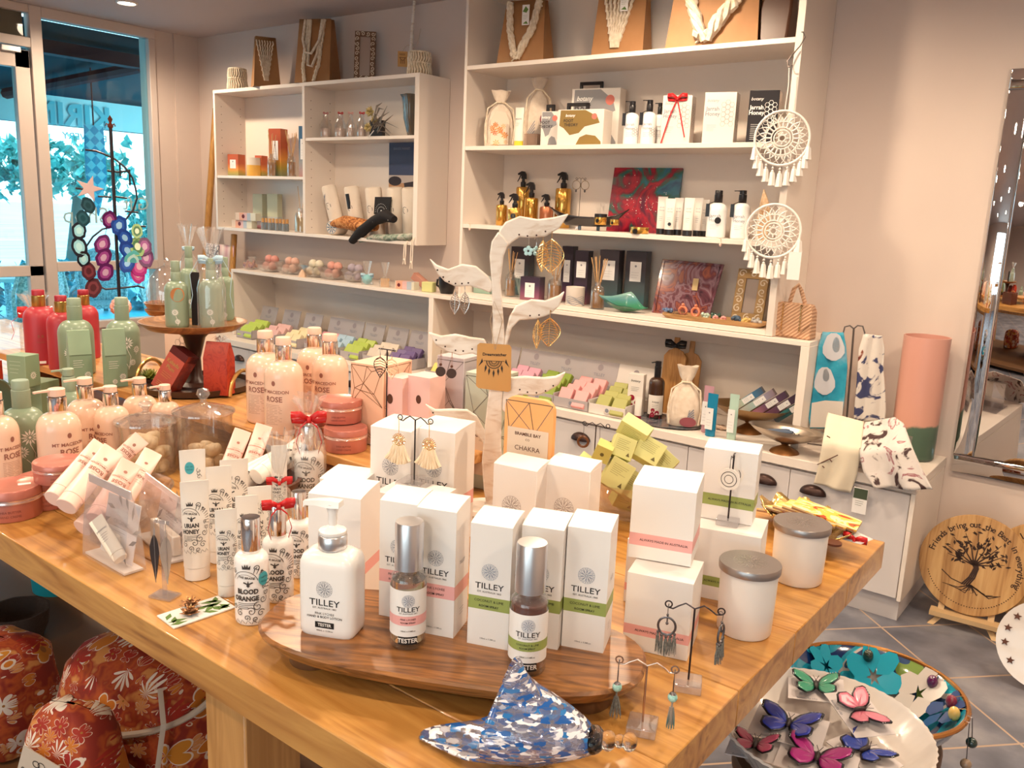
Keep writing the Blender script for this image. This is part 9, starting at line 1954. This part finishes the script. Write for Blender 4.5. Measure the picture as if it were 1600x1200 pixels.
wp=mat('white_plate_glaze',(.74,.68,.64),rough=.2,coat=.4);c=PY(1640,1000,3.12);R0=60/PM(c);t=thing('star_plate','white plate with small brown stars leaning at the right picture edge','plate',(c.x,3.12,.012));t.rotation_euler=(rad(-14),0,rad(4));R0=.15;g=G();g.T=Matrix.Translation((0,0,R0))@Matrix.Rotation(pi/2,4,'X');g.lathe([(0,-.004),(R0*.6,-.004),(R0,.004),(R0,.008),(R0*.65,.0),(0,0)],44,cap=False);g.mk('plate',wp,t)
for a in(2.5,2.9,3.3,3.8):g=Ink(lambda x,z:(x,-.008,R0+z));g.poly([(R0*.82*cos(a)+(.014 if k%2==0 else .006)*sin(2*pi*k/10),R0*.82*sin(a)+(.014 if k%2==0 else .006)*cos(2*pi*k/10))for k in range(10)]);g.mk('star_print',brown_ink,t)
# gold leaf dish with patterned packets
pg=PZ(1262,868,T);gd=Vector((-.60,1.545,T));gd=PZ(1255,838,T)
gleaf=mat('gold_leaf_glaze',(.70,.46,.17),rough=.25,metal=.85,bump=.3,bs=40)
t=thing('leaf_dish','gold ruffled leaf-shaped dish heaped with patterned packets at the table corner','dish',(gd.x,gd.y,T+U_),rad(-38))
g=G()
def lf(u,v):
 a=2*pi*u;e=.75+.12*cos(2*a)+.06*sin(11*a)*v;x=.135*cos(a)*v*e;y=.105*sin(a)*v*e;return(x,y,.003+.040*v**2.2+.008*sin(11*a)*v**3)
g.grid(lf,66,10,wrapu=True);g.mk('dish',gleaf,t,solid=.002)
pk=nmat('native_print',[(.30,(.42,.05,.015)),(.40,(.80,.48,.08)),(.50,(.78,.66,.42)),(.58,(.86,.60,.10)),(.64,(.50,.10,.03)),(.70,(.03,.02,.02)),(.8,(.74,.58,.34))],scale=26,rough=.4,detail=3,dist=2.5,interp='CONSTANT',stretch=(.35,1,1))
kr=mat('brown_packet',(.34,.19,.11),rough=.6);R_=random.Random(4);R3=Matrix.Rotation(rad(-38),3,'Z');proto=None
for k in range(9):
 q=gd+R3@Vector((-.055+.013*k,.012*((k%3)-1),.030+.0042*k));lab='slim packet with a red, yellow and black pattern fanned in the gold leaf dish'
 rt=(rad(6*((k%3)-1)),rad(-14+3*k),rad(-30+4*k+R_.uniform(-6,6)))
 if proto is None:proto=thing('patterned_packet',lab,'packet',q,0,'patterned packets in the gold leaf dish');proto.rotation_euler=rt;g=G();g.mat(0).box(-.062,.062,-.024,.024,0,.0035);g.mat(1).box(-.062,.062,-.024,.024,-.0035,0);g.mk('packet',[pk,kr],proto)
 else:dup(proto,q,rot=rt)
q=PZ(1340,846,T+.03);t=thing('ribbon_label','folded white label tied with a red ribbon at the rim of the gold dish','label',q,rad(-10));g=G();g.add([(-.035,-.015,0),(.015,-.02,.004),(.02,.02,.006),(-.03,.022,.012)],[(0,1,2,3)]);g.mk('label',white_card,t,solid=.001);bow(t,.006,.022,red_rib,y=-.012,tails=False)
q=PZ(1302,850,T+.036);t=thing('shell_disc','brown round disc half under the packets near the red ribbon','disc',q);g=G();g.lathe([(0,0),(.015,0),(.015,.004),(0,.004)],20);g.mk('disc',mat('brown_bead'),t)
t=thing('gift_box','small red box just behind the upper green-banded carton','box',(-.80,1.655,T+U_),rad(10));g=G();g.box(-.02,.02,0,.03,0,.05);g.mk('carton',mat('bright_red_card',(.45,.015,.02),rough=.4),t)
# low stool with two large dishes right of the table
SZ=.335
dsw=mat('dark_stool_wood',(.12,.055,.025),rough=.45)
def stool(label,x,y,z,r):
 t=thing('low_stool',label,'stool',(x,y,.0006));g=G();g.lathe([(0,z-.035),(r*.97,z-.035),(r,z-.03),(r,z-.005),(r*.98,z-.001),(0,z-.001)],48);g.mk('seat',dsw,t)
 for a in(.8,2.4,3.9,5.5):g=G();g.cyl((r*.6*cos(a),r*.6*sin(a),z-.036),(r*.85*cos(a),r*.85*sin(a),0),.016,.013);g.mk('leg',dsw,t)
stool('low round wooden stool carrying the floral bowl',-.405,1.96,SZ,.16)
SD=.475;stool('round wooden stool carrying the white butterfly dish beside the table',-.41,1.545,SD,.15)
fb=mat('floral_lacquer',rough=.1,coat=.6);N,L,b=nodes(fb);tcn=N.new('ShaderNodeTexCoord');n1=N.new('ShaderNodeTexNoise');n1.inputs['Scale'].default_value=7;n1.inputs['Detail'].default_value=1.5;n1.inputs['Distortion'].default_value=1.2;L.new(tcn.outputs['Object'],n1.inputs['Vector'])
r_=ramp_node(N,[(.2,(.004,.02,.09)),(.40,(.01,.20,.30)),(.49,(.02,.32,.42)),(.54,(.42,.38,.36)),(.62,(.03,.06,.14)),(.68,(.16,.24,.06)),(.76,(.20,.02,.06))],'CONSTANT');L.new(n1.outputs[0],r_.inputs[0]);L.new(r_.outputs[0],b.inputs['Base Color'])
cB_=Vector((-.405,1.956,SZ));t=thing('floral_bowl','large round bowl with teal and navy flower lacquer and a gold rim','bowl',(cB_.x,cB_.y,SZ+U_));RB=.197
g=G();g.lathe([(0,0),(.08,0),(.13,.03),(.175,.07),(RB,.115),(RB-.006,.115),(.170,.075),(.125,.036),(.075,.008),(0,.007)],56,cap=False);g.mk('bowl',fb,t,smooth=70)
g=G();g.tube([(RB*cos(a),RB*sin(a),.116)for a in[2*pi*k/56 for k in range(56)]],.006,8,closed=True);g.mk('rim',mat('copper_gold',(.55,.25,.08),rough=.25,metal=.9),t)
g=Ink(lambda x,z:(x,z,.0));f_in=lambda a,s:((.205)*cos(a+s),.205*sin(a+s),.088)
def onbowl(x,y):
 r=min(.190,hypot(x,y));k=max(0,(r-.075)/.115);a=atan2(y,x);return(r*cos(a),r*sin(a),.012+.104*k**1.15)
def petals(g,cx_,cy_,s,n,w=.34,a0=0):
 for i in range(n):
  a=a0+2*pi*i/n;ca,sa=cos(a),sin(a);g.poly([(cx_+s*(p_*ca-q_*sa),cy_+s*(p_*sa+q_*ca))for p_,q_ in((.1,0),(.45,w),(.85,w*.7),(1,0),(.85,-w*.7),(.45,-w))])
for c_,nm,fl_ in(((.01,.26,.38),'teal_flower',[(-.03,.135,.07,6,.34),(-.13,.08,.05,6,.3)]),((.48,.43,.40),'cream_flower',[(.075,.12,.06,5,.42)]),((.03,.07,.20),'navy_flower',[(.145,.06,.055,5,.3)])):
 g=Ink(lambda x,z:(onbowl(x,z)[0],onbowl(x,z)[1],onbowl(x,z)[2]+.0035));[petals(g,*q[:3],q[3],q[4])for q in fl_];g.mk(nm,mat(nm,c_,rough=.15,coat=.5),t)
for k,(a,c_,lab)in enumerate(((.95,(.10,.01,.07),'purple glass bead charm on the rim of the floral bowl'),(.45,(.20,.015,.04),'dark red glass bead charm inside the floral bowl'),(.15,(.65,.42,.12),'golden glass bead charm at the right rim'),(1.9,(.01,.03,.02),'dark green glass bead charm at the far rim'))):
 rr_=RB*.86;e=thing('bead_charm',lab,'charm',(cB_.x+rr_*cos(a),cB_.y+rr_*sin(a),SZ+.105));g=G();g.ball((0,0,0),.013,12,8,sz=1.3);g.mk('bead',mat('bead_%d'%k,c_,rough=.08,coat=1),e);g=G();g.tube([(0,0,.012),(.02*cos(a),.02*sin(a),.018),(.034*cos(a),.034*sin(a),.010)],.001,4);g.mk('wire',gold,e)
for k,(a,L_,c_,lab)in enumerate(((.0,.045,(.01,.03,.025),'dark green bead hanging outside the bowl rim'),(-.12,.085,(.30,.20,.13),'brown bead hanging lower outside the bowl rim'))):
 e=thing('bead_charm',lab,'charm',(cB_.x+(RB+.009)*cos(a),cB_.y+(RB+.009)*sin(a),SZ+.119));g=G();g.tube([(-.012*cos(a),-.012*sin(a),.006),(.0,.0,.004),(.006,0,-L_)],.001,4);g.mk('wire',antique,e);g=G();g.ball((.006,0,-L_-.008),.012,12,8);g.mk('bead',mat('bead_h%d'%k,c_,rough=.1,coat=1),e)
cP2=Vector((-.404,1.567,SD+.0006));t=thing('ribbed_dish','large white ribbed oval dish full of butterfly clips on white cards','dish',cP2,rad(0));RD=.201
g=G();n=120;rings=[]
for k,z in((.30,0),(.60,.003),(.80,.016),(.97,.066),(1.0,.072),(.985,.075),(.955,.070),(.78,.022),(.58,.009),(.25,.006)):rings.append([(RD*k*cos(2*pi*i/n)*(1+.006*cos(60*2*pi*i/n)*(k>.6)),RD*k*1.02*sin(2*pi*i/n)*(1+.006*cos(60*2*pi*i/n)*(k>.6)),z)for i in range(n)])
g.loft(rings);g.mk('dish',wp,t,smooth=50)
def butterfly(label,u,v,z,yaw,c1,tilt=(0,0),s=1.0,clip=(.03,.02,.02)):
 q=PZ(u,v,z);cm=mat('card_gloss',(.66,.60,.60),rough=.3);c=thing('backing_card','white card under the '+label,'card',q,0);c.rotation_euler=(rad(tilt[0]),rad(tilt[1]),rad(yaw));g=G();g.box(-.062*s,.062*s,-.046*s,.046*s,0,.0015);g.mk('card',cm,c)
 g=Ink(lambda x,z_:(x,z_,.002));g.txt('butterfly clip',.008,-.02*s,-.040*s);g.mk('lettering',grey_ink,c)
 t=thing('butterfly_clip',label,'hair clip',q+Vector((0,0,.004)),0);t.rotation_euler=c.rotation_euler;m1=mat('wing_'+str(c1),c1,rough=.25,coat=.4)
 wings=[[(0,-.004),(.010,.026),(.030,.040),(.052,.040),(.050,.018),(.034,.000)],[(0,.004),(.026,.004),(.042,-.008),(.042,-.030),(.022,-.038),(.006,-.022)]]
 for nm,k_,m_,z0_ in(('wing_edge',1.10,mat('wing_black',(.012,.008,.012),rough=.3),.004),('wing',.90,m1,.0055)):
  for sd in(1,-1):
   for wg in wings:cx_,cy_=sum(p_[0]for p_ in wg)/6,sum(p_[1]for p_ in wg)/6;g=G();g.grid(lambda a,b_:((cx_+(p4(wg,a)[0]-cx_)*b_*k_)*s*sd,(cy_+(p4(wg,a)[1]-cy_)*b_*k_)*s,z0_+.012*abs(cx_+(p4(wg,a)[0]-cx_)*b_)/.05),16,4);g.mk(nm,m_,t,solid=.0008)
 g=G();[g.ball((sd*(.044-.006*k)*s,(.040-.001*k)*s,.017-.001*k),.0012,5,4)for sd in(1,-1)for k in range(4)];[g.ball((sd*.050*s,(.024-.005*k)*s,.016),.0011,5,4)for sd in(1,-1)for k in range(2)];g.mk('white_spots',white_ink,t,kind='stuff')
 g=G();g.ball((0,0,.008),.005,8,6,sy=3.2);g.tube([(0,.014,.009),(.006,.026,.012)],.0006,4);g.tube([(0,.014,.009),(-.006,.026,.012)],.0006,4);g.mk('body',mat('clip_body',clip,rough=.4),t)
def p4(wg,a):k=a*len(wg)%len(wg);i=int(k)%len(wg);f=k-int(k);A_,B_=wg[i],wg[(i+1)%len(wg)];return(A_[0]+(B_[0]-A_[0])*f,A_[1]+(B_[1]-A_[1])*f)
ZD=SD+.022
for a in(('green butterfly clip at the far rim of the ribbed dish',1275,1077,ZD+.040,20,(.05,.30,.18),(6,-6),.9),('folded pink butterfly clip on the right side of the ribbed dish',1342,1115,ZD+.046,-40,(.70,.20,.28),(0,12),.95),('royal blue butterfly clip in the middle of the ribbed dish',1232,1137,ZD+.040,8,(.04,.06,.42),(4,-4),1.1),('deep blue butterfly clip half covered at the lower right',1350,1178,ZD+.016,-22,(.03,.06,.36),(0,4),.9),('magenta butterfly clip at the bottom picture edge',1276,1190,ZD+.030,8,(.42,.03,.22),(3,0),1.1),('crumpled rose butterfly clip at the lower left of the dish',1180,1170,ZD+.020,12,(.48,.07,.16),(0,-6),.8)):butterfly(*a)
# floral bags on the lower shelf, basket
fm=mat('retro_floral_fabric',rough=.75);N,L,b=nodes(fm);tcn=N.new('ShaderNodeTexCoord')
def vor(sc,feat,off=0):
 mp=N.new('ShaderNodeMapping');mp.inputs['Location'].default_value=(off,off*.7,off*1.3);L.new(tcn.outputs['Object'],mp.inputs[0]);v=N.new('ShaderNodeTexVoronoi');v.feature=feat;v.inputs['Scale'].default_value=sc;L.new(mp.outputs[0],v.inputs['Vector']);return v,mp
def mth(op,a,b_=None,c=None):
 m_=N.new('ShaderNodeMath');m_.operation=op
 for i,x in enumerate((a,b_,c)):
  if x is None:continue
  if isinstance(x,(int,float)):m_.inputs[i].default_value=x
  else:L.new(x,m_.inputs[i])
 return m_.outputs[0]
def flower_mask(sc,off,npet,r0,amp):
 v,mp=vor(sc,'F1',off);sub=N.new('ShaderNodeVectorMath');sub.operation='SUBTRACT';ml=N.new('ShaderNodeVectorMath');ml.operation='SCALE';ml.inputs['Scale'].default_value=1.0;L.new(mp.outputs[0],sub.inputs[0]);L.new(v.outputs['Position'],sub.inputs[1]);s=N.new('ShaderNodeSeparateXYZ');L.new(sub.outputs[0],s.inputs[0])
 ang=mth('ARCTAN2',s.outputs[2],s.outputs[0]);pet=mth('ABSOLUTE',mth('SINE',mth('MULTIPLY',ang,npet/2.0)));rad=mth('MULTIPLY_ADD',pet,amp,r0);return v,mth('LESS_THAN',v.outputs['Distance'],rad),mth('LESS_THAN',v.outputs['Distance'],r0*.45),mth('LESS_THAN',v.outputs['Distance'],mth('ADD',rad,.035))
n0=N.new('ShaderNodeTexNoise');n0.inputs['Scale'].default_value=22;L.new(tcn.outputs['Object'],n0.inputs['Vector']);base=ramp_node(N,[(.40,(.22,.018,.008)),(.5,(.40,.07,.012)),(.56,(.30,.03,.010)),(.64,(.55,.22,.06))]);L.new(n0.outputs[0],base.inputs[0]);col=base.outputs[0]
for sc,off,npet,r0,amp,cs,edge in((24,3.3,8,.16,.26,[(0,(.50,.15,.015)),(.4,(.30,.02,.010)),(.7,(.58,.24,.08))],(.60,.48,.38)),(11,0,5,.24,.15,[(0,(.52,.16,.012)),(.5,(.30,.015,.010)),(.75,(.56,.22,.02))],(.66,.56,.48)),(12.5,7.7,12,.10,.30,[(0,(.34,.02,.010)),(.45,(.34,.02,.010)),(.5,(.70,.62,.54))],(.34,.02,.010))):
 v,m_,c_,e_=flower_mask(sc,off,npet,r0,amp);sp=N.new('ShaderNodeSeparateColor');L.new(v.outputs['Color'],sp.inputs[0]);rr_=ramp_node(N,cs,'CONSTANT');L.new(sp.outputs[0],rr_.inputs[0])
 for fac,cc in((e_,edge),(m_,rr_.outputs[0]),(c_,(.30,.12,.02))):
  mx=N.new('ShaderNodeMix');mx.data_type='RGBA';keep=mth('MULTIPLY',fac,mth('GREATER_THAN',sp.outputs[1],.12));L.new(keep,mx.inputs[0]);L.new(col,mx.inputs[6])
  if isinstance(cc,tuple):mx.inputs[7].default_value=(*cc,1)
  else:L.new(cc,mx.inputs[7])
  col=mx.outputs[2]
L.new(col,b.inputs['Base Color'])
cream_cloth=mat('cream_canvas',(.50,.42,.35),rough=.8)
def fbag(label,c,rx_,ry_,h,rot,tagp=None,trim=True,z=.0905):
 t=thing('floral_bag',label,'bag',(c[0],c[1],z));t.rotation_euler=(0,0,rad(rot));R_=random.Random(int(abs(c[0])*100));n=40
 rings=[[(rx_*k*(abs(cos(a))**.75)*math.copysign(1,cos(a)),ry_*k2*(abs(sin(a))**.75)*math.copysign(1,sin(a))+.006*sin(5*a+zz*9),h*zz)for a in[2*pi*i/n for i in range(n)]]for zz,k,k2 in((0,.86,.86),(.05,.98,.98),(.35,1.03,1.04),(.65,1.0,1.0),(.85,.92,.88),(.95,.75,.66),(1.0,.45,.35),(1.01,.1,.1))]
 g=G();g.loft(rings);g.mk('bag',fm,t,smooth=80)
 if trim:g=G();g.tube([(rx_*.99*cos(a)*(1.02),ry_*.99*sin(a)*1.06-.002,h*(.78+.10*sin(a+.5)))for a in[2*pi*k/40 for k in range(40)]],.007,8,closed=True);g.tube([(rx_*.7,-ry_*.55,h*.94),(rx_*.95,-ry_*.85,h*.84),(rx_*.9,-ry_*.98,h*.55)],.006,6,flat=.4);g.mk('cream_trim',cream_cloth,t)
 if tagp:
  x,zf=tagp;g=G();T0=Matrix.Translation((x,-ry_*1.10,h*zf))@Matrix.Rotation(rad(14),4,'Y')@Matrix.Rotation(rad(-8),4,'X');g.T=T0;g.box(-.044,.044,-.001,.001,-.034,.034);tg=g.mk('woven_label',cream_cloth,t)
  g=Ink(lambda a,b_:tuple(T0@Vector((a,-.0016,b_))));g.txt('SomerSide',.019,0,-.012,bold=.012,shear=.15,sx=.9);g.ring(-.006,.014,.008,.0016,14,k=.7);g.ring(.006,.016,.008,.0016,14,k=.7);g.mk('lettering',ink,tg)
a=PY(205,1000,.88);w=270/PM(a);fbag('large retro floral bag with a cream trim and woven label under the table',(a.x+.035,.88),w*.52,.13,a.z-.09,12,(.09,.55))
a2_=PY(15,1008,.80);fbag('retro floral bag in brighter orange, cut by the left picture edge',(a2_.x-.06,.80),.125,.115,a2_.z-.09,8,None,trim=False)
a3=PY(115,1105,.665);fbag('small low retro floral bag in front with a tilted woven label',(a3.x-.01,.665),.10,.075,a3.z-.09,18,(.0,.80),trim=False)
q=PY(18,985,1.25);t=thing('felt_basket','dark woven felt basket on the lower shelf at the left edge','basket',(-2.74,1.04,.0905));g=G();g.lathe([(0,0),(.07,0),(.09,.05),(.095,.10),(.088,.10),(.08,.05),(0,.01)],36,cap=False,wob=.02,wn=9);g.mk('basket',mat('dark_felt',(.05,.032,.025),rough=.95,bump=.4,bs=90),t)
q=PY(10,930,1.45);t=thing('beach_bucket','bright turquoise canvas bucket with thin black stripes on the lower shelf','bucket',(-3.02,1.30,.0905));hz=.30;g=G();g.lathe([(0,0),(.09,0),(.11,hz),(.105,hz),(.085,.01),(0,.01)],30,cap=False);g.mk('bucket',mat('turquoise_canvas',(.01,.42,.62),rough=.6),t);g=G();[g.tube([((.09+.02*f+.0015)*cos(a),(.09+.02*f+.0015)*sin(a),hz*f)for a in[2*pi*k/30 for k in range(30)]],.002,4,closed=True)for f in(.6,.8,.85)];g.mk('stripes',ink,t)
# the shop behind the camera, seen in the mirror
o=(.35,-2.6,0);t=thing('tall_display_table','tall wooden display table seen in the mirror','table',o)
def bx_(name,*b_,m=None):g=G();g.box(*b_);return g.mk(name,m or mat_leg,t,bevel=.003)
bx_('tabletop',0,1.9,0,.8,.86,.93)
for x in(.05,1.78):
 for y in(.04,.70):bx_('leg',x,x+.075,y,y+.075,0,.86)
bx_('upper_shelf',0,1.9,.45,.78,1.42,1.45)
for x in(.02,1.85):bx_('post',x,x+.03,.60,.63,.93,1.42,m=dark_metal)
R_=random.Random(3)
dk=mat('bright_red_card',(.45,.015,.02))
for i,(x,y,w,h,m_,nm,lab)in enumerate(((.55,.30,.07,.10,dk,'gift_box','red box on the mirrored table, left'),(.70,.28,.08,.16,dk,'gift_box','taller red box on the mirrored table'),(.85,.3,.07,.08,lime,'gift_box','lime box on the mirrored table'),(1.0,.28,.09,.12,lime,'gift_box','larger lime box on the mirrored table'),(1.2,.3,.08,.14,dk,'gift_box','red box at the middle of the mirrored table'),(.4,.3,.06,.12,white_box,'gift_box','white box at the end of the mirrored table'))):
 q=thing(nm,lab,'box',(o[0]+x,o[1]+y,.9306));g=G();g.box(-w/2,w/2,-.03,.03,0,h);g.mk('carton',m_,q)
for i,x in enumerate((.5,.8,1.1)):
 q=thing('macrame_bag',('white macrame bag on the mirrored upper shelf, first','white macrame bag on the mirrored upper shelf, second','white macrame bag on the mirrored upper shelf, third')[i],'bag',(o[0]+x,o[1]+.6,1.4506));g=G();g.lathe([(0,0),(.07,0),(.09,.08),(.07,.18),(.05,.2),(.04,.2)],20,sy=.5,wob=.04);g.mk('bag',macr,q);g=G();g.tube([(-.05,0,.19),(-.04,0,.28),(0,0,.32),(.04,0,.28),(.05,0,.19)],.006,6);g.mk('handle',macr,q)
